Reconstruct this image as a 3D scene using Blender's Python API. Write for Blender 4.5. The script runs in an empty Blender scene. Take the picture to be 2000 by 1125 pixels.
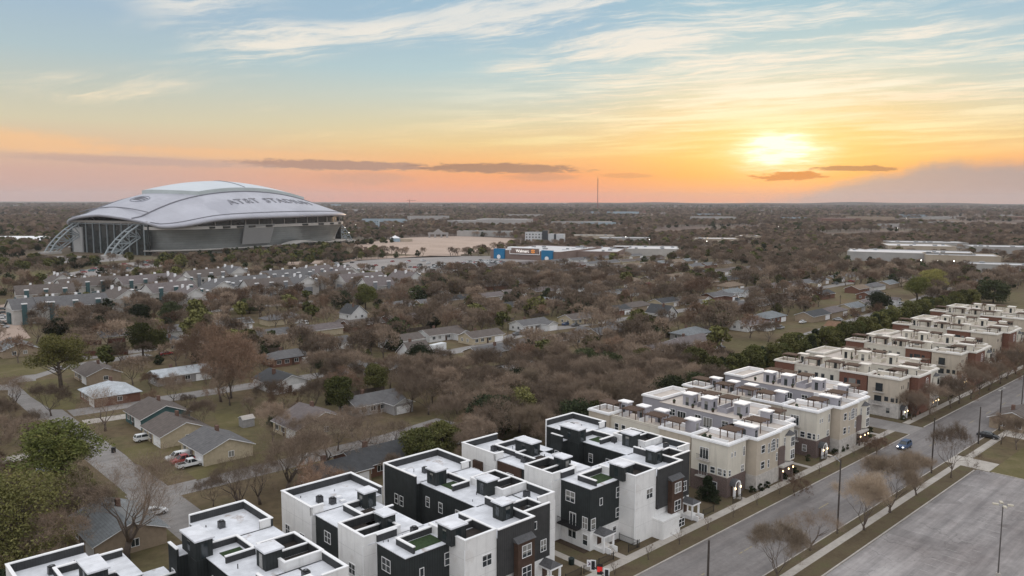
import bpy, bmesh, math, random
import numpy as np
from mathutils import Vector, Matrix
C = bpy.context
scene = C.scene
COL = scene.collection
rad = math.radians

# ------------------------------------------------------------------ camera
CAM_H, FPX, HORIZON = 57.0, 1540.0, 393.5          # camera height (m), focal length and horizon row in a 2000 px frame
PITCH = math.atan((562.5 - HORIZON) / FPX)
ROLL = math.atan(5 / 2000.0)
cam_data = bpy.data.cameras.new("camera")
cam_data.sensor_width = 36.0
cam_data.lens = FPX / 2000.0 * 36.0
cam_data.clip_start, cam_data.clip_end = 1.0, 60000.0
camera = bpy.data.objects.new("camera", cam_data)
COL.objects.link(camera)
camera.location = (0, 0, CAM_H)
camera.rotation_euler = (Matrix.Rotation(math.pi / 2 - PITCH, 3, 'X') @ Matrix.Rotation(ROLL, 3, 'Z')).to_euler()
scene.camera = camera

# ------------------------------------------------------------------ render + exposure
scene.render.engine = 'CYCLES'
scene.cycles.use_denoising = True
scene.cycles.max_bounces = 6
scene.cycles.diffuse_bounces = 3
scene.cycles.glossy_bounces = 2
scene.cycles.transmission_bounces = 2
scene.cycles.volume_bounces = 0
scene.cycles.transparent_max_bounces = 8
scene.view_settings.view_transform = 'Standard'
scene.view_settings.look = 'None'
scene.view_settings.exposure = 0.14
scene.view_settings.gamma = 1.0

# ------------------------------------------------------------------ sky and sun
SUN_AZ, SUN_EL = rad(18.5), rad(3.25)               # azimuth right of +Y, elevation


class NG:
    """small helper for writing node graphs"""
    def __init__(self, tree):
        self.t = tree
        tree.nodes.clear()

    def n(self, kind, **kw):
        nd = self.t.nodes.new(kind)
        for k, v in kw.items():
            if k.startswith('i_'):
                nd.inputs[k[2:].replace('_', ' ')].default_value = v
            else:
                setattr(nd, k, v)
        return nd

    def l(self, a, b):
        self.t.links.new(a, b)

    def _set(self, sock, v):
        if isinstance(v, bpy.types.NodeSocket):
            self.l(v, sock)
        else:
            sock.default_value = v

    def m(self, op, a, b=0.0, c=0.0, clamp=False):
        nd = self.t.nodes.new('ShaderNodeMath')
        nd.operation = op
        nd.use_clamp = clamp
        self._set(nd.inputs[0], a)
        self._set(nd.inputs[1], b)
        self._set(nd.inputs[2], c)
        return nd.outputs[0]

    def mix(self, f, a, b, mode='MIX'):
        nd = self.t.nodes.new('ShaderNodeMix')
        nd.data_type = 'RGBA'
        nd.blend_type = mode
        nd.clamp_factor = True
        for s, v in ((nd.inputs[0], f), (nd.inputs[6], a), (nd.inputs[7], b)):
            if isinstance(v, (tuple, list)) and len(v) == 3:
                v = (*v, 1.0)
            self._set(s, v)
        return nd.outputs[2]

    def ramp(self, f, stops, interp='LINEAR'):
        nd = self.t.nodes.new('ShaderNodeValToRGB')
        cr = nd.color_ramp
        cr.interpolation = interp
        while len(cr.elements) < len(stops):
            cr.elements.new(0.5)
        for e, (p, c) in zip(cr.elements, stops):
            e.position = p
            if not isinstance(c, (tuple, list)):
                c = (c, c, c)
            e.color = (*c[:3], 1.0)
        self._set(nd.inputs[0], f)
        return nd.outputs[0]

    def noise(self, vec, scale, detail=4, rough=0.55, dist=0.0, dim='3D'):
        nd = self.t.nodes.new('ShaderNodeTexNoise')
        nd.noise_dimensions = dim
        self._set(nd.inputs['Vector'], vec)
        nd.inputs['Scale'].default_value = scale
        nd.inputs['Detail'].default_value = detail
        nd.inputs['Roughness'].default_value = rough
        nd.inputs['Distortion'].default_value = dist
        return nd.outputs['Fac']

    def comb(self, x, y, z=0.0):
        nd = self.t.nodes.new('ShaderNodeCombineXYZ')
        for s, v in zip(nd.inputs, (x, y, z)):
            self._set(s, v)
        return nd.outputs[0]

    def smooth(self, v, lo, hi):
        nd = self.t.nodes.new('ShaderNodeMapRange')
        nd.interpolation_type = 'SMOOTHSTEP'
        self._set(nd.inputs[0], v)
        self._set(nd.inputs[1], lo)
        self._set(nd.inputs[2], hi)
        return nd.outputs[0]


def lin(r, g, b):
    f = lambda c: (c / 255 / 12.92) if c <= 10 else ((c / 255 + 0.055) / 1.055) ** 2.4
    return (f(r), f(g), f(b))


world = bpy.data.worlds.new("World")
scene.world = world
world.use_nodes = True


def build_world():
    g = NG(world.node_tree)
    tc = g.n('ShaderNodeTexCoord')
    sep = g.n('ShaderNodeSeparateXYZ')
    g.l(tc.outputs['Generated'], sep.inputs[0])
    x, y, z = sep.outputs
    el = g.m('MULTIPLY', g.m('ARCSINE', z), 180 / math.pi)                   # degrees
    az = g.m('MULTIPLY', g.m('ARCTAN2', x, y), 180 / math.pi)                # degrees right of +Y
    daz = g.m('SUBTRACT', az, math.degrees(SUN_AZ))
    adaz = g.m('ABSOLUTE', daz)
    # clear-sky colour by elevation: away from the sun, in between, and near it
    e = g.m('DIVIDE', g.m('MAXIMUM', el, 0.0), 30.0, clamp=True)
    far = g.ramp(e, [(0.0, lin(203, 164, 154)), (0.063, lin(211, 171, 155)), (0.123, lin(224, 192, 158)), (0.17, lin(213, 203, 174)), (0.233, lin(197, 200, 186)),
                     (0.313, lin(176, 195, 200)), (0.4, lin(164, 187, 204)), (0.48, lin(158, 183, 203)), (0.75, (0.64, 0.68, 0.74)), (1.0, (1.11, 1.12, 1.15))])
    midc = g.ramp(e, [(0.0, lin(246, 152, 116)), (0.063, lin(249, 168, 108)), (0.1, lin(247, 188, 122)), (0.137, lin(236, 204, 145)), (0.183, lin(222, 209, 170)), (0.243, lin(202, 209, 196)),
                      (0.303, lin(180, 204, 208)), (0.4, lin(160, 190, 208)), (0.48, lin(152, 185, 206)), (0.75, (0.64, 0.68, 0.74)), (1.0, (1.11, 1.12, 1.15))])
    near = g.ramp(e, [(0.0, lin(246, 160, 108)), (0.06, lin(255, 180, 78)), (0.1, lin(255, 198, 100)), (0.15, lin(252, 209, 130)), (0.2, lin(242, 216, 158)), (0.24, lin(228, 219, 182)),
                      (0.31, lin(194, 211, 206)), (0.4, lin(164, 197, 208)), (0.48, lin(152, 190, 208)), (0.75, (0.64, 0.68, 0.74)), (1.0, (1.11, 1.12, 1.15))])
    base = g.mix(g.smooth(adaz, 48.0, 17.0), far, midc)
    base = g.mix(g.smooth(adaz, 16.0, 3.0), base, near)
    # high, wind-drawn cirrus: a plane far overhead, stretched along the wind
    zz = g.m('ADD', g.m('MAXIMUM', z, 0.0), 0.085)
    px, py = g.m('DIVIDE', x, zz), g.m('DIVIDE', y, zz)
    a = rad(-24)
    qx = g.m('ADD', g.m('MULTIPLY', px, math.cos(a)), g.m('MULTIPLY', py, math.sin(a)))
    qy = g.m('SUBTRACT', g.m('MULTIPLY', py, math.cos(a)), g.m('MULTIPLY', px, math.sin(a)))
    warp = g.m('MULTIPLY', g.m('SUBTRACT', g.noise(g.comb(g.m('MULTIPLY', qx, 0.9), g.m('MULTIPLY', qy, 0.9), 9.0), 1.0, 3, 0.5), 0.5), 0.62)
    qw = g.m('ADD', qy, warp)
    streak = g.noise(g.comb(g.m('MULTIPLY', qx, 0.85), g.m('MULTIPLY', qw, 2.7), 3.1), 1.0, 10, 0.72, 0.12)
    fine = g.noise(g.comb(g.m('MULTIPLY', qx, 2.6), g.m('MULTIPLY', qw, 11.0), 5.1), 1.0, 8, 0.72, 0.1)
    patch = g.noise(g.comb(g.m('MULTIPLY', qx, 0.50), g.m('MULTIPLY', qy, 0.85), CLOUD_SEED), 1.0, 3, 0.5)
    patch = g.m('ADD', patch, g.m('SUBTRACT', g.m('MULTIPLY', g.smooth(az, -14.0, 14.0), 0.17), 0.05))
    st = g.m('ADD', g.m('MULTIPLY', streak, 0.66), g.m('MULTIPLY', fine, 0.34))
    c1 = g.m('MULTIPLY', g.smooth(st, 0.445, 0.60), g.smooth(patch, 0.42, 0.60))
    c1 = g.m('MULTIPLY', c1, g.smooth(el, 2.6, 7.0))
    ccol = g.ramp(e, [(0.05, lin(255, 214, 140)), (0.13, lin(255, 226, 168)), (0.22, lin(252, 232, 200)), (0.34, lin(246, 236, 220)), (0.48, lin(234, 232, 226)), (1.0, (0.98, 0.98, 1.0))])
    base = g.mix(g.m('MULTIPLY', c1, 0.86), base, ccol)
    # thin level bands of lit cloud low over the sun's side
    bandn = g.noise(g.comb(g.m('MULTIPLY', az, 0.085), g.m('ADD', g.m('MULTIPLY', el, 1.55), g.m('MULTIPLY', az, -0.05)), 1.0), 1.0, 7, 0.6, 0.25)
    c2 = g.m('MULTIPLY', g.smooth(bandn, 0.44, 0.64), g.m('MULTIPLY', g.smooth(adaz, 30.0, 6.0), g.m('MULTIPLY', g.smooth(el, 2.2, 4.2), g.smooth(el, 11.0, 6.5))))
    base = g.mix(g.m('MULTIPLY', c2, 0.80), base, g.ramp(e, [(0.08, lin(255, 214, 120)), (0.15, lin(255, 236, 178)), (0.24, lin(255, 246, 222)), (0.4, lin(240, 238, 230))]))
    # low cloud bars, placed by direction and ragged by noise
    ragv = g.comb(g.m('MULTIPLY', az, 0.75), g.m('MULTIPLY', el, 3.2), 0.0)
    rag = g.m('SUBTRACT', g.noise(ragv, 1.0, 10, 0.76), 0.5)

    def bar(az0, el0, wa, we, col, amt, tilt=0.0, soft=0.3, ragk=1.7):
        nonlocal base
        u = g.m('DIVIDE', g.m('SUBTRACT', az, az0), wa)
        v = g.m('DIVIDE', g.m('SUBTRACT', g.m('SUBTRACT', el, el0), g.m('MULTIPLY', g.m('SUBTRACT', az, az0), tilt)), we)
        d = g.m('SQRT', g.m('ADD', g.m('MULTIPLY', u, u), g.m('MULTIPLY', v, v)))
        d = g.m('ADD', d, g.m('MULTIPLY', rag, ragk))
        base = g.mix(g.m('MULTIPLY', g.smooth(d, 1.0 + soft * 0.6, 1.0 - soft), amt), base, col)
    # lit undersides along the left horizon
    bar(-31.0, 3.5, 5.5, 0.75, lin(250, 196, 140), 0.65, -0.07, 0.7)
    bar(-19.0, 3.15, 9.0, 0.38, lin(246, 192, 138), 0.6, -0.02, 0.7)
    bar(-12.5, 2.50, 6.9, 0.34, lin(176, 140, 124), 0.95, -0.012, 0.25, 2.1)
    bar(-0.8, 2.36, 6.0, 0.36, lin(166, 126, 102), 0.95, -0.010, 0.25, 2.1)
    bar(-25.0, 2.55, 8.0, 0.30, lin(196, 164, 152), 0.8, -0.025, 0.5)
    bar(-10.5, 1.6, 3.4, 0.5, lin(206, 158, 136), 0.6, 0.0, 0.6)
    bar(2.2, 1.75, 2.4, 0.34, lin(206, 146, 112), 0.7, 0.0, 0.6)
    bar(8.2, 1.85, 2.0, 0.20, lin(214, 148, 96), 0.6)
    # grey bank low on the right, its top edge rising away from the sun
    edge = g.m('ADD', g.m('MULTIPLY', g.smooth(az, 17.0, 29.0), 2.35), g.m('ADD', g.m('MULTIPLY', rag, 0.8), g.m('MULTIPLY', g.m('SUBTRACT', g.noise(g.comb(g.m('MULTIPLY', az, 0.16), 3.0, 0.0), 1.0, 4, 0.6), 0.45), 2.4)))
    bank = g.m('MULTIPLY', g.smooth(g.m('SUBTRACT', edge, el), -0.42, 0.62), g.smooth(az, 9.0, 20.0))
    base = g.mix(g.m('MULTIPLY', bank, 0.93), base, g.ramp(e, [(0.0, lin(186, 158, 148)), (0.035, lin(168, 155, 152)), (0.09, lin(158, 152, 154))]))
    # glow of the sun behind thin cloud
    du, dv = g.m('DIVIDE', daz, 5.2), g.m('DIVIDE', g.m('SUBTRACT', el, math.degrees(SUN_EL) + 0.2), 1.9)
    d2 = g.m('ADD', g.m('MULTIPLY', du, du), g.m('MULTIPLY', dv, dv))
    glow = g.m('POWER', 2.718, g.m('MULTIPLY', d2, -1.0))
    base = g.mix(g.m('MULTIPLY', glow, 0.50), base, lin(255, 226, 140))
    sunn = g.noise(g.comb(g.m('MULTIPLY', az, 0.30), g.m('MULTIPLY', el, 2.6), 4.0), 1.0, 6, 0.62, 0.2)
    du, dv = g.m('DIVIDE', daz, 2.4), g.m('DIVIDE', g.m('SUBTRACT', el, math.degrees(SUN_EL) + 0.25), 1.15)
    d3 = g.m('ADD', g.m('ADD', g.m('MULTIPLY', du, du), g.m('MULTIPLY', dv, dv)), g.m('ADD', g.m('MULTIPLY', rag, 1.2), g.m('MULTIPLY', g.m('SUBTRACT', 0.5, sunn), 5.0)))
    core = g.m('POWER', 2.718, g.m('MULTIPLY', g.m('MAXIMUM', g.m('SUBTRACT', d3, 0.25), 0.0), -1.1))
    base = g.mix(g.m('MINIMUM', core, 1.0), base, (1.30, 1.20, 0.88))
    bar(19.2, 1.72, 2.0, 0.30, lin(206, 126, 44), 0.95, 0.02, 0.2, 3.6)
    bar(23.4, 2.22, 2.6, 0.19, lin(176, 126, 80), 0.94, -0.012, 0.2, 2.6)
    # the sky behind the camera, away from the sunset, is a bright pale blue
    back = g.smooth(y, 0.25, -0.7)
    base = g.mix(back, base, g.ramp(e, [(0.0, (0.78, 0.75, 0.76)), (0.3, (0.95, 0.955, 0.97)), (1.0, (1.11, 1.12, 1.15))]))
    # below the horizon: dull earth
    base = g.mix(g.smooth(el, 0.0, -0.6), base, lin(120, 104, 98))
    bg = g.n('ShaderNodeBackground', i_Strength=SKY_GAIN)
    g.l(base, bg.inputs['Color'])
    nish = g.n('ShaderNodeTexSky')
    nish.sky_type = 'NISHITA'
    nish.sun_disc = False
    nish.sun_elevation = SUN_EL
    nish.sun_rotation = SUN_AZ
    nish.air_density, nish.dust_density = 1.0, 1.5
    bg2 = g.n('ShaderNodeBackground', i_Strength=0.004)
    g.l(nish.outputs[0], bg2.inputs['Color'])
    add = g.n('ShaderNodeAddShader')
    g.l(bg.outputs[0], add.inputs[0])
    g.l(bg2.outputs[0], add.inputs[1])
    out = g.n('ShaderNodeOutputWorld')
    g.l(add.outputs[0], out.inputs['Surface'])
    world.cycles.sampling_method = 'MANUAL'
    world.cycles.sample_map_resolution = 512


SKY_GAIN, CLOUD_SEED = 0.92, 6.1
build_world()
sun_data = bpy.data.lights.new("sun", 'SUN')
sun_data.energy = 1.4
sun_data.angle = rad(10)
sun_data.color = (1.0, 0.68, 0.40)
sun = bpy.data.objects.new("sun", sun_data)
COL.objects.link(sun)
sun.rotation_euler = (-(math.pi / 2 - SUN_EL), 0, -SUN_AZ)   # shines from the sunset towards the camera
sun.location = (0, 0, 120)

# ------------------------------------------------------------------ place frame: s runs along the street, t away from it to the left
ST_A = rad(46.8)
UX, UY = math.sin(ST_A), math.cos(ST_A)
OX, OY = 51.94, 148.19
ROT = math.pi / 2 - ST_A


def W(s, t, z=0.0):
    return Vector((OX + s * UX - t * UY, OY + s * UY + t * UX, z))


def ST(x, y):
    dx, dy = x - OX, y - OY
    return dx * UX + dy * UY, -dx * UY + dy * UX


def at(px, py, z=0.0):
    """the point at height z that the photograph shows at pixel (px, py)"""
    dx, dy = (px - 1000) / FPX, (562.5 - py) / FPX
    c, s = math.cos(ROLL), math.sin(ROLL)
    dx, dy = dx * c - dy * s, dx * s + dy * c
    d = Vector((dx, math.cos(PITCH) + dy * math.sin(PITCH), -math.sin(PITCH) + dy * math.cos(PITCH)))
    k = (z - CAM_H) / d.z
    return Vector((d.x * k, d.y * k, z))


def atst(px, py, z=0.0):
    p = at(px, py, z)
    return ST(p.x, p.y)


# ------------------------------------------------------------------ materials
MATS = {}


def mat(name, col, rough=0.85, var=0.10, scale=1.2, detail=5, col2=None, metal=0.0, spec=0.35, bump=0.0, stripe=None, rnd=0.0,
        emit=None, estr=0.0, patch=None, streak=0.0):
    """stripe = (axis weights, period, depth, width): grooves of a siding.  rnd = per-object brightness spread.  patch = (colour, scale, threshold)"""
    if name in MATS:
        return MATS[name]
    m = bpy.data.materials.new(name)
    m.use_nodes = True
    g = NG(m.node_tree)
    tc = g.n('ShaderNodeTexCoord')
    vec = tc.outputs['Object']
    nz = g.noise(vec, scale, detail, 0.6)
    c_lo = tuple(max(0, c * (1 - var * 1.6)) for c in col)
    c_hi = tuple(c * (1 + var * 1.6) for c in (col2 or col))
    c = g.ramp(nz, [(0.25, c_lo), (0.75, c_hi)])
    if patch:
        pz = g.noise(vec, patch[1], 6, 0.62)
        c = g.mix(g.smooth(pz, patch[2], patch[2] + 0.12), c, patch[0])
    if stripe:
        w, period, depth, width = stripe
        sp = g.n('ShaderNodeSeparateXYZ')
        g.l(vec, sp.inputs[0])
        q = g.m('ADD', g.m('ADD', g.m('MULTIPLY', sp.outputs[0], w[0]), g.m('MULTIPLY', sp.outputs[1], w[1])), g.m('MULTIPLY', sp.outputs[2], w[2]))
        fr = g.m('FRACT', g.m('DIVIDE', q, period))
        ln = g.m('LESS_THAN', fr, width)
        c = g.mix(g.m('MULTIPLY', ln, depth), c, (0, 0, 0), 'MIX')
    if streak:
        spx = g.n('ShaderNodeSeparateXYZ')
        g.l(vec, spx.inputs[0])
        sv = g.comb(g.m('MULTIPLY', spx.outputs[0], 1.1), g.m('MULTIPLY', spx.outputs[1], 1.1), g.m('MULTIPLY', spx.outputs[2], 0.10))
        sn = g.noise(sv, 1.0, 5, 0.65)
        c = g.mix(g.m('MULTIPLY', g.smooth(sn, 0.50, 0.72), streak), c, tuple(q * 0.55 for q in col))
    if rnd:
        oi = g.n('ShaderNodeObjectInfo')
        v = g.m('ADD', g.m('MULTIPLY', oi.outputs['Random'], 2 * rnd), 1 - rnd)
        hs = g.n('ShaderNodeHueSaturation')
        g.l(c, hs.inputs['Color'])
        g.l(v, hs.inputs['Value'])
        c = hs.outputs[0]
    b = g.n('ShaderNodeBsdfPrincipled')
    g.l(c, b.inputs['Base Color'])
    b.inputs['Roughness'].default_value = rough
    b.inputs['Metallic'].default_value = metal
    b.inputs['Specular IOR Level'].default_value = spec
    if emit:
        b.inputs['Emission Color'].default_value = (*emit, 1)
        b.inputs['Emission Strength'].default_value = estr
    if bump:
        bp = g.n('ShaderNodeBump')
        bp.inputs['Strength'].default_value = bump
        bp.inputs['Distance'].default_value = 0.05
        g.l(g.noise(vec, scale * 6, 4), bp.inputs['Height'])
        g.l(bp.outputs[0], b.inputs['Normal'])
    o = g.n('ShaderNodeOutputMaterial')
    g.l(b.outputs[0], o.inputs['Surface'])
    MATS[name] = m
    return m


V = (1, 1, 0)
white_paint = mat('white_stucco', (0.80, 0.795, 0.79), 0.9, 0.05, 0.5, patch=((0.73, 0.715, 0.70), 0.35, 0.58), stripe=((0, 0, 1), 3.05, 0.22, 0.02), streak=0.32)
trim_white = mat('white_trim', (0.86, 0.86, 0.87), 0.6, 0.03)
roof_white = mat('white_membrane_roof', (0.70, 0.715, 0.755), 0.75, 0.14, 0.5, patch=((0.40, 0.345, 0.32), 0.26, 0.60), stripe=((0, 1, 0), 1.9, 0.14, 0.035))
dark_siding = mat('charcoal_batten_siding', (0.026, 0.031, 0.032), 0.75, 0.18, 0.8, stripe=(V, 0.42, 0.55, 0.16), streak=0.0)
dark_panel = mat('charcoal_parapet_lining', (0.046, 0.048, 0.051), 0.8, 0.18, 0.8, stripe=((1, 1, 0), 0.30, 0.30, 0.18))
grey_siding = mat('graphite_batten_siding', (0.050, 0.050, 0.051), 0.75, 0.18, 0.8, stripe=(V, 0.42, 0.5, 0.16))
brown_siding = mat('brown_lap_siding', (0.075, 0.043, 0.030), 0.7, 0.2, 1.0, stripe=((0, 0, 1), 0.2, 0.45, 0.16))
glass = mat('window_glass', (0.025, 0.032, 0.036), 0.08, 0.3, 0.6, spec=0.7)


def add_blinds(m):
    """pale blinds drawn to a different height behind each pane"""
    g = NG.__new__(NG)
    g.t = m.node_tree
    b = next(n for n in g.t.nodes if n.type == 'BSDF_PRINCIPLED')
    src = b.inputs['Base Color'].links[0].from_socket
    oi, tc = g.n('ShaderNodeObjectInfo'), g.n('ShaderNodeTexCoord')
    sp = g.n('ShaderNodeSeparateXYZ')
    g.l(tc.outputs['Object'], sp.inputs[0])
    wn = g.n('ShaderNodeTexWhiteNoise', noise_dimensions='1D')
    g.l(g.m('MULTIPLY', oi.outputs['Random'], 531.0), wn.inputs['W'])
    edge = g.m('SUBTRACT', g.m('MULTIPLY', wn.outputs['Value'], 3.2), 1.0)
    on = g.m('MULTIPLY', g.m('GREATER_THAN', sp.outputs[2], edge), g.m('GREATER_THAN', oi.outputs['Random'], 0.35))
    g.l(g.mix(on, src, (0.24, 0.235, 0.22)), b.inputs['Base Color'])


add_blinds(glass)
lamp_warm = mat('warm_lamp', (0.9, 0.7, 0.4), 0.5, emit=(1.0, 0.72, 0.36), estr=5.0)
lawn = mat('artificial_turf', (0.030, 0.055, 0.020), 0.95, 0.3, 3.0)
deck_dark = mat('dark_terrace_deck', (0.040, 0.032, 0.028), 0.85, 0.25, 1.5, stripe=((0, 1, 0), 0.30, 0.3, 0.12))
black_metal = mat('black_metal', (0.02, 0.02, 0.022), 0.5, 0.2)
steel = mat('grey_steel', (0.30, 0.31, 0.33), 0.45, 0.1, metal=0.6)
beige = mat('beige_stucco', (0.52, 0.455, 0.375), 0.9, 0.06, 0.5, streak=0.30)
cream = mat('cream_stucco', (0.66, 0.62, 0.54), 0.9, 0.05, 0.5, streak=0.30)
lavender = mat('lavender_grey_siding', (0.37, 0.36, 0.40), 0.85, 0.05, 0.5, stripe=((0, 0, 1), 0.22, 0.16, 0.2))
mauve_brick = mat('mauve_brick', (0.155, 0.115, 0.105), 0.9, 0.25, 4.0, stripe=((0, 0, 1), 0.15, 0.2, 0.2))
red_brick = mat('red_brick', (0.185, 0.088, 0.062), 0.9, 0.22, 4.0, stripe=((0, 0, 1), 0.15, 0.2, 0.2))
limestone = mat('pale_limestone', (0.52, 0.49, 0.46), 0.9, 0.16, 1.6, streak=0.30)
pergola_wood = mat('brown_stained_wood', (0.125, 0.082, 0.062), 0.8, 0.2, 2.0)
deck_cream = mat('pale_roof_deck', (0.56, 0.50, 0.45), 0.85, 0.10, 0.5, patch=((0.44, 0.37, 0.32), 0.5, 0.58))
shingle_grey = mat('grey_porch_shingles', (0.10, 0.10, 0.105), 0.9, 0.2, 3)
concrete = mat('concrete', (0.44, 0.405, 0.37), 0.9, 0.12, 0.6, bump=0.2)


# ------------------------------------------------------------------ mesh builder
class MB:
    def __init__(self):
        self.v, self.f, self.mi, self.mats = [], [], [], []

    def _m(self, m):
        if m not in self.mats:
            self.mats.append(m)
        return self.mats.index(m)

    def face(self, pts, m):
        i = len(self.v)
        self.v += [tuple(p) for p in pts]
        self.f.append(tuple(range(i, i + len(pts))))
        self.mi.append(self._m(m))

    def mesh(self, verts, faces, m):
        i = len(self.v)
        self.v += [tuple(p) for p in verts]
        k = self._m(m)
        for f in faces:
            self.f.append(tuple(j + i for j in f))
            self.mi.append(k)

    def box(self, x0, x1, y0, y1, z0, z1, m, skip=''):
        P = [(x0, y0, z0), (x1, y0, z0), (x1, y1, z0), (x0, y1, z0), (x0, y0, z1), (x1, y0, z1), (x1, y1, z1), (x0, y1, z1)]
        F = [(0, 3, 2, 1), (4, 5, 6, 7), (0, 1, 5, 4), (1, 2, 6, 5), (2, 3, 7, 6), (3, 0, 4, 7)]
        if 'b' in skip:
            F = F[1:]
        self.mesh(P, F, m)
        return self

    def prism(self, poly, z0, z1, m, top=None):
        n = len(poly)
        P = [(*p, z0) for p in poly] + [(*p, z1) for p in poly]
        F = [(i, (i + 1) % n, n + (i + 1) % n, n + i) for i in range(n)]
        self.mesh(P, F + ([tuple(range(n, 2 * n))] if top is None else []), m)
        if top is not None:
            self.mesh(P[n:], [tuple(range(n))], top)
        return self

    def tube(self, pts, rs, m, n=6, cap=True):
        pts = [Vector(p) for p in pts]
        if not isinstance(rs, (list, tuple)):
            rs = [rs] * len(pts)
        rings, prev = [], None
        for i, p in enumerate(pts):
            d = (pts[min(i + 1, len(pts) - 1)] - pts[max(i - 1, 0)])
            d = d.normalized() if d.length > 1e-9 else Vector((0, 0, 1))
            a = prev if prev is not None else (Vector((1, 0, 0)) if abs(d.x) < 0.8 else Vector((0, 1, 0)))
            a = (a - d * a.dot(d)).normalized()
            prev = a
            b = d.cross(a)
            rings.append([p + (a * math.cos(2 * math.pi * k / n) + b * math.sin(2 * math.pi * k / n)) * rs[i] for k in range(n)])
        P = [q for r in rings for q in r]
        F = []
        for i in range(len(pts) - 1):
            for k in range(n):
                F.append((i * n + k, i * n + (k + 1) % n, (i + 1) * n + (k + 1) % n, (i + 1) * n + k))
        if cap:
            F.append(tuple(reversed(range(n))))
            F.append(tuple(range((len(pts) - 1) * n, len(pts) * n)))
        self.mesh(P, F, m)
        return self

    def cyl(self, x, y, z0, z1, r, m, n=10, r2=None):
        return self.tube([(x, y, z0), (x, y, z1)], [r, r if r2 is None else r2], m, n)

    def data(self, name, smooth=False):
        me = bpy.data.meshes.new(name)
        me.from_pydata(self.v, [], self.f)
        for m in self.mats:
            me.materials.append(m)
        me.polygons.foreach_set('material_index', self.mi)
        if smooth:
            me.polygons.foreach_set('use_smooth', [True] * len(self.f))
        me.update()
        return me

    def build(self, name, parent=None, smooth=False, loc=None, rot=None):
        if not self.f:
            return None
        return link(name, self.data(name, smooth), parent, loc, rot)


def link(name, data, parent=None, loc=None, rot=None):
    o = bpy.data.objects.new(name, data)
    COL.objects.link(o)
    if parent is not None:
        o.parent = parent
    if loc is not None:
        o.location = loc
    if rot is not None:
        o.rotation_euler = (0, 0, rot)
    return o


def tag(o, label=None, cat=None, group=None, kind=None):
    for k, v in (('label', label), ('category', cat), ('group', group), ('kind', kind)):
        if v:
            o[k] = v
    return o


def empty(name, loc, rot, label, cat, group=None):
    o = link(name, None, None, loc, rot)
    o.empty_display_size = 0.3
    return tag(o, label, cat, group)


KIDS = {}


def copy_tree(o, parent=None):
    c = o.copy()
    COL.objects.link(c)
    if parent is not None:
        c.parent = parent
    for ch in KIDS.get(o.name) or o.children:
        copy_tree(ch, c)
    return c


def freeze(o):
    """remember a prototype's children (o.children walks every object)"""
    KIDS[o.name] = list(o.children)
    for ch in KIDS[o.name]:
        freeze(ch)
    return o


def place(proto, used, name, loc, rot, label, group, scale=1.0):
    """the first call moves the prototype itself, later calls copy it with its parts"""
    if proto.name in used:
        o = copy_tree(proto)
    else:
        o = proto
        used.add(proto.name)
    o.location = loc
    o.rotation_euler = (0, 0, rot)
    o.scale = (scale,) * 3 if not isinstance(scale, tuple) else scale
    if label:
        o['label'] = label
    if group:
        o['group'] = group
    return o
# ------------------------------------------------------------------ ground, streets, pavements
def ground_mat():
    m = bpy.data.materials.new('winter_ground')
    m.use_nodes = True
    g = NG(m.node_tree)
    geo = g.n('ShaderNodeNewGeometry')
    p = geo.outputs['Position']
    n1 = g.noise(p, 0.035, 6, 0.62)
    n2 = g.noise(p, 0.4, 5, 0.65)
    n3 = g.noise(p, 0.0045, 5, 0.6)
    c = g.ramp(n1, [(0.30, (0.105, 0.077, 0.050)), (0.46, (0.150, 0.115, 0.070)), (0.56, (0.132, 0.114, 0.060)), (0.72, (0.190, 0.150, 0.094))])
    c = g.mix(0.55, c, g.ramp(n2, [(0.3, (0.45, 0.45, 0.45)), (0.7, (1.25, 1.25, 1.25))]), 'MULTIPLY')
    # out in the country: brown woods, greyer fields
    ln = g.n('ShaderNodeVectorMath')
    ln.operation = 'LENGTH'
    g.l(p, ln.inputs[0])
    woods = g.ramp(n3, [(0.30, (0.125, 0.094, 0.082)), (0.48, (0.165, 0.125, 0.108)), (0.60, (0.145, 0.128, 0.10)), (0.74, (0.26, 0.22, 0.18))])
    woods = g.mix(0.6, woods, g.ramp(g.noise(p, 0.03, 4, 0.7), [(0.3, (0.5, 0.5, 0.5)), (0.7, (1.2, 1.2, 1.2))]), 'MULTIPLY')
    c = g.mix(g.smooth(ln.outputs['Value'], 500.0, 1500.0), c, woods)
    b = g.n('ShaderNodeBsdfPrincipled', i_Roughness=0.95)
    b.inputs['Specular IOR Level'].default_value = 0.1
    g.l(c, b.inputs['Base Color'])
    o = g.n('ShaderNodeOutputMaterial')
    g.l(b.outputs[0], o.inputs['Surface'])
    return m


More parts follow.
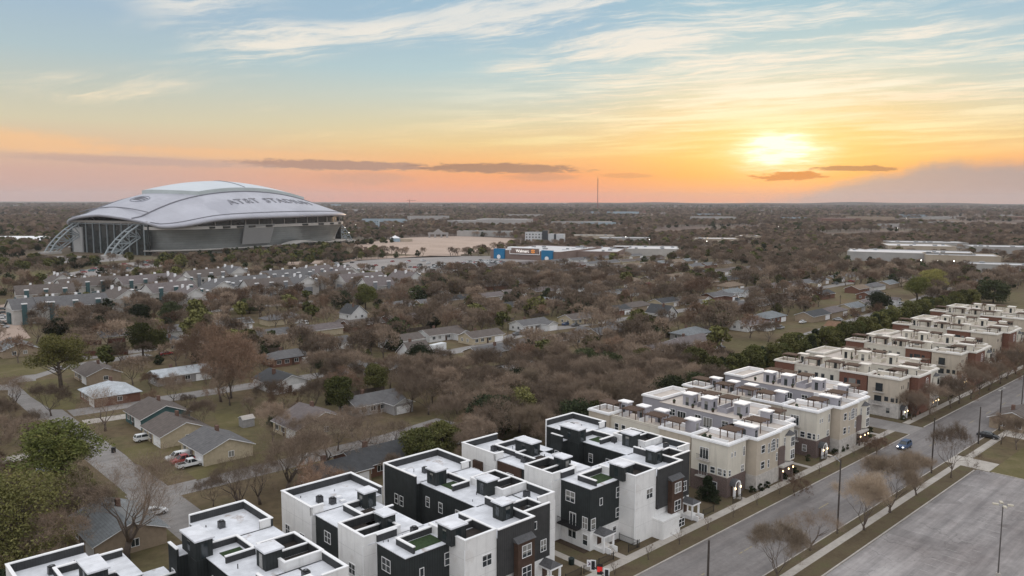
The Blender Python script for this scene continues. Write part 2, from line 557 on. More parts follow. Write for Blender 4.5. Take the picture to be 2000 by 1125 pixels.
def pave_mat(name, lo, mid, hi, s1=0.12, s2=1.5, rough=0.85, streak=0.0, spec=0.3, crack=0.0):
    m = bpy.data.materials.new(name)
    m.use_nodes = True
    g = NG(m.node_tree)
    geo = g.n('ShaderNodeNewGeometry')
    rot = g.n('ShaderNodeVectorRotate', rotation_type='Z_AXIS')
    g.l(geo.outputs['Position'], rot.inputs['Vector'])
    rot.inputs['Angle'].default_value = -ROT
    p = rot.outputs[0]
    sp = g.n('ShaderNodeSeparateXYZ')
    g.l(p, sp.inputs[0])
    c = g.ramp(g.noise(p, s1, 6, 0.65), [(0.3, lo), (0.5, mid), (0.7, hi)])
    c = g.mix(0.5, c, g.ramp(g.noise(p, s2, 5, 0.7), [(0.3, (0.72, 0.72, 0.72)), (0.7, (1.2, 1.2, 1.2))]), 'MULTIPLY')
    if crack:
        vd = g.n('ShaderNodeTexVoronoi', feature='DISTANCE_TO_EDGE')
        wv = g.n('ShaderNodeVectorMath', operation='ADD')
        g.l(p, wv.inputs[0])
        g.l(g.comb(g.m('MULTIPLY', g.noise(p, 0.3, 4), 5.0), g.m('MULTIPLY', g.noise(p, 0.37, 4), 5.0), 0.0), wv.inputs[1])
        g.l(wv.outputs[0], vd.inputs['Vector'])
        vd.inputs['Scale'].default_value = 0.13
        ck = g.m('MULTIPLY', g.smooth(vd.outputs['Distance'], 0.012, 0.003), g.smooth(g.noise(p, 0.05, 3), 0.40, 0.55))
        c = g.mix(g.m('MULTIPLY', ck, crack), c, (0.055, 0.05, 0.05))
        stn = g.smooth(g.noise(p, 0.22, 3, 0.5), 0.62, 0.74)
        c = g.mix(g.m('MULTIPLY', stn, 0.38), c, (0.10, 0.085, 0.08))
        pt = g.n('ShaderNodeTexVoronoi', feature='F1', distance='CHEBYCHEV')
        g.l(p, pt.inputs['Vector'])
        pt.inputs['Scale'].default_value = 0.06
        sc_ = g.n('ShaderNodeSeparateColor')
        g.l(pt.outputs['Color'], sc_.inputs[0])
        c = g.mix(g.m('MULTIPLY', g.smooth(sc_.outputs[0], 0.78, 0.80), 0.30), c, (0.12, 0.11, 0.108))
    if streak:
        v = g.comb(g.m('MULTIPLY', sp.outputs[0], 0.035), g.m('MULTIPLY', sp.outputs[1], 0.6), 0.0)
        c = g.mix(streak, c, g.ramp(g.noise(v, 1.0, 6, 0.65), [(0.35, (0.62, 0.62, 0.63)), (0.65, (1.3, 1.28, 1.27))]), 'MULTIPLY')
    b = g.n('ShaderNodeBsdfPrincipled', i_Roughness=rough)
    b.inputs['Specular IOR Level'].default_value = spec
    g.l(c, b.inputs['Base Color'])
    o = g.n('ShaderNodeOutputMaterial')
    g.l(b.outputs[0], o.inputs['Surface'])
    return m


M_ground = ground_mat()
M_street = pave_mat('street_asphalt', (0.165, 0.150, 0.145), (0.205, 0.190, 0.185), (0.24, 0.225, 0.22), streak=0.5, crack=0.25)
M_lane = pave_mat('neighbourhood_street', (0.20, 0.185, 0.175), (0.25, 0.235, 0.225), (0.29, 0.27, 0.255), streak=0.3)
M_lot = pave_mat('worn_parking_lot', (0.20, 0.18, 0.175), (0.285, 0.265, 0.26), (0.37, 0.35, 0.345), 0.07, 0.7, streak=0.65, crack=0.32)
M_walk = pave_mat('pavement_concrete', (0.36, 0.325, 0.29), (0.42, 0.385, 0.345), (0.47, 0.435, 0.395), 0.3, 2.0)
M_verge = pave_mat('dormant_verge_grass', (0.090, 0.068, 0.044), (0.120, 0.094, 0.060), (0.110, 0.102, 0.052), 0.25, 3.0, 0.95, spec=0.1)
M_greenlawn = pave_mat('green_winter_lawn', (0.105, 0.090, 0.044), (0.132, 0.115, 0.054), (0.180, 0.148, 0.084), 0.12, 2.5, 0.95, spec=0.1)
M_sand = pave_mat('tan_event_lot', (0.36, 0.27, 0.22), (0.42, 0.32, 0.26), (0.47, 0.36, 0.30), 0.02, 0.2)
M_carlot = pave_mat('store_car_park', (0.22, 0.2, 0.19), (0.27, 0.25, 0.24), (0.32, 0.29, 0.28), 0.03, 0.3)
M_paint = mat('worn_road_paint', (0.40, 0.38, 0.36), 0.8, 0.3, 2.0, patch=((0.27, 0.25, 0.245), 0.5, 0.46))
M_yellow = mat('worn_yellow_paint', (0.34, 0.28, 0.15), 0.8, 0.2, 2.0, patch=((0.21, 0.19, 0.17), 0.8, 0.5))
M_mulch = pave_mat('brown_mulch', (0.05, 0.036, 0.028), (0.07, 0.05, 0.038), (0.085, 0.065, 0.045), 0.6, 4.0, 0.95, spec=0.1)


def structure(mb, name):
    o = mb.build(name)
    return tag(o, kind='structure') if o else None


def sheet(name, pts, z, m):
    """a flat sheet over a polygon given in street coordinates"""
    mb = MB()
    mb.face([W(s, t, z) for s, t in pts], m)
    return structure(mb, name)


def rect(s0, s1, t0, t1):
    return [(s0, t0), (s1, t0), (s1, t1), (s0, t1)]


def strip_pts(pts, w):
    """left and right borders of a band of width w about a line of (x, y) points"""
    L, R = [], []
    for i, p in enumerate(pts):
        a, b = pts[max(i - 1, 0)], pts[min(i + 1, len(pts) - 1)]
        d = (Vector(b) - Vector(a)).normalized()
        n = Vector((-d.y, d.x))
        L.append(Vector(p) + n * w / 2)
        R.append(Vector(p) - n * w / 2)
    return L, R


def lane(name, pts, w, z, m):
    L, R = strip_pts(pts, w)
    mb = MB()
    for i in range(len(pts) - 1):
        mb.face([(*R[i], z), (*R[i + 1], z), (*L[i + 1], z), (*L[i], z)], m)
    return structure(mb, name)


def slab(mb, s0, s1, t0, t1, z0, z1, m):
    mb.prism([tuple(W(s, t)[:2]) for s, t in rect(s0, s1, t0, t1)], z0, z1, m)


g_ = MB()
R_ = 42000.0
g_.face([(R_ * math.cos(a), R_ * math.sin(a), 0) for a in [2 * math.pi * k / 48 for k in range(48)]], M_ground)
structure(g_, 'ground')
hl = MB()
hpts = []
for k in range(61):
    a = rad(4 + 36 * k / 60)
    hz_ = 34 + 9 * math.sin(k * 0.23) + 6 * math.sin(k * 0.61 + 1) + 14 * min(1, k / 25)
    hpts.append((13200 * math.sin(a), 13200 * math.cos(a), hz_))
for p, q in zip(hpts, hpts[1:]):
    hl.face([(p[0], p[1], -0.5), (q[0], q[1], -0.5), q, p], M_ground)
    k2 = 1.12
    hl.face([p, q, (q[0] * k2, q[1] * k2, -0.5), (p[0] * k2, p[1] * k2, -0.5)], M_ground)
structure(hl, 'hills')

STREET_L, STREET_R = -1.6, -14.8
sheet('street', rect(-150, 460, STREET_R, STREET_L), 0.006, M_street)
k_ = MB()
slab(k_, -150, 62.0, STREET_L, STREET_L + 0.2, 0, 0.14, concrete)
slab(k_, 71.5, 460, STREET_L, STREET_L + 0.2, 0, 0.14, concrete)
slab(k_, -150, 46.5, STREET_R - 0.2, STREET_R, 0, 0.14, concrete)
slab(k_, 53.5, 460, STREET_R - 0.2, STREET_R, 0, 0.14, concrete)
structure(k_, 'street_kerb')
v_ = MB()
slab(v_, -150, 62.0, STREET_L + 0.2, 1.95, 0, 0.12, M_verge)
slab(v_, 71.5, 460, STREET_L + 0.2, 1.95, 0, 0.12, M_verge)
structure(v_, 'verge')
v_ = MB()
slab(v_, -150, 46.0, -16.6, STREET_R - 0.2, 0, 0.12, M_verge)
slab(v_, -150, 46.0, -20.9, -18.0, 0, 0.12, M_verge)
slab(v_, 53.8, 460, -16.6, STREET_R - 0.2, 0, 0.12, M_verge)
structure(v_, 'far_verge')
v_ = MB()
slab(v_, -150, 46.0, -18.0, -16.6, 0, 0.13, M_walk)
slab(v_, 53.8, 460, -18.0, -16.6, 0, 0.13, M_walk)
structure(v_, 'far_pavement')
p_ = MB()
slab(p_, -150, 62.2, 1.95, 3.65, 0, 0.15, M_walk)
slab(p_, 71.3, 460, 1.95, 3.65, 0, 0.15, M_walk)
structure(p_, 'pavement')
sheet('side_street', [(62.4, STREET_L), (71.1, STREET_L), (71.1, 40), (62.4, 40)], 0.012, M_lane)
sheet('parking_lot', rect(-150, 46.0, -140, -21.2), 0.006, M_lot)
k_ = MB()
slab(k_, -150, 45.0, -21.15, -20.95, 0, 0.15, concrete)
slab(k_, 45.9, 46.1, -140, -24.0, 0, 0.15, concrete)
structure(k_, 'parking_lot_kerb')
sheet('driveway', [(46.6, -14.8), (53.4, -14.8), (53.4, -23.5), (46.3, -23.5)], 0.012, M_walk)
v_ = MB()
slab(v_, 46.2, 78, -60, -23.7, 0, 0.1, M_greenlawn)
structure(v_, 'lawn')
sheet('front_path', [(46.4, -18.2), (75, -18.2), (75, -16.4), (46.4, -16.4)], 0.018, M_walk)
sheet('rear_driveway', [(78.3, -60), (92, -60), (92, -15.1), (78.3, -15.1)], 0.012, M_walk)
# painted marks
m_ = MB()
for s in np.arange(-140, 300, 14.0):
    slab(m_, s, s + 4.0, -8.25, -8.1, 0.0065, 0.012, M_yellow)
structure(m_, 'street_markings')
m_ = MB()
for s in np.arange(-92, 40, 2.75):
    for t in (-30.0, -46.0, -62.0):
        slab(m_, s, s + 0.10, t - 5, t, 0.0065, 0.012, M_paint)
structure(m_, 'parking_lot_markings')
# planting strip before the townhouses, between pavement and walls
y_ = MB()
slab(y_, -150, 62.0, 3.65, 44.5, 0, 0.08, M_verge)
structure(y_, 'townhouse_yard')
y_ = MB()
slab(y_, 71.6, 330, 3.65, 50, 0, 0.08, M_verge)
structure(y_, 'brick_townhouse_yard')

# neighbourhood streets
ROADS = []


def add_lane(name, sts, w, m=None):
    pts = [tuple(W(s, t)[:2]) for s, t in sts]
    ROADS.append((pts, w / 2))
    lane(name, pts, w, 0.008 + 0.001 * len(ROADS), m or M_lane)


add_lane('west_street', [(-89, 40), (-88.5, 95), (-88.5, 150), (-88, 195), (-84, 215), (-72, 226), (-40, 232)], 7.6)
add_lane('west_street_bend', [(-150, 214), (-120, 213), (-96, 210), (-88, 205)], 8.0)
add_lane('back_street', [(-93, 83), (-60, 83), (-34, 83), (-14, 86)], 7.0)
add_lane('back_street_end', [(92, 72), (120, 75), (180, 84), (300, 94), (440, 109)], 8.0)
add_lane('middle_street', [(-84, 160), (0, 156), (60, 160), (100, 172), (160, 168), (260, 166), (420, 170)], 8.0)
add_lane('upper_street', [(-60, 240), (60, 248), (200, 250), (420, 256)], 8.0)
add_lane('far_street', [(20, 330), (200, 332), (420, 338)], 8.0)
for s0, t0, s1, t1 in [(-130, 127, -93, 127), (-84, 148, -66, 146)]:
    add_lane('drive', [(s0, t0), (s1, t1)], 5.0, M_walk)


def near_road(x, y, pad=0.0):
    for pts, hw in ROADS:
        for (ax, ay), (bx, by) in zip(pts, pts[1:]):
            vx, vy = bx - ax, by - ay
            k = max(0, min(1, ((x - ax) * vx + (y - ay) * vy) / (vx * vx + vy * vy)))
            if math.hypot(x - ax - k * vx, y - ay - k * vy) < hw + pad:
                return True
    return False


def px_sheet(name, pxs, z, m):
    mb = MB()
    mb.face([(*at(x, y)[:2], z) for x, y in pxs], m)
    return structure(mb, name)


px_sheet('event_lot', [(700, 492), (690, 478), (760, 468), (800, 464), (905, 461), (1000, 466), (1040, 473), (985, 484), (900, 497), (840, 499)], 0.03, M_sand)
px_sheet('stadium_road', [(560, 512), (640, 508), (760, 500), (900, 497), (900, 501), (760, 505), (640, 514), (560, 518)], 0.03, M_sand)
px_sheet('store_car_park', [(640, 520), (700, 508), (840, 500), (985, 500), (1075, 506), (1000, 520), (930, 530), (820, 533), (700, 528)], 0.03, M_carlot)
px_sheet('stadium_car_park', [(60, 545), (150, 530), (215, 517), (300, 508), (330, 518), (240, 532), (120, 550)], 0.03, M_carlot)
px_sheet('stadium_plaza', [(0, 505), (90, 500), (240, 500), (250, 508), (190, 512), (0, 516)], 0.03, M_carlot)
px_sheet('stadium_green', [(0, 540), (110, 522), (160, 520), (60, 541), (0, 550)], 0.03, M_greenlawn)
px_sheet('apartment_car_park', [(0, 596), (36, 590), (44, 640), (60, 660), (0, 672)], 0.03, M_sand)
px_sheet('grass_field', [(0, 712), (78, 712), (100, 722), (70, 731), (0, 738)], 0.03, M_greenlawn)
px_sheet('corner_lawn', [(30, 748), (118, 738), (150, 772), (146, 800), (100, 800), (60, 775)], 0.03, M_greenlawn)
px_sheet('front_lawn', [(236, 880), (330, 848), (352, 880), (300, 915), (262, 905)], 0.03, M_greenlawn)
px_sheet('side_lawn', [(366, 922), (470, 892), (560, 880), (560, 895), (470, 915), (385, 938)], 0.03, M_greenlawn)
px_sheet('back_lawn', [(418, 808), (478, 808), (490, 832), (430, 836)], 0.03, M_greenlawn)
# ------------------------------------------------------------------ townhouses
FACE = {'f': 0.0, 'r': math.pi / 2, 'k': math.pi, 'l': -math.pi / 2}
WCACHE = {}


def window_meshes(w, h, nx, ny, fm, fw=0.075):
    key = (round(w, 2), round(h, 2), nx, ny, fm.name)
    if key not in WCACHE:
        p = MB()
        p.box(-w / 2, w / 2, -0.03, 0.02, -h / 2, h / 2, glass)
        f = MB()
        f.box(-w / 2 - fw, w / 2 + fw, -0.075, 0.02, h / 2, h / 2 + fw, fm)
        f.box(-w / 2 - fw, w / 2 + fw, -0.085, 0.02, -h / 2 - fw, -h / 2, fm)
        for sx in (-1, 1):
            x = sx * (w / 2 + fw / 2)
            f.box(x - fw / 2, x + fw / 2, -0.07, 0.02, -h / 2, h / 2, fm)
        for i in range(1, nx):
            x = -w / 2 + w * i / nx
            f.box(x - 0.035, x + 0.035, -0.06, 0.0, -h / 2, h / 2, fm)
        for j in range(1, ny):
            z = -h / 2 + h * j / ny
            f.box(-w / 2, w / 2, -0.055, 0.0, z - 0.035, z + 0.035, fm)
        WCACHE[key] = (p.data('window'), f.data('frame'))
    return WCACHE[key]


class Bld:
    """one building: an Empty with its parts, written in its own x (along the street), y (away from it), z"""
    def __init__(self, name, loc, rot, label, cat, group=None):
        self.root = empty(name, loc, rot, label, cat, group)
        self.parts = []
        self.detail = True

    def p(self, name):
        """a further piece of this building: a mesh of its own"""
        mb = MB()
        self.parts.append((name, mb))
        return mb

    def win(self, x, y, z, face, w=1.5, h=1.5, nx=2, ny=2, fm=None, name='window'):
        pm, fr = window_meshes(w, h, nx, ny, fm or trim_white)
        o = link(name, pm, self.root, (x, y, z), FACE[face])
        if self.detail:
            link('frame', fr, o)
        return o

    def par(self, x0, x1, y0, y1, z0, z1, sides, out, inn, cap, name='parapet', cw=0.42):
        a, b = 0.15, 0.28
        P, K = MB(), MB()
        ya, yb = y0, y1
        e = (cw - b) / 2
        if 'f' in sides:
            P.box(x0, x1, y0, y0 + a, z0, z1, out)
            P.box(x0 + (b if 'l' in sides else 0), x1 - (b if 'r' in sides else 0), y0 + a, y0 + b, z0, z1, inn)
            K.box(x0 - e, x1 + e, y0 - e, y0 + b + e, z1, z1 + 0.14, cap)
            ya = y0 + b
        if 'k' in sides:
            P.box(x0, x1, y1 - a, y1, z0, z1, out)
            P.box(x0 + (b if 'l' in sides else 0), x1 - (b if 'r' in sides else 0), y1 - b, y1 - a, z0, z1, inn)
            K.box(x0 - e, x1 + e, y1 - b - e, y1 + e, z1, z1 + 0.14, cap)
            yb = y1 - b
        ya2, yb2 = (ya + e if 'f' in sides else ya), (yb - e if 'k' in sides else yb)
        f0, k0 = (y0 + a if 'f' in sides else y0), (y1 - a if 'k' in sides else y1)
        if 'l' in sides:
            P.box(x0, x0 + a, f0, k0, z0, z1, out)
            P.box(x0 + a, x0 + b, f0, k0, z0, z1, inn)
            K.box(x0 - e, x0 + b + e, ya2, yb2, z1, z1 + 0.138, cap)
        if 'r' in sides:
            P.box(x1 - a, x1, f0, k0, z0, z1, out)
            P.box(x1 - b, x1 - a, f0, k0, z0, z1, inn)
            K.box(x1 - b - e, x1 + e, ya2, yb2, z1, z1 + 0.138, cap)
        o = P.build(name, self.root)
        K.build('cap', o)

    def block(self, x0, x1, y0, y1, z0, zr, wall, part='wall', sides='', zc=None, inn=None, cap=None, roof=None, edge=0.14):
        mb = MB()
        mb.box(x0, x1, y0, y1, z0, zr, wall, skip='b')
        mb.build(part, self.root)
        if roof:
            i = lambda s: 0.29 if s in sides else -edge
            mb = MB()
            mb.box(x0 + i('l'), x1 - i('r'), y0 + i('f'), y1 - i('k'), zr + 0.003, zr + 0.12, roof)
            mb.build('roof', self.root)
        if sides:
            self.par(x0, x1, y0, y1, zr, zc, sides, wall, inn, cap)

    def done(self):
        for n, mb in self.parts:
            mb.build(n, self.root)
        freeze(self.root)
        return self.root


def access_room(B, x0, x1, y0, y1, z0, z1, wall, cap, door, fm=trim_white, win=None):
    mb = MB()
    mb.box(x0, x1, y0, y1, z0, z1, wall, skip='b')
    r = mb.build('roof_access_room', B.root)
    c = MB()
    c.box(x0 - 0.22, x1 + 0.22, y0 - 0.22, y1 + 0.22, z1, z1 + 0.22, cap)
    c.build('room_roof', r)
    for (face, kind) in door:
        x, y = {'l': (x0, (y0 + y1) / 2), 'r': (x1, (y0 + y1) / 2), 'f': ((x0 + x1) / 2, y0), 'k': ((x0 + x1) / 2, y1)}[face]
        if kind == 'd':
            pm, fr = window_meshes(0.85, 1.95, 1, 2, fm)
            o = link('door', pm, r, (x, y, z0 + 1.1), FACE[face])
        else:
            pm, fr = window_meshes(0.75, 1.35, 1, 2, fm)
            o = link('window', pm, r, (x, y, z0 + 1.35), FACE[face])
    return r


def porch(B, x0, x1, y_wall, depth, ztop, roofm, colm, side=1):
    """gabled entrance porch with white posts and steps, projecting towards the street"""
    y0 = y_wall - depth
    mb = MB()
    xm = (x0 + x1) / 2
    e = 0.3
    zt = ztop + 0.75
    A = [(x0 - e, y0 - e, ztop), (x1 + e, y0 - e, ztop), (x1 + e, y_wall, ztop), (x0 - e, y_wall, ztop), (xm, y0 + 0.5, zt), (xm, y_wall, zt)]
    mb.mesh(A, [(0, 1, 4), (1, 2, 5, 4), (3, 0, 4, 5), (0, 3, 2, 1)], roofm)
    o = mb.build('porch_roof', B.root)
    f = MB()
    f.box(x0 - e, x1 + e, y0 - e, y_wall - 0.01, ztop - 0.28, ztop - 0.004, colm)
    for x in (x0, x1):
        f.box(x - 0.14, x + 0.14, y0 - 0.14, y0 + 0.14, 0, ztop - 0.29, colm)
    f.box(x0 - 0.1, x1 + 0.1, y0 + 0.2, y_wall - 0.01, 0, 0.7, colm)
    f.build('porch_frame', B.root)
    d = MB()
    d.box(xm - 0.5, xm + 0.5, y_wall - 0.07, y_wall + 0.02, 0.72, 2.85, brown_siding)
    d.build('front_door', B.root)
    s = MB()
    for i in range(4):
        s.box(xm - 0.7, xm + 0.7, y0 - 0.3 * (i + 1) + 0.1, y0 - 0.3 * i + 0.1, 0, 0.7 - 0.16 * (i + 0.2), limestone)
    s.box(xm - 0.9, xm - 0.72, y0 - 1.2, y0 + 0.1, 0, 1.0, colm)
    s.box(xm + 0.72, xm + 0.9, y0 - 1.2, y0 + 0.1, 0, 1.0, colm)
    s.build('porch_steps', B.root)
    lp = MB()
    lp.box(xm + 0.62, xm + 0.76, y_wall - 0.22, y_wall - 0.02, 2.2, 2.5, lamp_warm)
    lp.build('porch_lamp', B.root)


ZR, ZC, ZS = 10.6, 11.85, 13.1


def balcony(B, x, y0, y1, z, wall):
    mb = MB()
    mb.box(x - 1.1, x - 0.005, y0, y1, z - 0.25, z, black_metal)
    for i in range(int((y1 - y0) / 0.16) + 1):
        y = min(y0 + 0.02 + i * 0.16, y1 - 0.03)
        mb.box(x - 1.07, x - 1.04, y - 0.012, y + 0.012, z, z + 1.0, black_metal)
    mb.box(x - 1.09, x - 1.02, y0, y1, z + 1.0, z + 1.05, black_metal)
    mb.build('balcony', B.root)


def modern_block(s0, wide, label, first):
    """white and charcoal complex: two wings about a drive, joined along the street.  wide: back blocks span their wings"""
    B = Bld('modern_townhouse_block', W(s0, 0), ROT, label, 'townhouse block', 'black and white flat-roofed townhouses')
    wp, dk, gr, br, rf, tr = white_paint, dark_siding, grey_siding, brown_siding, roof_white, trim_white
    kw = dict(zc=ZC, inn=dark_panel, cap=tr, roof=rf)
    # ---- left wing: white back block
    xb = 12.6 if wide else 8.8
    B.block(0, xb, 29.8, 39.1, 0, ZR, wp, 'white_wall', 'lk' + ('r' if wide else ''), **kw)
    B.par(0, 2.1, 29.8, 31, ZR, ZC, 'f', wp, dark_panel, tr)
    if not wide:
        B.block(8.8, 12.4, 27.5, 36.2, 0, ZR, dk, 'dark_wall', '', roof=rf)
        B.par(4.2, 12.2, 28.6, 34.6, ZR, ZC - 0.25, 'lk', dark_panel, dark_panel, tr)
        access_room(B, 6.2, 8.3, 26.6, 31.0, ZR, ZS, dk, rf, [('l', 'w'), ('f', 'd')])
        B.par(3.8, 9.5, 23.6, 28.4, ZR, ZC - 0.2, 'lk', dark_panel, dark_panel, tr)
        B.block(0.75, 10, 15.6, 29.8, 0, ZR, dk, 'dark_wall', '', roof=rf)
        B.p('brown_wall').box(0.6, 0.75, 23.6, 29.8, 0, ZR - 0.02, br)
        m = MB()
        m.box(-0.5, 0, 33.0, 35.4, 5.6, 9.6, br)
        m.build('brown_bay', B.root)
        B.win(-0.5, 34.2, 7.4, 'l', 1.5, 1.5)
    else:
        access_room(B, 7.1, 9.1, 26.3, 28.4, ZR, ZS, dk, rf, [('l', 'w'), ('f', 'd')])
        B.par(4.4, 9.6, 22.9, 28.1, ZR, ZC - 0.2, 'lk', dark_panel, dark_panel, tr)
        B.par(8.2, 9.9, 22.9, 28.1, ZR, ZC - 0.3, 'f', dark_panel, dark_panel, tr)
        B.block(0.75, 10, 15.6, 29.8, 0, ZR, dk, 'dark_wall', '', roof=rf)
        B.win(0, 37.2, 6.2, 'l', 1.3, 1.5)
        B.win(0, 32.6, 6.2, 'l', 1.3, 1.5)
        B.win(0, 32.6, 2.6, 'l', 1.0, 1.5)
    B.win(0.75 if wide else 0.6, 26.4, 8.2, 'l', 1.6, 1.6)
    B.win(0.75 if wide else 0.6, 25.4, 3.9, 'l', 1.3, 1.9)
    # white terrace box of the left wing
    B.block(0, 6.0, 15.5, 22.2, 0, ZR, wp, 'white_wall', 'flkr', **kw)
    B.par(0.3, 4.2, 18.2, 18.4, ZR, ZC - 0.15, 'f', dark_panel, dark_panel, tr)
    access_room(B, 4.3, 6.2, 17.0, 19.3, ZR, ZS, dk, rf, [('l', 'd'), ('f', 'w')])
    B.win(0, 18.6, 6.4, 'l', 1.5, 1.5)
    B.win(0, 21.0, 2.6, 'l', 1.0, 1.5)
    # ---- front row
    B.block(2.0, 10.2, 8.75, 15.5, 3.5, ZR, dk, 'dark_wall', '', roof=rf)
    B.p('white_wall').box(2.12, 10.2, 8.87, 15.5, 0, 3.5, wp)
    B.par(2.0, 5.2, 15.0, 15.5, ZR, ZC - 0.1, 'k', dark_panel, dark_panel, tr)
    B.par(3.4, 9.4, 8.9, 12.9, ZR, ZC - 0.25, 'lk', dark_panel, dark_panel, tr)
    mb = MB()
    mb.box(4.0, 8.8, 9.5, 12.4, ZR + 0.13, ZR + 0.18, lawn)
    mb.build('roof_lawn', B.root)
    B.win(2.0, 13.2, 8.2, 'l', 1.9, 1.7)
    B.win(2.0, 9.9, 4.6, 'l', 1.0, 1.9)
    B.win(2.0, 12.6, 4.5, 'l', 1.3, 2.1, 2, 1)
    B.win(2.12, 12.8, 1.9, 'l', 1.7, 1.4, 2, 1)
    B.win(2.12, 9.9, 1.7, 'l', 1.0, 1.7, 1, 2)
    B.win(4.6, 8.75, 7.9, 'f', 0.6, 1.1, 1, 1)
    B.win(9.0, 8.75, 8.4, 'f', 0.95, 1.7, 1, 2)
    B.win(2.7, 8.75, 4.6, 'f', 1.0, 1.7, 1, 2)
    B.win(9.0, 8.75, 4.9, 'f', 0.95, 1.5, 1, 2)
    B.win(8.3, 8.87, 1.8, 'f', 0.8, 1.5, 1, 2)
    balcony(B, 2.0, 10.8, 15.2, 3.5, dk)
    porch(B, 3.2, 5.6, 8.87, 2.0, 3.0, shingle_grey, tr)
    # white tower
    B.block(9.3, 15.0, 5.4, 13.4, 0, ZR, wp, 'white_wall', 'flr', **kw)
    B.par(9.6, 15.0, 10.2, 10.6, ZR, ZC - 0.1, 'k', dark_panel, dark_panel, tr)
    access_room(B, 8.6, 11.2, 7.4, 10.4, ZR, ZS, dk, rf, [('l', 'w'), ('f', 'd')])
    B.win(13.2, 5.4, 8.0, 'f', 1.6, 1.6)
    B.win(13.2, 5.4, 4.6, 'f', 0.9, 1.4, 1, 2) if wide else None
    # graphite block with the brown bay
    B.block(15.0, 22.0, 4.95, 15.6, 4.8, ZR, gr, 'dark_wall', 'fr', **kw)
    B.p('white_wall').box(15.0, 21.95, 5.5, 15.6, 0, 4.8, wp)
    if not wide:
        B.p('white_wall').box(14.2, 19.2, 3.2, 5.5, 0, 3.4, wp)
    access_room(B, 19.2, 21.4, 8.8, 10.9, ZR, ZS, dk, rf, [('l', 'w'), ('f', 'd')])
    B.par(21.4, 26.6, 8.2, 11.2, ZR, ZC - 0.15, 'kr', dark_panel, dark_panel, tr)
    m = MB()
    m.box(17.9, 21.2, 4.1, 4.95, 0 if wide else 3.4, 9.3, br)
    b = m.build('brown_bay', B.root)
    m = MB()
    m.mesh([(17.7, 3.9, 9.3), (21.4, 3.9, 9.3), (21.4, 4.94, 9.9), (17.7, 4.94, 9.9), (17.7, 4.94, 9.3), (21.4, 4.94, 9.3)],
           [(0, 1, 2, 3), (0, 3, 4), (1, 5, 2)], shingle_grey)
    m.build('bay_roof', b)
    for z in (7.8, 4.6, 1.8):
        if z > 2 or wide:
            B.win(19.6, 4.1, z, 'f', 1.7, 1.7)
    B.win(19.6, 3.2, 1.8, 'f', 1.6, 1.3) if not wide else None
    # right front part
    B.block(22.0, 27.4, 7.1, 15.6, 3.6, ZR, gr, 'dark_wall', 'f', **kw)
    B.p('white_wall').box(22.0, 27.3, 7.0, 15.6, 0, 3.6, wp)
    B.win(24.2, 7.1, 9.2, 'f', 0.6, 1.1, 1, 1)
    B.win(26.0, 7.1, 5.6, 'f', 1.1, 1.7, 2, 2)
    B.win(23.0, 7.0, 1.8, 'f', 0.8, 1.4, 1, 2)
    porch(B, 25.2, 27.2, 7.0, 2.2, 3.0, shingle_grey, tr)
    B.block(27.4, 31.0, 9.6, 15.6, 0, ZR, wp, 'white_wall', 'fr', **kw)
    # ---- right wing
    B.block(20.2, 31.0, 15.6, 30.0, 0, ZR, dk, 'dark_wall', '', roof=rf)
    B.p('white_wall').box(31.0, 31.14, 9.6, 39, 0, ZR - 0.02, wp)
    for y, z in ((28.0, 7.9), (24.6, 7.9), (20.0, 7.9), (17.4, 5.0), (20.4, 4.8)):
        B.win(20.2, y, z, 'l', 1.5 if y < 24 else 0.9, 1.6, 2 if y < 24 else 1, 2)
    for y in (17.4, 21.5, 25.6):
        m = MB()
        m.box(20.1, 20.19, y - 1.3, y + 1.3, 0, 2.3, shingle_grey)
        m.build('garage_door', B.root)
    B.block(25.6, 31.1, 15.8, 23.6, 0, ZR + 0.02, wp, 'white_wall', 'flkr', zc=ZC, inn=dark_panel, cap=tr)
    B.par(26.4, 30.8, 19.4, 19.7, ZR, ZC - 0.15, 'f', dark_panel, dark_panel, tr)
    access_room(B, 23.9, 26.2, 17.5, 20.0, ZR, ZS, dk, rf, [('l', 'd'), ('k', 'w')])
    xq = 19.2 if wide else 22.8
    B.block(xq, 31.1, 30.0, 39.3, 0, ZR, dk, 'dark_wall', 'lkr' if wide else 'kr', **kw)
    B.par(29.2, 31.1, 30.1, 31, ZR, ZC, 'f', wp, dark_panel, tr)
    B.p('white_wall').box(xq - 0.12, xq - 0.005, 39.0, 39.3, 0, ZC, tr)
    if wide:
        B.win(19.2, 35.5, 6.6, 'l', 0.9, 1.6, 1, 2)
        B.win(19.2, 34.0, 6.6, 'l', 0.9, 1.6, 1, 2)
        access_room(B, 20.9, 23.1, 26.7, 29.1, ZR, ZS, dk, rf, [('l', 'w'), ('f', 'd')])
        B.par(21.5, 25.0, 23.0, 28.6, ZR, ZC - 0.25, 'fkr', dark_panel, dark_panel, tr)
        lx = (21.8, 24.5)
    else:
        access_room(B, 18.8, 21.0, 26.6, 31.4, ZR, ZS, dk, rf, [('f', 'd'), ('l', 'w')])
        B.block(17.4, 22.8, 29.6, 32.6, 0, ZR, dk, 'dark_wall', 'l', zc=ZC - 0.3, inn=dark_panel, cap=tr, roof=rf)
        B.p('dark_wall').box(18.7, 20.2, 26.5, 31.5, 0, ZR, dk)
        B.block(13.4, 17.4, 30.2, 35.0, 0, 7.2, dk, 'dark_wall', 'lf', zc=8.2, inn=dark_panel, cap=tr, roof=rf)
        B.par(21.2, 25.2, 23.0, 28.6, ZR, ZC - 0.25, 'fkr', dark_panel, dark_panel, tr)
        B.win(17.4, 31.0, 7.6, 'l', 0.9, 1.6, 1, 2)
        lx = (21.8, 24.6)
    mb = MB()
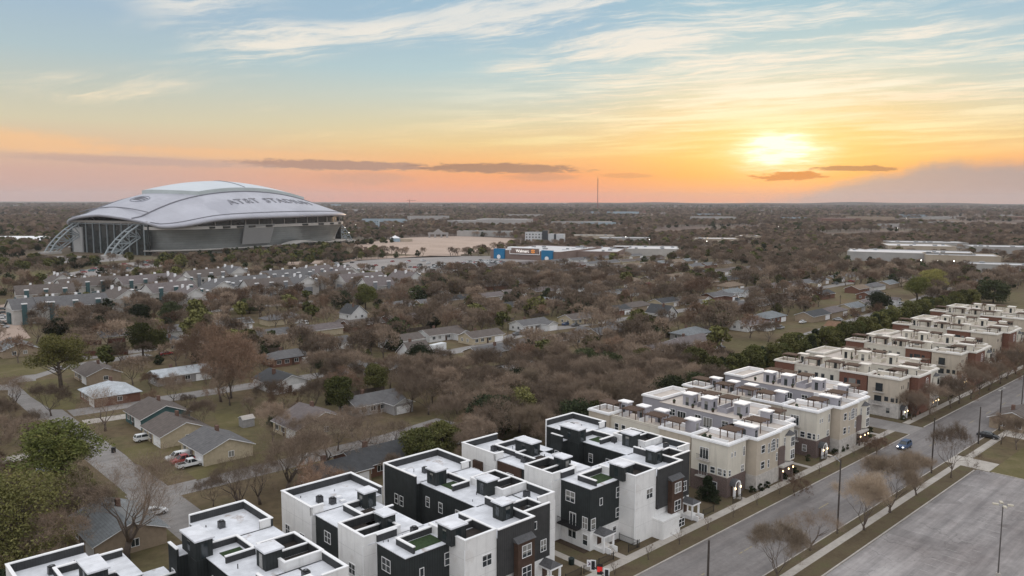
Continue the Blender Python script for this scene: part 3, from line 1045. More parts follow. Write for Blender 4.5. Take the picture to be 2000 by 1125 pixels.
    mb.box(lx[0], lx[1], 23.6, 26.6, ZR + 0.13, ZR + 0.18, lawn)
    mb.build('roof_lawn', B.root)
    # joined across the street end of the drive
    B.p('dark_wall').box(10.2, 20.2, 13.4, 15.6, 2.6, ZR - 0.3, dk)
    B.p('roof').box(10.0, 20.4, 13.4, 16.4, ZR - 0.29, ZR - 0.18, rf)
    for x0, x1, y0, y1 in ((0.3, 4.2, 18.42, 21.9), (0.3, 4.2, 15.8, 18.1), (4.75, 8.2, 23.2, 26.2), (11.3, 14.7, 6.0, 10.0), (21.75, 26.3, 8.5, 10.9), (26.3, 30.8, 19.75, 23.3), (26.3, 30.8, 16.1, 19.3)):
        d = MB()
        d.box(x0, x1, y0, y1, ZR + 0.122, ZR + 0.15, deck_dark)
        d.build('terrace_deck', B.root)
    rr = random.Random(int(s0))
    for i in range(12):
        x, y = rr.choice([(rr.uniform(1, 8), rr.uniform(31, 38)), (rr.uniform(1.5, 8.5), rr.uniform(23.5, 28)), (rr.uniform(21, 30), rr.uniform(31, 38)), (rr.uniform(21, 25), rr.uniform(16, 22)), (rr.uniform(2.5, 8), rr.uniform(13.2, 14.8))])
        v = MB()
        v.cyl(x, y, ZR + 0.1, ZR + rr.uniform(0.4, 0.8), 0.07, steel if i % 2 else black_metal, 7)
        v.build('roof_pipe', B.root)
    for x, y, z1 in ((-0.06, 29.6, ZR), (9.2, 5.34, ZR), (21.9, 5.4, 4.8), (1.94, 15.4, ZR), (-0.06, 15.7, ZR)):
        v = MB()
        v.box(x - 0.05, x + 0.05, y - 0.05, y + 0.05, 0, z1, trim_white)
        v.build('downpipe', B.root)
    d = MB()
    d.box(-0.15, 31.3, 39.4, 44.0, 0.09, 0.1, M_walk)
    return B.done()


used_k = set()
modern_block(-121.0, False, 'black and white townhouses cut off by the bottom edge of the photo, nearest block', 0)
modern_block(-84.0, True, 'black and white townhouses in the middle, with dark tall walls round an inner drive', 0)
modern_block(-47.4, False, 'black and white townhouses next to the beige townhouses, porch facing the street', 0)

# the flat-roof air conditioners
ac = empty('air_conditioner', (0, 0, 0), 0, 'black air conditioner', 'air conditioner', 'air conditioners on the white roofs')
mb = MB()
mb.box(-0.42, 0.42, -0.42, 0.42, 0.06, 0.95, black_metal)
mb.box(-0.48, 0.48, -0.48, 0.48, 0, 0.06, steel)
for i in range(5):
    mb.box(-0.44, 0.44, -0.44, 0.44, 0.16 + i * 0.17, 0.19 + i * 0.17, steel)
mb.build('casing', ac)
mb = MB()
mb.cyl(0, 0, 0.95, 1.05, 0.36, black_metal, 14)
mb.cyl(0, 0, 1.05, 1.07, 0.12, steel, 8)
mb.build('fan', ac)
freeze(ac)
used_ac = set()
for s0, lab, spots in ((-121.0, 'on the nearest white roof at the bottom edge', [(4.2, 35.2), (25.5, 34.5), (26.8, 12.6), (8.0, 24.2)]),
                       (-84.0, 'on the white roof of the middle black and white block', [(3.6, 33.6), (4.7, 31.6), (23.6, 33.2), (24.7, 31.9), (7.4, 14.2), (28.6, 13.4), (24.3, 8.6)]),
                       (-47.4, 'on the black and white block by the beige townhouses', [(3.5, 34.0), (3.2, 25.6), (25.5, 34.5), (28.6, 13.2), (24.2, 22.2)])):
    for a, b in spots:
        p = W(s0 + a, b, ZR + 0.12)
        place(ac, used_ac, 'air_conditioner', p, ROT, 'black air conditioner box ' + lab, 'air conditioners on the white roofs')
# low white roof vents
vent = MB()
vent.box(-0.45, 0.45, -0.45, 0.45, 0, 0.18, roof_white)
vent.box(-0.35, 0.35, -0.35, 0.35, 0.18, 0.34, trim_white)
vd = vent.data('roof_hatch')
for s0, spots in ((-84.0, [(6.6, 33.0), (6.2, 31.2), (21.4, 36.4)]), (-47.4, [(26.5, 36.4)])):
    for a, b in spots:
        tag(link('roof_hatch', vd, None, W(s0 + a, b, ZR + 0.12), ROT), 'low white hatch on a flat white roof of the black and white townhouses', 'roof hatch', 'white hatches on the flat roofs')


# ---- beige and brick complexes with roof terraces
def pergola(B, x0, x1, y0, y1, z, h=2.5):
    mb = MB()
    for i in range(int((y1 - y0) / 0.28) + 1):
        y = y0 - 0.2 + i * 0.28
        mb.box(x0 - 0.3, x1 + 0.3, y, y + 0.13, z + h, z + h + 0.14, pergola_wood)
    for x in (x0, (x0 + x1) / 2 - 0.06, x1 - 0.12):
        mb.box(x, x + 0.12, y0 - 0.3, y1 + 0.3, z + h - 0.2, z + h - 0.003, pergola_wood)
    o = mb.build('pergola', B.root)
    for x in (x0 + 0.06, x1 - 0.06):
        for y in (y0 + 0.08, y1 - 0.08):
            l = MB()
            l.box(x - 0.075, x + 0.075, y - 0.075, y + 0.075, z, z + h - 0.2, pergola_wood)
            l.build('post', o)


def arched_window(B, x, y, z, face):
    w, h = 1.7, 1.9
    m, f = MB(), MB()
    arc = [(w / 2 * math.cos(a), w / 2 * math.sin(a) * 0.75) for a in [math.pi * k / 10 for k in range(11)]]
    poly = [(-w / 2, -h / 2), (w / 2, -h / 2)] + [(c, h / 2 + d) for c, d in arc]
    m.mesh([(c, -0.03, d) for c, d in poly], [tuple(range(len(poly)))], glass)
    o = m.build('arched_window', B.root, loc=(x, y, z), rot=FACE[face])
    pts = [(c, -0.05, d) for c, d in poly] + [(-w / 2, -0.05, -h / 2)]
    f.tube(pts, 0.06, trim_white, 4)
    for q in (-w / 6, w / 6):
        f.box(q - 0.035, q + 0.035, -0.07, -0.03, -h / 2, h / 2 + 0.4, trim_white)
    for q in (-h / 6, h / 6, h / 2):
        f.box(-w / 2, w / 2, -0.065, -0.03, q - 0.035, q + 0.035, trim_white)
    f.build('frame', o)


def terrace_block(s0, off, label, group, walls, far=0):
    """beige/brick complex.  walls: dict of materials"""
    B = Bld('terrace_townhouse_block', W(s0, off), ROT, label, 'townhouse block', group)
    B.detail = far < 1
    A1, A2, A3, LV, BG, WT, CAP, RF, IN, BASE, LOW = (walls[k] for k in ('a1', 'a2', 'a3', 'lav', 'front', 'bay', 'cap', 'roof', 'inner', 'base', 'low'))
    zr, zc, zs = 9.9, 10.75, 12.55
    kw = dict(zc=zc, inn=IN, cap=CAP, roof=RF)

    def corn(x0, x1, y0, y1):
        B.p('cornice').box(x0 - 0.28, x1 + 0.28, y0 - 0.28, y1 + 0.28, zc - 0.42, zc - 0.1, CAP)

    def blk(x0, x1, y0, y1, wall, part, sides, base=None, zb=4.0):
        if base:
            B.p('brick_base').box(x0, x1, y0, y1, 0, zb, base)
            B.block(x0 + 0.06, x1 - 0.06, y0 + 0.06, y1, zb, zr, wall, part, sides, **kw)
        else:
            B.block(x0, x1, y0, y1, 0, zr, wall, part, sides, **kw)
        # projecting cornice below the cap, on the parapet sides only
        K = B.p('cornice')
        for sd in sides:
            bx = {'f': (x0 - 0.25, x1 + 0.25, y0 - 0.25, y0 + 0.02), 'k': (x0 - 0.25, x1 + 0.25, y1 - 0.02, y1 + 0.25),
                  'l': (x0 - 0.25, x0 + 0.02, y0 + 0.03, y1 - 0.03), 'r': (x1 - 0.02, x1 + 0.25, y0 + 0.03, y1 - 0.03)}[sd]
            K.box(*bx, zc - 0.38, zc - 0.02, CAP)
    # left wing, from the back to the street
    blk(0, 5.6, 36.2, 42, A1, 'wall', 'flkr')
    B.block(0.7, 6.2, 22.6, 36.2, 0, zr, LOW, 'strip_wall', '', roof=RF, edge=0.05)
    B.par(0.7, 6.2, 22.6, 36.2, zr, zr + 0.45, 'l', LOW, IN, LOW)
    blk(0, 5.7, 15.0, 22.6, A2, 'wall', 'flkr')
    blk(-0.3, 6.4, 6.3, 14.6, A3, 'upper_wall', 'flr', BASE)
    for y in (34.5, 32.6, 29.5, 27.6, 25.0):
        B.win(0.7, y, 7.9, 'l', 0.95, 1.7, 1, 2)
    for y in (20.8, 17.2):
        B.win(0, y, 7.9, 'l', 0.9, 1.8, 1, 2)
        B.win(0, y, 4.4, 'l', 0.9, 1.5, 1, 2)
    for y, z in ((19.0, 7.8), (11.6, 7.8), (11.8, 4.4)):
        x = 0 if y > 15 else -0.24
        B.win(x, y, z, 'l', 1.9, 2.2, 3, 1)
        rl = MB()
        rl.box(x - 0.75, x - 0.01, y - 1.4, y + 1.4, z - 1.4, z - 1.24, limestone)
        for i in range(15):
            rl.box(x - 0.72, x - 0.69, y - 1.35 + i * 0.19, y - 1.33 + i * 0.19, z - 1.24, z - 0.3, black_metal)
        rl.box(x - 0.74, x - 0.67, y - 1.4, y + 1.4, z - 0.3, z - 0.25, black_metal)
        rl.build('balcony', B.root)
    for y, w in ((9.6, 1.0), (8.0, 0.9), (6.9, 0.5)):
        B.win(-0.24, y, 4.9, 'l', w, 1.2, 1, 2)
    B.win(-0.3, 9.0, 1.9, 'l', 0.9, 1.4, 1, 2)
    for x in (1.2, 2.3):
        B.win(x, 6.36, 8.3, 'f', 0.35, 0.9, 1, 1)
    B.win(5.6, 6.36, 8.2, 'f', 0.5, 1.8, 1, 2)
    B.win(5.2, 6.36, 4.8, 'f', 1.0, 1.3, 2, 2)
    B.win(0.6, 6.36, 4.8, 'f', 0.6, 1.1, 1, 2)
    # arched white porch at the brick corner
    pm = MB()
    arc = [(0.75 * math.cos(a), 0.75 * math.sin(a)) for a in [math.pi * k / 8 for k in range(9)]]
    outer = [(1.15 * math.cos(a), 1.15 * math.sin(a)) for a in [math.pi * k / 8 for k in range(9)]]
    for (c0, d0), (c1, d1), (e0, f0), (e1, f1) in zip(outer, outer[1:], arc, arc[1:]):
        P = [(1.7 + c0, 5.1, 2.4 + d0), (1.7 + c1, 5.1, 2.4 + d1), (1.7 + e1, 5.1, 2.4 + f1), (1.7 + e0, 5.1, 2.4 + f0)]
        Q = [(x, 5.45, z) for x, y, z in P]
        pm.mesh(P + Q, [(0, 1, 2, 3), (4, 7, 6, 5), (0, 4, 5, 1), (3, 2, 6, 7)], trim_white)
    pm.box(0.55, 0.95, 5.1, 5.45, 0, 2.4, trim_white)
    pm.box(2.45, 2.85, 5.1, 5.45, 0, 2.4, trim_white)
    po = pm.build('arched_porch', B.root)
    pr = MB()
    for (c0, d0), (c1, d1) in zip(outer, outer[1:]):
        k = 1.04
        pr.face([(1.7 + c0 * k, 5.0, 2.4 + d0 * k), (1.7 + c0 * k, 6.3, 2.4 + d0 * k), (1.7 + c1 * k, 6.3, 2.4 + d1 * k), (1.7 + c1 * k, 5.0, 2.4 + d1 * k)], shingle_grey)
    pr.build('porch_roof', po)
    lp = MB()
    for x in (0.75, 2.65):
        lp.box(x - 0.09, x + 0.09, 4.95, 5.09, 1.9, 2.2, lamp_warm)
    lp.build('porch_lamp', po)
    dm = MB()
    dm.box(1.2, 2.2, 6.2, 6.29, 0.1, 2.4, brown_siding)
    dm.build('front_door', B.root)
    # terraces of the left wing: access rooms, railings, pergolas
    for x0, x1, y0, y1 in ((4.6, 6.2, 34.6, 37.0), (4.4, 6.2, 29.6, 31.8), (4.4, 6.2, 24.6, 27.0)):
        access_room(B, x0, x1, y0, y1, zr, zs, LV, CAP, [('l', 'd')], CAP)
    access_room(B, 3.2, 5.0, 16.2, 18.5, zr, zs, LV, CAP, [('f', 'd')], CAP)
    pergola(B, 2.0, 4.6, 36.6, 40.6, zr)
    pergola(B, 1.0, 3.6, 29.6, 33.4, zr)
    pergola(B, 0.9, 3.4, 23.0, 27.2, zr)
    pergola(B, 0.5, 3.4, 18.0, 21.8, zr)
    pergola(B, 3.2, 6.0, 7.0, 10.4, zr)
    rl = MB()
    for y in (28.6, 33.9, 22.9):
        rl.box(1.0, 4.2, y, y + 0.08, zr + 0.12, zr + 1.15, trim_white)
    rl.box(1.2, 1.28, 7.2, 11.0, zr + 0.12, zr + 1.1, trim_white)
    rl.build('terrace_screen', B.root)
    # right wing
    B.block(19.2, 31.8, 15.0, 36.6, 0, zr, LV, 'wing_wall', '', roof=RF, edge=0.1)
    blk(19.7, 31.9, 36.6, 42, LV, 'wing_wall', 'flkr')
    B.par(19.2, 31.8, 15.0, 36.6, zr, zc, 'r', LV, IN, CAP)
    for y in (33.0, 26.0, 19.0):
        B.win(19.2, y, 8.2, 'l', 1.5, 1.5, 2, 2)
        B.win(19.2, y - 2.6, 7.7, 'l', 2.2, 2.2, 3, 1)
    for x0, x1, y0, y1 in ((21.0, 23.4, 29.0, 31.4), (21.0, 23.6, 23.8, 26.4), (22.0, 24.6, 16.2, 18.6)):
        access_room(B, x0, x1, y0, y1, zr, zs, LV, CAP, [('l', 'd'), ('f', 'w')], CAP)
    rl = MB()
    for y in (27.6, 22.4, 20.0):
        rl.box(21.4, 28.0, y, y + 0.08, zr + 0.12, zr + 1.25, LV)
        rl.box(21.4, 28.0, y - 0.02, y + 0.1, zr + 1.25, zr + 1.32, CAP)
    rl.box(21.3, 21.38, 19.9, 22.4, zr + 0.12, zr + 1.25, LV)
    rl.build('terrace_screen', B.root)
    for y in (32.0, 27.8, 23.0):
        pergola(B, 25.4, 28.4, y - 1.8, y + 1.6, zr)
    # street front: taupe part, white bay, return
    blk(7.0, 16.0, 4.3, 15.0, BG, 'front_wall', 'flr', limestone if far == 0 else None, 3.2)
    blk(16.0, 22.6, 4.6, 15.0, WT, 'bay_wall', 'fr', BASE, 3.4)
    blk(22.6, 26.4, 6.7, 15.0, LV, 'wing_wall', 'fr')
    B.p('brick_panel').box(15.6, 18.2, 4.2, 4.66, 3.4, 7.0, BASE) if far == 0 else None
    B.win(9.4, 4.36, 8.2, 'f', 1.3, 1.5, 1, 2)
    B.win(9.4, 4.36, 4.9, 'f', 1.3, 1.4, 1, 2)
    B.win(11.7, 4.36, 7.9, 'f', 0.5, 1.9, 1, 2)
    arched_window(B, 13.4, 4.36, 7.9, 'f')
    B.win(15.1, 4.36, 8.2, 'f', 0.5, 1.9, 1, 2)
    B.win(11.7, 4.36, 4.7, 'f', 0.5, 1.5, 1, 2)
    B.win(15.0, 4.36, 5.4, 'f', 0.5, 1.6, 1, 2)
    # bow window of the bay
    bw = MB()
    bw.prism([(18.9, 4.6), (19.5, 3.8), (21.5, 3.8), (22.1, 4.6)], 3.6, 9.0, WT)
    b = bw.build('bow_window', B.root)
    hood = MB()
    hood.mesh([(18.7, 4.6, 9.0), (19.4, 3.6, 9.0), (21.6, 3.6, 9.0), (22.3, 4.6, 9.0), (20.5, 4.6, 9.9)], [(0, 1, 4), (1, 2, 4), (2, 3, 4)], shingle_grey)
    hood.build('bow_roof', b)
    for z in (7.6, 4.9):
        B.win(20.5, 3.8, z, 'f', 1.5, 1.9, 2, 2)
        B.win(18.6, 4.6, z, 'f', 0.45, 1.9, 1, 2)
    en = MB()
    en.box(15.8, 20.4, 3.3, 4.59, 3.0, 3.4, limestone)
    en.box(15.9, 16.2, 3.4, 3.7, 0, 3.0, BASE)
    en.box(20.0, 20.3, 3.4, 3.7, 0, 3.0, BASE)
    en.build('entrance_canopy', B.root)
    lp = MB()
    for x in (15.86, 18.2, 20.1):
        lp.box(x, x + 0.16, 3.24, 3.38, 2.2, 2.5, lamp_warm)
    lp.build('entrance_lamp', B.root)
    access_room(B, 7.6, 9.2, 5.4, 9.8, zr, zs, LV, CAP, [('f', 'd'), ('l', 'w')], CAP)
    pergola(B, 13.0, 16.0, 7.0, 10.8, zr)
    access_room(B, 20.6, 22.4, 9.4, 11.4, zr, zs, LV, CAP, [('f', 'd')], CAP)
    pergola(B, 22.8, 25.4, 8.2, 11.8, zr)
    # joined behind the front
    B.block(6.2, 19.2, 12.4, 15.0, 2.6, zr, LV, 'wing_wall', '', roof=RF)
    return B.done()


W_BEIGE = dict(a1=beige, a2=beige, a3=cream, lav=lavender, front=beige, bay=cream, cap=trim_white, roof=deck_cream, inner=trim_white, base=mauve_brick, low=cream)
W_BRICK = dict(a1=red_brick, a2=red_brick, a3=beige, lav=cream, front=red_brick, bay=cream, cap=mat('ivory_trim', (0.72, 0.69, 0.64), 0.7, 0.04), roof=deck_cream, inner=cream, base=limestone, low=cream)
GB, GR = 'beige townhouses with roof pergolas', 'brick townhouses with cream roof terraces'
terrace_block(-8.0, 0.0, 'beige and lavender-grey townhouses next to the black and white ones', GB, W_BEIGE)
terrace_block(27.6, -0.6, 'beige and lavender-grey townhouses on the side street corner', GB, W_BEIGE)
terrace_block(74.6, -0.4, 'red brick and cream townhouses on the side street corner', GR, W_BRICK, 1)
terrace_block(124.5, 0.6, 'red brick and cream townhouses, second brick block past the side street', GR, W_BRICK, 1)
terrace_block(174.5, 4.6, 'red brick and cream townhouses, third brick block past the side street', GR, W_BRICK, 2)
terrace_block(224.0, 8.0, 'red brick and cream townhouses, farthest brick block', GR, W_BRICK, 2)

# potted plants and chairs on the roof terraces
pot = MB()
pot.tube([(0, 0, 0), (0, 0, 0.5)], [0.24, 0.34], brown_siding, 8)
pot.tube([(0, 0, 0.5), (0, 0, 0.75), (0, 0, 1.0)], [0.32, 0.40, 0.1], mat('potted_shrub_leaves', (0.03, 0.042, 0.022), 0.9, 0.4, 6), 7)
pd = pot.data('potted_plant')
for s0, off, spots in ((-8.0, 0, [(0.6, 11.6), (1.0, 12.8), (2.0, 11.8), (2.0, 13.0), (20.4, 33.4), (20.0, 28.0), (20.2, 22.8), (20.2, 15.8), (11.4, 11.0)]),
                       (27.6, -0.6, [(0.6, 11.6), (2.0, 12.4), (20.4, 33.4), (20.0, 28.0), (20.2, 22.8)]), (74.6, -0.4, [(1.2, 12.4), (20.2, 28.0)])):
    for a, b in spots:
        tag(link('potted_plant', pd, None, W(s0 + a, off + b, 10.02), ROT), 'dark shrub in a pot on a roof terrace of the townhouses', 'potted plant', 'potted shrubs on the roof terraces')
# ------------------------------------------------------------------ stadium
ST_C = Vector((-365.0, 985.0, 0.0))
ST_ROT = math.atan2(0.883, 0.47)
RA, RB, RN = 162.0, 112.0, 3.4


def swid(x, a=RA, b=RB, n=RN):
    return b * max(0.0, 1 - abs(x / a) ** n) ** (1 / n)


def roofz(x, y, lift=True):
    A = 77.0 - 35.0 * (abs(x) / RA) ** 2.0
    ze = 39.6 + 0.012 * x - 7.5 * math.exp(-((x + 142) / 34.0) ** 2) - 2.0 * math.exp(-((x - 142) / 30.0) ** 2)
    w = max(swid(x), 78.0)
    z = A - (A - ze) * min(1.15, abs(y) / w) ** 1.75
    return z


def build_stadium():
    pale = mat('stadium_roof_membrane', (0.43, 0.435, 0.49), 0.5, 0.10, 0.03, spec=0.45, stripe=((1, 0, 0), 12.0, 0.10, 0.05), patch=((0.37, 0.375, 0.43), 0.02, 0.52))
    fritted = mat('stadium_fritted_glass', (0.215, 0.230, 0.228), 0.16, 0.22, 0.03, stripe=((0, 0, 1), 2.6, 0.25, 0.12), spec=0.8, metal=0.35)
    darkgl = mat('stadium_dark_glass', (0.022, 0.028, 0.028), 0.18, 0.3, 0.05, spec=0.6)
    band = mat('stadium_stone_band', (0.42, 0.40, 0.38), 0.8, 0.08, 0.05)
    seam = mat('stadium_roof_seam', (0.20, 0.20, 0.23), 0.6, 0.1, 0.1)
    truss = mat('stadium_steel_truss', (0.29, 0.325, 0.345), 0.5, 0.08, 0.1)
    root = empty('stadium', ST_C, ST_ROT, 'huge domed stadium with pale lavender roof, steel arch trusses and glass walls', 'stadium')
    # roof shell with an underside and fascia
    NX, NY = 72, 44
    mb = MB()
    top, bot = [], []
    for i in range(NX + 1):
        u = -1 + 2 * i / NX
        x = RA * math.copysign(1 - (1 - abs(u)) ** 1.6, u) * 0.9985
        w = swid(x)
        for j in range(NY + 1):
            y = (-1 + 2 * j / NY) * w
            top.append((x, y, roofz(x, y)))
            bot.append((x * 0.992, y * 0.985, roofz(x, y) - 2.6))
    n = len(top)
    q = lambda i, j: i * (NY + 1) + j
    F = []
    for i in range(NX):
        for j in range(NY):
            F.append((q(i, j), q(i + 1, j), q(i + 1, j + 1), q(i, j + 1)))
            F.append((n + q(i, j), n + q(i, j + 1), n + q(i + 1, j + 1), n + q(i + 1, j)))
    for i in range(NX):
        F.append((q(i, 0), n + q(i, 0), n + q(i + 1, 0), q(i + 1, 0)))
        F.append((q(i, NY), q(i + 1, NY), n + q(i + 1, NY), n + q(i, NY)))
    for j in range(NY):
        F.append((q(0, j), q(0, j + 1), n + q(0, j + 1), n + q(0, j)))
        F.append((q(NX, j), n + q(NX, j), n + q(NX, j + 1), q(NX, j + 1)))
    mb.mesh(top + bot, F, pale)
    roof = mb.build('roof', root, smooth=True)
    # raised sliding roof panels between the arches
    mb = MB()
    P, Q = [], []
    NX, NY = 30, 14
    for i in range(NX + 1):
        for j in range(NY + 1):
            v = -1 + 2 * j / NY
            u = -1 + 2 * i / NX
            y = 47 * v
            x = u * (94 - 24 * v * v * (1 if u < 0 else -0.3))
            P.append((x, y, roofz(x, y) + 4.2))
            Q.append((x, y, roofz(x, y) - 0.5))
    q = lambda i, j: i * (NY + 1) + j
    n = len(P)
    F = [(q(i, j), q(i + 1, j), q(i + 1, j + 1), q(i, j + 1)) for i in range(NX) for j in range(NY)]
    mb.mesh(P, F, mat('stadium_sliding_panel', (0.58, 0.62, 0.66), 0.5, 0.04, 0.03))
    E = []
    for i in range(NX):
        E += [(q(i, 0), q(i + 1, 0)), (q(i + 1, NY), q(i, NY))]
    for j in range(NY):
        E += [(q(0, j + 1), q(0, j)), (q(NX, j), q(NX, j + 1))]
    for a, b in E:
        mb.face([P[a], Q[a], Q[b], P[b]], mat('stadium_panel_edge', (0.50, 0.55, 0.55), 0.6, 0.05, 0.1))
    sp = mb.build('sliding_roof', root)
    ln = MB()
    ln.tube([(0, y, roofz(0, y) + 4.4) for y in np.linspace(-46, 46, 12)], 0.5, seam, 4)
    ln.build('panel_joint', sp)
    # roof arches and seams
    for sgn in (-1, 1):
        a = MB()
        xs = np.linspace(-158, 158, 60)
        a.tube([(x, sgn * (50 + 0.0 * x), roofz(x, 50) + 0.4) for x in xs], 0.8, seam, 5)
        a.build('roof_arch', root)
        s = MB()
        s.tube([(x, sgn * (swid(x) * 0.93 + 0), roofz(x, swid(x) * 0.93) + 0.3) for x in np.linspace(-150, 150, 50)], 0.5, seam, 4)
        s.build('roof_seam', root)
        e = MB()
        e.tube([(sgn * 143, y, roofz(143, y) + 0.3) for y in np.linspace(-58, 58, 24)], 0.5, seam, 4)
        e.build('roof_seam', root)
    # walls: loft round a rounded plan
    A0, B0, NN = 158.0, 103.0, 3.6
    phis = np.linspace(0, 2 * math.pi, 145)

    def plan(phi, k):
        c, s = math.cos(phi), math.sin(phi)
        return (A0 * k * math.copysign(abs(c) ** (2 / NN), c), B0 * k * math.copysign(abs(s) ** (2 / NN), s))

    def loft(name, prof, m, top=None, gap=True):
        for half in (0, 1):
            side(name, prof, m, half, gap)

    def side(name, prof, m, half, gap):
        mb = MB()
        for p0, p1 in zip(phis, phis[1:]):
            if (p0 + p1 > 2 * math.pi) != bool(half):
                continue
            if gap and all(abs(plan(p, 1)[1]) < 62 and abs(plan(p, 1)[0]) > 120 for p in (p0, p1)):
                continue
            for (k0, z0), (k1, z1) in zip(prof, prof[1:]):
                a, b, c, d = plan(p0, k0), plan(p1, k0), plan(p1, k1), plan(p0, k1)
                za = z1 if z1 is not None else roofz(*d) - 1.2
                zb = z1 if z1 is not None else roofz(*c) - 1.2
                mb.face([(*a, z0), (*b, z0), (*c, zb), (*d, za)], m)
        mb.build(name, root)
    loft('base_wall', [(0.965, 0), (0.965, 4.0)], band)
    loft('ledge', [(1.0, 4.0), (1.03, 4.4), (1.03, 5.2), (0.94, 5.3)], band)
    loft('glass_wall', [(0.935, 5.0), (0.95, 13), (0.972, 20), (1.0, 26.5)], fritted)
    loft('stone_band', [(0.99, 26.5), (1.012, 26.6), (1.012, 29.8), (0.95, 30.0)], band)
    loft('clerestory', [(0.955, 29.9), (0.955, None)], darkgl)
    # openings in the stone band
    for i, x in enumerate((-96, -80, -62, -46, -20, 40, 70, 92, 112)):
        y = -swid(x, A0, B0, NN) * 1.014
        o = MB()
        o.box(x - 5, x + 5, y - 0.4, y + 0.6, 27.2, 29.3, darkgl)
        o.build('band_window', root)
    # clerestory mullions
    mu = MB()
    for x in range(-110, 150, 20):
        y = -swid(x, A0, B0, NN) * 0.957
        mu.box(x - 0.5, x + 0.5, y - 0.6, y + 0.2, 30.0, roofz(x, y) - 1.4, band)
    mu.build('clerestory_mullions', root)
    # blank grey hanging on the glass of the long side
    pnl = MB()
    y0, y1 = -swid(-35, A0, B0, NN) * 0.955 - 1.6, -swid(-35, A0, B0, NN) * 1.0 - 1.9
    pnl.mesh([(-57, y0, 8.2), (-15, y0, 8.2), (-11, y1, 30.5), (-57, y1, 30.5), (-57, y0 + 1.2, 8.2), (-15, y0 + 1.2, 8.2), (-11, y1 + 1.2, 30.5), (-57, y1 + 1.2, 30.5)],
             [(0, 1, 2, 3), (4, 7, 6, 5), (0, 4, 5, 1), (1, 5, 6, 2), (2, 6, 7, 3), (3, 7, 4, 0)], mat('stadium_grey_banner', (0.26, 0.26, 0.26), 0.9, 0.03, 0.05))
    pnl.build('banner', root)
    # entrance canopy arch at the foot of the long side
    cn = MB()
    for k in range(12):
        xa, xb = -8 + k * 6.0, -2 + k * 6.0
        z = lambda x: 3.0 + 6.2 * math.sin(math.pi * (x + 8) / 72.0)
        cn.mesh([(xa, -118, z(xa)), (xb, -118, z(xb)), (xb, -101, z(xb) + 0.5), (xa, -101, z(xa) + 0.5), (xa, -118, z(xa) - 1.2), (xb, -118, z(xb) - 1.2)], [(0, 1, 2, 3), (4, 5, 1, 0)], band)
    cn.build('entrance_canopy', root)
    # the tall glass end walls with their mullions
    for sgn in (-1, 1):
        g1 = MB()
        xw = sgn * 150
        g1.box(min(xw, xw + sgn * 1.5), max(xw, xw + sgn * 1.5), -66, 66, 0, 33, darkgl)
        gw = g1.build('end_glass_wall', root)
        g2 = MB()
        for y in range(-60, 61, 12):
            g2.box(xw + sgn * 1.5, xw + sgn * 2.6, y - 0.32, y + 0.32, 0, 33, truss)
        for z in (32,):
            g2.box(xw + sgn * 1.5, xw + sgn * 2.3, -66, 66, z - 0.35, z + 0.35, truss)
        g2.box(min(xw + sgn * 1.5, xw + sgn * 3), max(xw + sgn * 1.5, xw + sgn * 3), -66, 66, 33, 35.5, band)
        g2.build('mullions', gw)
        g3 = MB()
        g3.box(min(xw, xw + sgn * 3), max(xw, xw + sgn * 3), 42, 58, 0, 28, mat('stadium_pale_panel', (0.44, 0.44, 0.44), 0.8, 0.04, 0.1))
        g3.build('side_panel', root)
        for y in (-50, 50):
            t = MB()
            up = [(sgn * x, z) for x, z in ((189, 0), (183, 9), (175, 17), (165, 25), (153, 32), (138, 38.5))]
            lo = [(sgn * x, z) for x, z in ((179, 0), (172, 6), (162, 12.5), (151, 18.5), (141, 24), (130, 31))]
            for dy in (-4.5, 4.5):
                t.tube([(x, y + dy, z) for x, z in up], 0.9, truss, 6)
                t.tube([(x, y + dy * 0.7, z) for x, z in lo], 0.7, truss, 6)
            for k in range(6):
                t.tube([(up[k][0], y - 4.5, up[k][1]), (up[k][0], y + 4.5, up[k][1])], 0.5, truss, 4)
                for dy in (-4.5, 4.5):
                    t.tube([(up[k][0], y + dy, up[k][1]), (lo[k][0], y + dy * 0.7, lo[k][1])], 0.5, truss, 4)
                    if k < 5:
                        mx, mz = (up[k][0] + up[k + 1][0]) / 2, (up[k][1] + up[k + 1][1]) / 2
                        t.tube([(lo[k][0], y + dy * 0.7, lo[k][1]), (mx, y + dy, mz)], 0.45, truss, 4)
                        t.tube([(mx, y + dy, mz), (lo[k + 1][0], y + dy * 0.7, lo[k + 1][1])], 0.45, truss, 4)
            lg = t.build('arch_leg', root)
            f = MB()
            f.box(min(sgn * 176, sgn * 193), max(sgn * 176, sgn * 193), y - 7, y + 7, -0.5, 2.2, band)
            f.build('footing', lg)

    # roof lettering, draped on the slope; outlined letters
    def letters(txt, size, x0, ybase, name, outline=0.5, width=None):
        cu = bpy.data.curves.new(name, 'FONT')
        cu.body = txt
        cu.size = size
        cu.fill_mode = 'NONE'
        cu.bevel_depth = outline
        cu.bevel_resolution = 0
        cu.resolution_u = 3
        cu.space_character = 1.12
        tmp = bpy.data.objects.new(name, cu)
        COL.objects.link(tmp)
        dg = C.evaluated_depsgraph_get()
        me = bpy.data.meshes.new_from_object(tmp.evaluated_get(dg))
        bpy.data.objects.remove(tmp)
        xs = [v.co.x for v in me.vertices]
        kx = (width / (max(xs) - min(xs))) if width else 1.0
        for v in me.vertices:
            x, y = x0 + (v.co.x - min(xs)) * kx, ybase + v.co.y
            v.co = (x, y, roofz(x, y) + 0.5 + v.co.z)
        me.materials.clear()
        me.materials.append(seam)
        return link(name, me, root)
    letters('AT&T', 16, -56, -83, 'roof_lettering', 0.24, 46)
    letters('STADIUM', 16, 0, -83, 'roof_lettering', 0.24, 78)
    # striped round emblem by the end
    em = MB()
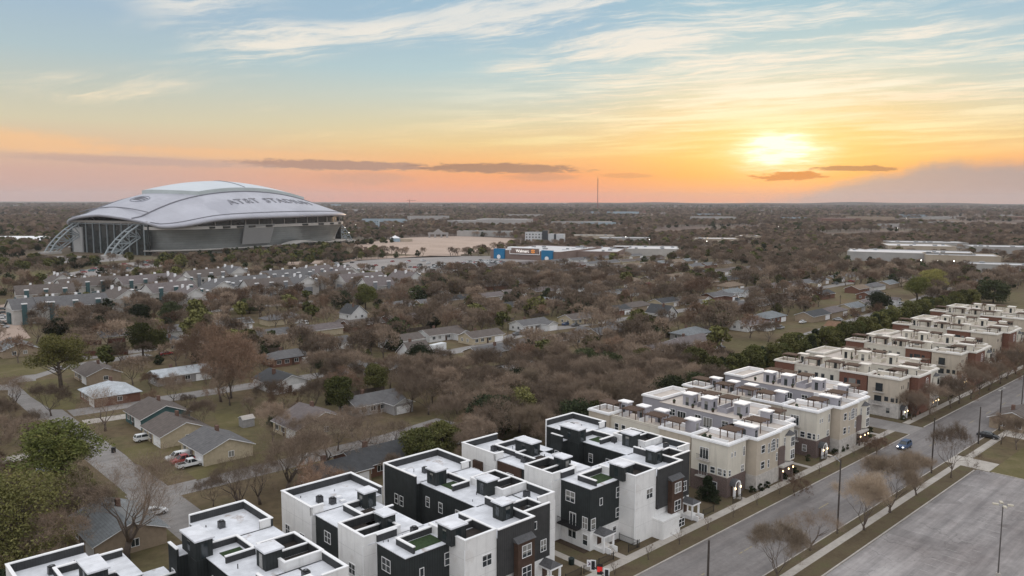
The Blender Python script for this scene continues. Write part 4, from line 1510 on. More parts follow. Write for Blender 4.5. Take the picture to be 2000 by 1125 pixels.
    cx, cy, r = -116.0, -8.0, 12.0
    pts = [(cx + 0.75 * r * math.cos(a), cy + r * math.sin(a)) for a in [2 * math.pi * k / 32 for k in range(33)]]
    em.tube([(x, y, roofz(x, y) + 0.4) for x, y in pts], 0.35, mat('emblem_line', (0.30, 0.32, 0.38), 0.6, 0.05), 4, cap=False)
    for k, (d, h) in enumerate(((-0.55, 0.8), (-0.15, 0.96), (0.25, 0.92))):
        A = [(cx + (d + 0.20 * (1 - v * v)) * 0.75 * r, cy + v * h * r) for v in np.linspace(-0.95, 0.75, 14)]
        em.tube([(x, y, roofz(x, y) + 0.5) for x, y in A], [0.15 + 0.6 * math.sin(math.pi * (i + 0.5) / 14) for i in range(14)], seam, 4)
    em.build('roof_emblem', root)
    freeze(root)


build_stadium()
# ------------------------------------------------------------------ houses of the neighbourhood
rnd = random.Random(11)
RC = {'grey': (0.135, 0.132, 0.135), 'brown': (0.125, 0.105, 0.095), 'tan': (0.20, 0.15, 0.11), 'charcoal': (0.060, 0.062, 0.066), 'pale': (0.47, 0.50, 0.53),
      'mauve': (0.155, 0.132, 0.130), 'rust': (0.20, 0.115, 0.07), 'bluegrey': (0.19, 0.205, 0.215)}
WC = {'tan': (0.33, 0.26, 0.19), 'red': (0.17, 0.085, 0.06), 'white': (0.62, 0.62, 0.62), 'cream': (0.46, 0.39, 0.28), 'teal': (0.06, 0.12, 0.125), 'grey': (0.32, 0.31, 0.31)}


def roofm(k):
    return mat('roof_shingles_' + k, RC[k], 0.9, 0.16, 0.9, stripe=((0, 0, 1), 0.16, 0.18, 0.25))


def wallm(k):
    return mat('house_wall_' + k, WC[k], 0.9, 0.10, 1.5)


FARB = []
HOUSES = []          # centres and radii, to keep trees off the roofs
HCACHE = {}


def gable_roof(mb, x0, x1, y0, y1, z, rise, m, axis, over=0.5, wall=None, hip=False):
    """axis: which way the ridge runs"""
    X0, X1, Y0, Y1 = x0 - over, x1 + over, y0 - over, y1 + over
    d = 0.16
    if axis == 'x':
        ym = (y0 + y1) / 2
        k = (Y1 - Y0) / 2 * 0.95 if hip else 0
        P = [(X0, Y0, z), (X1, Y0, z), (X1, Y1, z), (X0, Y1, z), (X0 + k, ym, z + rise), (X1 - k, ym, z + rise)]
        F = [(0, 1, 5, 4), (2, 3, 4, 5)] + ([(1, 2, 5), (3, 0, 4)] if hip else [])
    else:
        xm = (x0 + x1) / 2
        k = (X1 - X0) / 2 * 0.95 if hip else 0
        P = [(X0, Y0, z), (X1, Y0, z), (X1, Y1, z), (X0, Y1, z), (xm, Y0 + k, z + rise), (xm, Y1 - k, z + rise)]
        F = [(1, 2, 5, 4), (3, 0, 4, 5)] + ([(0, 1, 4), (2, 3, 5)] if hip else [])
    n = len(P)
    B = [(a, b, c - d) for a, b, c in P]
    mb.mesh(P + B, F + [tuple(i + n for i in reversed(f)) for f in F] + [(i, i + n, (i + 1) % 4 + n, (i + 1) % 4) for i in range(4) if hip], m)
    if not hip:
        E = [(0, 4), (4, 3), (1, 5), (5, 2), (0, 1), (2, 3)] if axis == 'x' else [(0, 4), (4, 1), (3, 5), (5, 2), (1, 2), (3, 0)]
        for a, b in E:
            mb.face([P[a], P[b], B[b], B[a]], trim_white)


def gable_end(mb, axis, at_, lo, hi, z, rise, m, thick=0.15, sgn=-1):
    mid = (lo + hi) / 2
    if axis == 'x':      # ridge along x: gable triangle in the plane x = at_
        mb.mesh([(at_, lo, z), (at_, hi, z), (at_, mid, z + rise * 0.96), (at_ - sgn * thick, lo, z), (at_ - sgn * thick, hi, z), (at_ - sgn * thick, mid, z + rise * 0.96)], [(0, 1, 2), (5, 4, 3)], m)
    else:
        mb.mesh([(lo, at_, z), (hi, at_, z), (mid, at_, z + rise * 0.96), (lo, at_ - sgn * thick, z), (hi, at_ - sgn * thick, z), (mid, at_ - sgn * thick, z + rise * 0.96)], [(0, 1, 2), (5, 4, 3)], m)


def house_proto(kind, roof, wall, w, d, detail):
    """local frame: the front looks to -y.  kind: side (ridge along x), hip, front (ridge along y), ell (side + front-gabled wing), loft (steep)"""
    key = (kind, roof, wall, w, d, detail)
    if key in HCACHE:
        return HCACHE[key], False
    h = 2.8
    r, wl = roofm(roof), wallm(wall)
    gm = wallm('white') if kind in ('front', 'loft') or wall in ('white', 'teal') else wl
    if wall == 'teal':
        gm = wl
    root = empty('house', (0, 0, 0), 0, '', 'house')
    wb, rb = MB(), MB()
    X, Y = w / 2, d / 2
    wb.box(-X, X, -Y, Y, 0, h, wl, skip='b')
    rise = (d if kind != 'front' else w) * (0.22 if kind != 'loft' else 0.46)
    if kind in ('side', 'ell', 'loft'):
        gable_roof(rb, -X, X, -Y, Y, h, rise, r, 'x')
        gable_end(wb, 'x', -X, -Y, Y, h, rise, gm, sgn=-1)
        gable_end(wb, 'x', X, -Y, Y, h, rise, gm, sgn=1)
    elif kind == 'hip':
        gable_roof(rb, -X, X, -Y, Y, h, rise, r, 'x' if w >= d else 'y', hip=True)
    else:
        gable_roof(rb, -X, X, -Y, Y, h, rise, r, 'y')
        gable_end(wb, 'y', -Y, -X, X, h, rise, gm, sgn=-1)
        gable_end(wb, 'y', Y, -X, X, h, rise, gm, sgn=1)
    wb.build('wall', root)
    ro = rb.build('roof', root)
    gx, gy = X - 2.8, -Y
    if kind == 'ell':
        e, f = MB(), MB()
        e.box(X - 6.5, X - 0.3, -Y - 5, -Y + 0.05, 0, h - 0.02, wl, skip='b')
        gable_end(e, 'y', -Y - 5, X - 6.5, X - 0.3, h - 0.02, 1.5, wallm('white'), sgn=-1)
        e.build('garage_wing', root)
        gable_roof(f, X - 6.5, X - 0.3, -Y - 5, 0.0, h - 0.01, 1.5, r, 'y', 0.45)
        f.build('wing_roof', root)
        gx, gy = X - 3.4, -Y - 5
    g = MB()
    g.box(gx - 2.3, gx + 2.3, gy - 0.06, gy + 0.02, 0.02, 2.2, trim_white)
    g.build('garage_door', root)
    if detail:
        c = MB()
        cx = -X * 0.3
        c.box(cx - 0.45, cx + 0.45, 0.6, 1.3, h + rise * 0.4, h + rise + 0.9, mat('chimney_brick', (0.15, 0.09, 0.07), 0.9, 0.2, 4))
        c.build('chimney', ro)
        for x in (-X + 2.2, -X + 5.2, 0.8):
            if x < gx - 3.2:
                p, f = window_meshes(1.5, 1.2, 2, 1, trim_white)
                o = link('window', p, root, (x, -Y, 1.6), 0)
                link('frame', f, o)
        for (x, y, rz) in ((-X, -1.5, -math.pi / 2), (-X, 2.0, -math.pi / 2), (X, 0.5, math.pi / 2), (-2.0, Y, math.pi)):
            p, f = window_meshes(1.2, 1.2, 2, 1, trim_white)
            o = link('window', p, root, (x, y, 1.6), rz)
            link('frame', f, o)
        dm = MB()
        dm.box(-0.9, 0.05, -Y - 0.05, -Y + 0.02, 0.05, 2.1, brown_siding)
        dm.build('front_door', root)
        v = MB()
        for x in (X * 0.2, X * 0.5):
            v.cyl(x, d * 0.22, h + rise * 0.4, h + rise * 0.62, 0.12, steel, 6)
        v.build('roof_vent', ro)
    HCACHE[key] = root
    return root, True


def house(s, t, face, kind, roof, wall, w, d, label, group=None, detail=True):
    """face: rotation of the front in quarter turns: 0 looks to the street (-t), 1 to +s, 2 to +t, 3 to -s"""
    p = W(s, t)
    proto, new = house_proto(kind, roof, wall, w, d, detail)
    o = proto if new else copy_tree(proto)
    if new:
        freeze(o)
    o.location = p
    o.rotation_euler = (0, 0, ROT + face * math.pi / 2)
    o['label'] = label
    if group:
        o['group'] = group
    HOUSES.append((p.x, p.y, math.hypot(w, d) / 2 + 0.5, s, t))
    return o


def house_px(px, py, face, kind, roof, wall, w, d, label, group=None, detail=True):
    s, t = atst(px, py, 2.5)
    return house(s, t, face, kind, roof, wall, w, d, label, group, detail)


# the houses one can tell apart
house(-69.3, 99.4, 3, 'side', 'grey', 'cream', 13.0, 11.0, 'grey-roofed house with white gable, three pickups parked in front')
house(-71.4, 118.0, 3, 'side', 'brown', 'cream', 12.5, 11.5, 'brown-roofed house with yellowish side wall and a white SUV before it')
house(-69.5, 136.0, 3, 'side', 'brown', 'teal', 12.0, 12.0, 'house with teal gable end behind the yellowish-walled house')
house(-71.5, 168.5, 3, 'hip', 'pale', 'red', 14.0, 12.0, 'brick house with pale white hipped roof by the corner lawn')
house_px(190, 726, 3, 'side', 'brown', 'tan', 14, 10, 'brown-roofed house behind the white hipped roof')
house_px(352, 728, 0, 'side', 'pale', 'grey', 17, 8, 'pale-roofed house with glowing string lights under its eave')
house_px(548, 742, 0, 'front', 'charcoal', 'white', 11, 14, 'dark grey-roofed house with white gable end among bare trees')
house_px(725, 782, 0, 'ell', 'grey', 'grey', 15, 9, 'grey-roofed house with open dark carport behind the woods')
house_px(610, 822, 3, 'side', 'mauve', 'cream', 12, 15, 'mauve-brown roof half hidden by trees left of the carport house')
house_px(228, 1024, 3, 'side', 'bluegrey', 'tan', 15, 11, 'grey-roofed tan house under the big bare tree near the bottom left')
house_px(735, 890, 0, 'side', 'charcoal', 'red', 15, 10, 'dark-roofed house right behind the tall charcoal townhouse wall')
house_px(652, 918, 0, 'side', 'charcoal', 'tan', 12, 9, 'dark-roofed house behind the white townhouse wing')
house_px(30, 678, 1, 'side', 'bluegrey', 'tan', 16, 11, 'low tan house at the left edge above the grass field')
house_px(340, 668, 0, 'front', 'charcoal', 'cream', 9, 11, 'small house with pale gabled garage front by a driveway')
house_px(650, 668, 0, 'side', 'grey', 'white', 12, 8, 'small white house with grey roof left of the round driveway')
house_px(690, 612, 1, 'loft', 'charcoal', 'white', 11, 9, 'steep dark-roofed house with white gable by the green tree')
house_px(860, 650, 0, 'ell', 'brown', 'white', 18, 9, 'long brown-roofed house with white garage wing by the round lawn')
house_px(940, 655, 0, 'side', 'brown', 'cream', 17, 9, 'brown-roofed house with pale gable right of the round lawn')
house_px(1035, 632, 0, 'ell', 'grey', 'white', 17, 9, 'grey-roofed house with a white garage wing and skylights')
house_px(1130, 620, 0, 'ell', 'brown', 'cream', 18, 9, 'brown-roofed house with white gable and two cars outside')
house_px(810, 690, 0, 'loft', 'brown', 'white', 9, 9, 'steep-roofed house with white gables beside the white box truck')
house_px(1292, 612, 1, 'loft', 'charcoal', 'white', 12, 9, 'dark steep-roofed house with white pointed gable')
house_px(1350, 650, 0, 'hip', 'bluegrey', 'grey', 16, 10, 'blue-grey hipped roof among the bare trees')
house_px(1425, 558, 0, 'hip', 'tan', 'tan', 20, 10, 'long tan-roofed house with white vehicles in front')
house_px(1500, 618, 0, 'hip', 'bluegrey', 'red', 17, 10, 'brick house with pale blue-grey hipped roof and cars in front')
house_px(1460, 632, 0, 'ell', 'mauve', 'white', 15, 9, 'mauve-roofed house with white gable left of the brick house')
house_px(1652, 640, 1, 'side', 'rust', 'tan', 15, 9, 'orange-brown-roofed house behind the hedge')
house_px(1280, 705, 1, 'side', 'mauve', 'white', 13, 8, 'grey-mauve roof with white gable in the woods behind the beige townhouses')
house_px(1010, 722, 0, 'side', 'pale', 'grey', 13, 9, 'pale flat-looking roof in the woods in the middle of the photo')
house_px(1700, 575, 0, 'side', 'grey', 'red', 18, 9, 'grey-roofed long house right of centre by a pale driveway')
house_px(1990, 815, 0, 'side', 'brown', 'tan', 12, 10, 'brown-roofed house at the right edge across the street')

GH = 'low houses among the winter trees'
ROWZ = [(83, 'back street'), (162, 'middle street'), (248, 'upper street'), (331, 'far street'), (405, 'last rows')]
kinds = ['side', 'ell', 'hip', 'side', 'ell']
for ri, (tt, nm) in enumerate(ROWZ):
    for sd in (-1, 1):
        s = -60 + rnd.uniform(0, 8)
        while s < 480:
            s += rnd.uniform(19.5, 25)
            t = tt + sd * rnd.uniform(18, 22) + (0.02 * max(0, s - 100) if ri < 1 else 0)
            p = W(s, t)
            fx = 1000 + FPX * p.x / max(p.y, 1)
            if fx < -60 or fx > 2060 or t < 70 or (ri == 0 and s < 120 and sd < 0):
                continue
            if t < 95 and s > 70 and sd < 0:
                continue
            if any(math.hypot(p.x - h[0], p.y - h[1]) < h[2] + 9 for h in HOUSES):
                continue
            if t > 340 and s < 240 or t > 300 and s < 150:
                continue
            if near_road(p.x, p.y, 7):
                continue
            roof = rnd.choice(['grey', 'brown', 'brown', 'mauve', 'tan', 'charcoal', 'grey', 'bluegrey'])
            wall = rnd.choice(['tan', 'red', 'tan', 'white', 'cream'])
            w = rnd.choice([16, 18])
            d = 9.0
            dist = math.hypot(p.x, p.y)
            roof_word = {'grey': 'grey', 'brown': 'brown', 'mauve': 'mauve-grey', 'tan': 'tan', 'charcoal': 'dark', 'bluegrey': 'blue-grey'}[roof]
            zone = 'nearer rows' if ri < 2 else 'farther rows'
            house(s, t, 0 if sd > 0 else 2, rnd.choice(kinds), roof, wall, w, d, f'low {roof_word}-roofed house half hidden by bare trees in the {zone}', GH, dist < 330)

# garden shed, carport lights
shed = empty('garden_shed', at(482, 832, 0), ROT, 'small grey garden shed behind the house with the white gable', 'shed')
m1 = MB()
m1.box(-1.5, 1.5, -1.3, 1.3, 0, 2.2, wallm('grey'))
m1.build('wall', shed)
m1 = MB()
gable_roof(m1, -1.5, 1.5, -1.3, 1.3, 2.2, 0.7, mat('shed_roof', (0.42, 0.38, 0.35), 0.8, 0.1, 2), 'x', 0.15)
m1.build('roof', shed)
sl = MB()
q0, q1 = at(330, 735, 2.3), at(362, 731, 2.3)
for i in range(11):
    p = q0.lerp(q1, i / 10)
    sl.tube([p + Vector((0, 0, 0.14)), p, p - Vector((0, 0, 0.14))], [0.03, 0.13, 0.03], lamp_warm, 6)
for i in range(10):
    a, b = q0.lerp(q1, i / 10), q0.lerp(q1, (i + 1) / 10)
    sl.tube([a, b], 0.02, black_metal, 3)
tag(sl.build('string_lights'), 'string of glowing orange bulbs under the eave of the pale-roofed house', 'string lights')

# ------------------------------------------------------------------ apartments beyond the houses
apt_wall = mat('apartment_wall', (0.46, 0.44, 0.42), 0.9, 0.1, 1.0)
apt_gable = mat('apartment_white_gable', (0.62, 0.61, 0.60), 0.9, 0.06, 1.0)
apt_teal = mat('apartment_teal_siding', (0.055, 0.105, 0.115), 0.85, 0.15, 1.0)
apt_grey = mat('apartment_grey_siding', (0.20, 0.21, 0.23), 0.85, 0.12, 1.0)
ACACHE = {}


def apartment(px, py, face, L, label, teal=True, big=False):
    key = (L, teal, big, int(px) % 3)
    p = at(px, py, 4.0)
    if key not in ACACHE:
        root = empty('apartment_building', (0, 0, 0), 0, '', 'apartment building')
        X, Y, h = L / 2, 7.0, 7.0
        mb = MB()
        mb.box(-X, X, -Y, Y, 0, h, apt_wall, skip='b')
        gable_end(mb, 'x', -X, -Y, Y, h, 4.6, apt_gable, sgn=-1)
        gable_end(mb, 'x', X, -Y, Y, h, 4.6, apt_gable, sgn=1)
        mb.build('wall', root)
        mb = MB()
        gable_roof(mb, -X, X, -Y, Y, h, 4.6, roofm(('mauve', 'brown', 'grey')[int(px) % 3]), 'x', 0.6)
        ro = mb.build('roof', root)
        n = max(2, int(L / 9))
        acc = apt_teal if teal else apt_grey
        for i in range(n):
            x = -X + (i + 0.5) * L / n
            c = MB()
            c.box(x - 1.1, x + 0.9, -Y - 0.9, -Y + 0.02, 0, h + 2.4, acc)
            st = c.build('chimney_stack', root)
            c = MB()
            c.box(x - 1.25, x + 1.05, -Y - 1.05, -Y + 0.15, h + 2.4, h + 2.9, trim_white)
            c.build('stack_cap', st)
            c = MB()
            c.box(x + 1.5, x + 4.4, -Y - 1.4, -Y + 0.0, 2.7, 2.9, trim_white)
            c.box(x + 1.5, x + 4.4, -Y - 1.4, -Y - 1.32, 2.9, 3.8, acc)
            c.build('balcony', root)
            for z in (1.5, 4.9):
                pm, fr = window_meshes(1.8, 1.6, 2, 1, trim_white)
                o = link('window', pm, root, (x + 2.9, -Y, z), 0)
            c = MB()
            c.box(x + 2.2, x + 3.2, 1.0, 2.2, h + 2.6, h + 5.4, trim_white)
            c.build('roof_flue', ro)
            pm, fr = window_meshes(1.4, 1.4, 2, 1, trim_white)
        for sx in (-1, 1):
            c = MB()
            c.box(min(sx * X, sx * (X + 0.7)), max(sx * X, sx * (X + 0.7)), -2.6, 2.6, 0, 5.2, acc)
            c.build('end_bay', root)
        ACACHE[key] = freeze(root)
        o = root
    else:
        o = copy_tree(ACACHE[key])
    o.location = (p.x, p.y, 0)
    o.rotation_euler = (0, 0, ROT + face + 0.12 * math.sin(px * 1.7))
    o['label'] = label
    o['group'] = 'two-storey apartments with teal or grey chimney stacks'
    for k in range(-2, 3):
        q = p + Vector((math.cos(ROT + face), math.sin(ROT + face), 0)) * (k * L / 5)
        HOUSES.append((q.x, q.y, 7.5, 0, 0))


Q = math.pi / 2
for px, py, f, L, lab, teal, big in [
        (88, 582, 0, 27, 'teal-trimmed apartment building with white gable by the apartment car park', True, False),
        (62, 612, 0.15, 18, 'short apartment building with a tall teal stack by the car park', True, False),
        (175, 566, 0.1, 36, 'long brown-roofed apartment building with white gables, back row', True, False),
        (140, 606, 0.1, 30, 'brown-roofed apartment building half hidden by rust-coloured trees', True, False),
        (238, 590, Q, 20, 'apartment building with tall white stepped gable and teal bays', True, True),
        (285, 560, 0.15, 36, 'long apartment building with a row of teal stacks, left of the stadium corner', True, False),
        (330, 577, 0.1, 27, 'apartment building with pale fence-like wall before its parking bays', True, False),
        (372, 588, Q, 20, 'small dark-teal gabled apartment building right of the parked cars', True, False),
        (400, 548, 0.1, 27, 'brown-roofed apartment building behind the pale gravel gap', False, False),
        (455, 540, Q, 20, 'pale grey-roofed apartment building below the stadium banner', False, True),
        (470, 564, 0.1, 36, 'long brown-roofed apartment building with white flues below the stadium', False, False),
        (520, 568, 0.1, 27, 'grey gabled apartment building with curved white trim', False, False),
        (560, 548, 0.1, 36, 'apartment building with white flues below the right end of the stadium', False, False),
        (615, 540, 0.2, 27, 'grey apartment building with pale sloped roof near the sand lot', False, True),
        (655, 552, 0.1, 30, 'apartment building with white curved gable trims', False, False),
        (705, 556, 0.1, 30, 'apartment building with dark balconies beside the green round tree', False, False),
        (735, 566, 0.0, 18, 'apartment building with grey balconies left of the white gabled one', False, False),
        (118, 558, Q, 20, 'grey-roofed apartment building with pale gable, behind the white-gabled row at the left', True, True),
        (345, 560, Q, 18, 'small cross-gabled apartment building between the long rows', True, False),
        (425, 572, Q, 18, 'small grey cross-gabled apartment building right of the gravel gap', False, False),
        (590, 562, Q, 18, 'small grey cross-gabled apartment building below the stadium right end', False, False),
        (675, 540, Q, 20, 'pale-gabled apartment building at the back near the sand lot', False, True),
        (792, 552, Q, 20, 'tall white-gabled apartment building nearest the store car park', False, True)]:
    apartment(px, py, f, L, lab, teal, big)

# ------------------------------------------------------------------ big store, hotel, warehouses
store_blue = mat('store_blue_panel', (0.012, 0.16, 0.33), 0.6, 0.06, 0.1)
store_wall = mat('store_brown_wall', (0.22, 0.16, 0.14), 0.9, 0.1, 0.1)
white_roof2 = mat('white_store_roof', (0.54, 0.545, 0.56), 0.8, 0.08, 0.02, patch=((0.48, 0.44, 0.42), 0.03, 0.58))


def box_building(name, loc, rot, w, d, h, wallmat, roofmat, label, cat, group=None, units=6, storeys=0):
    """walled building with parapet, flat roof and rooftop units; storeys > 0 gives rows of windows"""
    root = empty(name, loc, rot, label, cat, group)
    mb = MB()
    mb.box(-w / 2, w / 2, 0, d, 0, h, wallmat, skip='b')
    mb.build('wall', root)
    r = MB()
    r.box(-w / 2 + 0.4, w / 2 - 0.4, 0.4, d - 0.4, h + 0.003, h + 0.15, roofmat)
    ro = r.build('roof', root)
    c = MB()
    c.box(-w / 2 - 0.1, w / 2 + 0.1, -0.1, 0.35, h, h + 0.9, wallmat)
    c.box(-w / 2 - 0.1, w / 2 + 0.1, d - 0.35, d + 0.1, h, h + 0.9, wallmat)
    c.box(-w / 2 - 0.1, -w / 2 + 0.35, 0.36, d - 0.36, h, h + 0.9, wallmat)
    c.box(w / 2 - 0.35, w / 2 + 0.1, 0.36, d - 0.36, h, h + 0.9, wallmat)
    c.build('parapet', root)
    rr = random.Random(int(w * 13 + d * 7))
    for i in range(units):
        x, y, a = rr.uniform(-w / 2 + 4, w / 2 - 4), rr.uniform(4, d - 4), rr.uniform(1, 2.2)
        u = MB()
        u.box(x - a, x + a, y - a, y + a, h + 0.15, h + 1.5, steel)
        u.build('roof_unit', ro)
    for k in range(storeys):
        z = h * (k + 0.5) / storeys
        n = max(2, int(w / 4))
        for i in range(n):
            pm, fr = window_meshes(1.9, 1.6, 1, 1, trim_white)
            link('window', pm, root, (-w / 2 + (i + 0.5) * w / n, -0.02, z), 0)
    return root


sa = math.atan2(-38, 66)
store = box_building('superstore', (12, 776, 0), sa, 78, 100, 8.0, store_wall, white_roof2, 'big white-roofed store with two blue entrance towers and a lit sign', 'store', units=14)
for x in (-28, 26):
    b = MB()
    b.box(x - 6, x + 6, -2.0, 1.0, 0, 10.0, store_blue)
    t = b.build('entrance_tower', store)
    c = MB()
    c.mesh([(x + 2.1 * math.cos(a), -2.06, 2.1 + 2.1 * math.sin(a)) for a in [2 * math.pi * k / 20 for k in range(20)]], [tuple(reversed(range(20)))], trim_white)
    c.mesh([(x + 2.1 * math.cos(a), -2.30, 2.1 + 2.1 * math.sin(a)) for a in [2 * math.pi * k / 20 for k in range(20)]], [tuple(range(20))], trim_white)
    c.build('white_disc', t)
b = MB()
b.box(-14, 16, -1.2, 1.0, 6.0, 11.5, store_wall)
b.box(-20, 8, 1.2, 9, 8.2, 12.0, trim_white)
mid = b.build('centre_facade', store)
b = MB()
b.box(-16, 18, -1.4, -1.21, 5.2, 5.8, trim_white)
b.box(-16, 18, -1.4, -1.21, 11.2, 11.8, trim_white)
b.box(17.4, 18, -1.4, -1.21, 5.81, 11.19, trim_white)
b.box(-16, -15.4, -1.4, -1.21, 5.81, 11.19, trim_white)
b.build('sign_frame', mid)
cu = bpy.data.curves.new('store_sign', 'FONT')
cu.body = 'Walmart'
cu.size = 4.0
cu.extrude = 0.15
cu.align_x = 'CENTER'
tmp = bpy.data.objects.new('store_sign', cu)
COL.objects.link(tmp)
me = bpy.data.meshes.new_from_object(tmp.evaluated_get(C.evaluated_depsgraph_get()))
bpy.data.objects.remove(tmp)
me.materials.clear()
me.materials.append(mat('sign_white', (0.9, 0.9, 0.9), 0.5, emit=(1, 0.93, 0.85), estr=0.55))
sg = link('sign_lettering', me, mid, (-1.5, -1.4, 7.2))
sg.rotation_euler = (math.pi / 2, 0, 0)
b = MB()
for k in range(6):
    a = math.pi / 3 * k + math.pi / 6
    b.tube([(10.5 + 0.7 * math.cos(a), -1.5, 8.5 + 0.7 * math.sin(a)), (10.5 + 1.9 * math.cos(a), -1.5, 8.5 + 1.9 * math.sin(a))], [0.22, 0.42], mat('sign_orange', (0.9, 0.35, 0.05), 0.5, emit=(1, 0.35, 0.06), estr=0.6), 6)
b.build('sign_spark', mid)
box_building('store_annexe', (75, 786, 0), sa + 0.25, 60, 90, 7.0, store_wall, white_roof2, 'lower white-roofed shop row right of the blue-towered store', 'store', units=12)
box_building('store_annexe', (140, 830, 0), sa + 0.35, 70, 60, 7.0, mat('pale_shop_wall', (0.42, 0.40, 0.38), 0.9, 0.1, 0.1), white_roof2, 'pale-roofed shop building at the right end of the store row', 'store', units=8)
ht = box_building('hotel', (30, 1060, 0), -0.25, 26, 16, 15.0, mat('hotel_white_wall', (0.55, 0.56, 0.58), 0.8, 0.05, 0.2), white_roof2, 'white four-storey hotel with dark tower beyond the store', 'hotel', units=3, storeys=4)
b = MB()
b.box(11, 19, -3, 6, 0, 18.5, mat('hotel_dark_tower', (0.05, 0.055, 0.065), 0.6, 0.1, 0.2))
b.build('stair_tower', ht)
b = MB()
b.box(19, 27, -2, 10, 0, 14, MATS['hotel_white_wall'])
b.box(27, 30, -2.2, 10, 0, 14, MATS['hotel_dark_tower'])
b.box(30, 40, -2, 10, 0, 14, MATS['hotel_white_wall'])
b.build('wing', ht)

ware = mat('warehouse_wall', (0.36, 0.35, 0.34), 0.9, 0.08, 0.1)
ware_t = mat('tan_warehouse_wall', (0.40, 0.34, 0.27), 0.9, 0.08, 0.1)
for px, py, w, d, h, rot, wm, lab in [
        (1775, 512, 110, 60, 8, -0.45, ware, 'large white-roofed warehouse beyond the right-hand houses'),
        (1880, 518, 60, 40, 8, -0.40, ware_t, 'tan warehouse wing right of the large white warehouse'),
        (1985, 537, 70, 26, 7, -0.45, ware, 'long pale warehouse at the right edge of the photo'),
        (1800, 494, 70, 60, 7, -0.3, ware_t, 'yellowish low building behind the white warehouse'),
        (1815, 484, 90, 40, 6, -0.2, ware, 'flat white building farthest back in the warehouse group'),
        (1975, 496, 80, 40, 7, -0.3, ware, 'pale flat building at the right edge among trees'),
        (1400, 476, 60, 40, 6, -0.1, ware_t, 'tan low school-like building in the middle distance'),
        (1460, 470, 40, 40, 6, -0.1, ware_t, 'orange-brown low building right of the school-like building'),
        (1160, 470, 60, 30, 7, -0.1, ware_t, 'low pale building right of the hotel'),
        (1220, 474, 70, 30, 6, -0.1, ware, 'low white building behind the store roofs')]:
    p = at(px, py, 0)
    FARB.append((p.x * 0.985, p.y * 0.985, max(w, d) * 0.62))
    box_building('warehouse', p, rot, w, d, h, wm, white_roof2, lab, 'warehouse', units=5)
# dome tent and pavilion left of the stadium, white canopy on the sand lot
tent = empty('practice_dome', at(25, 474, 0), 0.1, 'pale low vaulted hall at the left edge beside the stadium', 'hall')
mb = MB()
for i in range(16):
    a0, a1 = math.pi * i / 16, math.pi * (i + 1) / 16
    mb.face([(-45, -14 * math.cos(a0), 9 * math.sin(a0)), (45, -14 * math.cos(a0), 9 * math.sin(a0)), (45, -14 * math.cos(a1), 9 * math.sin(a1)), (-45, -14 * math.cos(a1), 9 * math.sin(a1))], trim_white)
mb.build('roof', tent)
mb = MB()
for x in (-45, 45):
    mb.face([(x, -14 * math.cos(a), 9 * math.sin(a)) for a in [math.pi * k / 16 for k in range(17)]], wallm('grey'))
mb.build('end_wall', tent)
pav = empty('pavilion', at(772, 472, 0), 0.2, 'small white pavilion on the tan event lot', 'pavilion')
mb = MB()
mb.mesh([(-7, -5, 5), (7, -5, 5), (7, 5, 5), (-7, 5, 5), (0, 0, 9)], [(0, 1, 4), (1, 2, 4), (2, 3, 4), (3, 0, 4)], trim_white)
mb.build('roof', pav)
mb = MB()
mb.box(-6.5, 6.5, -4.5, 4.5, 0, 4.9, mat('pavilion_blue_wall', (0.30, 0.40, 0.48), 0.8, 0.1, 0.2))
mb.build('wall', pav)
mb = MB()
mb.box(7.2, 24, -4, 4, 0, 4.0, ware_t)
mb.build('annexe', pav)
gt = empty('event_gate', at(856, 464, 0), 0.1, 'white gateway with stepped top at the far edge of the tan lot', 'gate')
mb = MB()
mb.box(-16, 16, -2, 2, 5, 8, wallm('grey'))
mb.mesh([(-8, -2, 8), (8, -2, 8), (0, -2, 14), (-8, 2, 8), (8, 2, 8), (0, 2, 14)], [(0, 1, 2), (5, 4, 3), (1, 4, 5, 2), (0, 2, 5, 3)], wallm('grey'))
mb.build('beam', gt)
for x in (-14, -5, 5, 14):
    mb = MB()
    mb.box(x - 1.4, x + 1.4, -1.8, 1.8, 0, 5, wallm('grey'))
    mb.build('column', gt)
wt = box_building('exhibition_hall', at(945, 462, 0), -0.15, 90, 22, 8, ware, mat('bright_metal_roof', (0.6, 0.62, 0.64), 0.4, 0.05, 0.05), 'long white-roofed hall at the far right edge of the tan lot', 'hall', units=2)
# buildings scattered far off in the woods
far_mats = [mat('far_wall_' + n, c, 0.9, 0.06, 0.05) for n, c in (('pale', (0.38, 0.36, 0.35)), ('tan', (0.33, 0.26, 0.20)), ('brick', (0.21, 0.12, 0.095)), ('blue', (0.32, 0.40, 0.46)))]
far_names = ['pale', 'tan', 'brick-red', 'bluish']
specials = [(655, 405, 85, 30, 26, 3, 'bluish-white tower-like building on the skyline right of the stadium'),
            (1800, 412, 110, 50, 22, 2, 'reddish brick building cluster on the right skyline, left part'),
            (1855, 411, 150, 50, 18, 2, 'reddish brick building cluster on the right skyline, right part'),
            (735, 446, 10, 10, 16, 3, 'narrow grey and red-striped tower by the stadium woods'),
            (1305, 420, 50, 20, 8, 0, 'white church-like hall far off in the woods'),
            (690, 416, 90, 20, 18, 0, 'pale apartment-like blocks in the distance right of the stadium'),
            (800, 414, 120, 40, 16, 2, 'reddish long building in the distance above the tan lot'),
            (925, 412, 30, 30, 32, 1, 'tan tower block in the distance above the tan lot'),
            (1750, 445, 60, 30, 8, 0, 'pale flat roof deep in the right-hand woods'),
            (1985, 424, 120, 40, 8, 0, 'pale flat building in the distance at the right edge')]
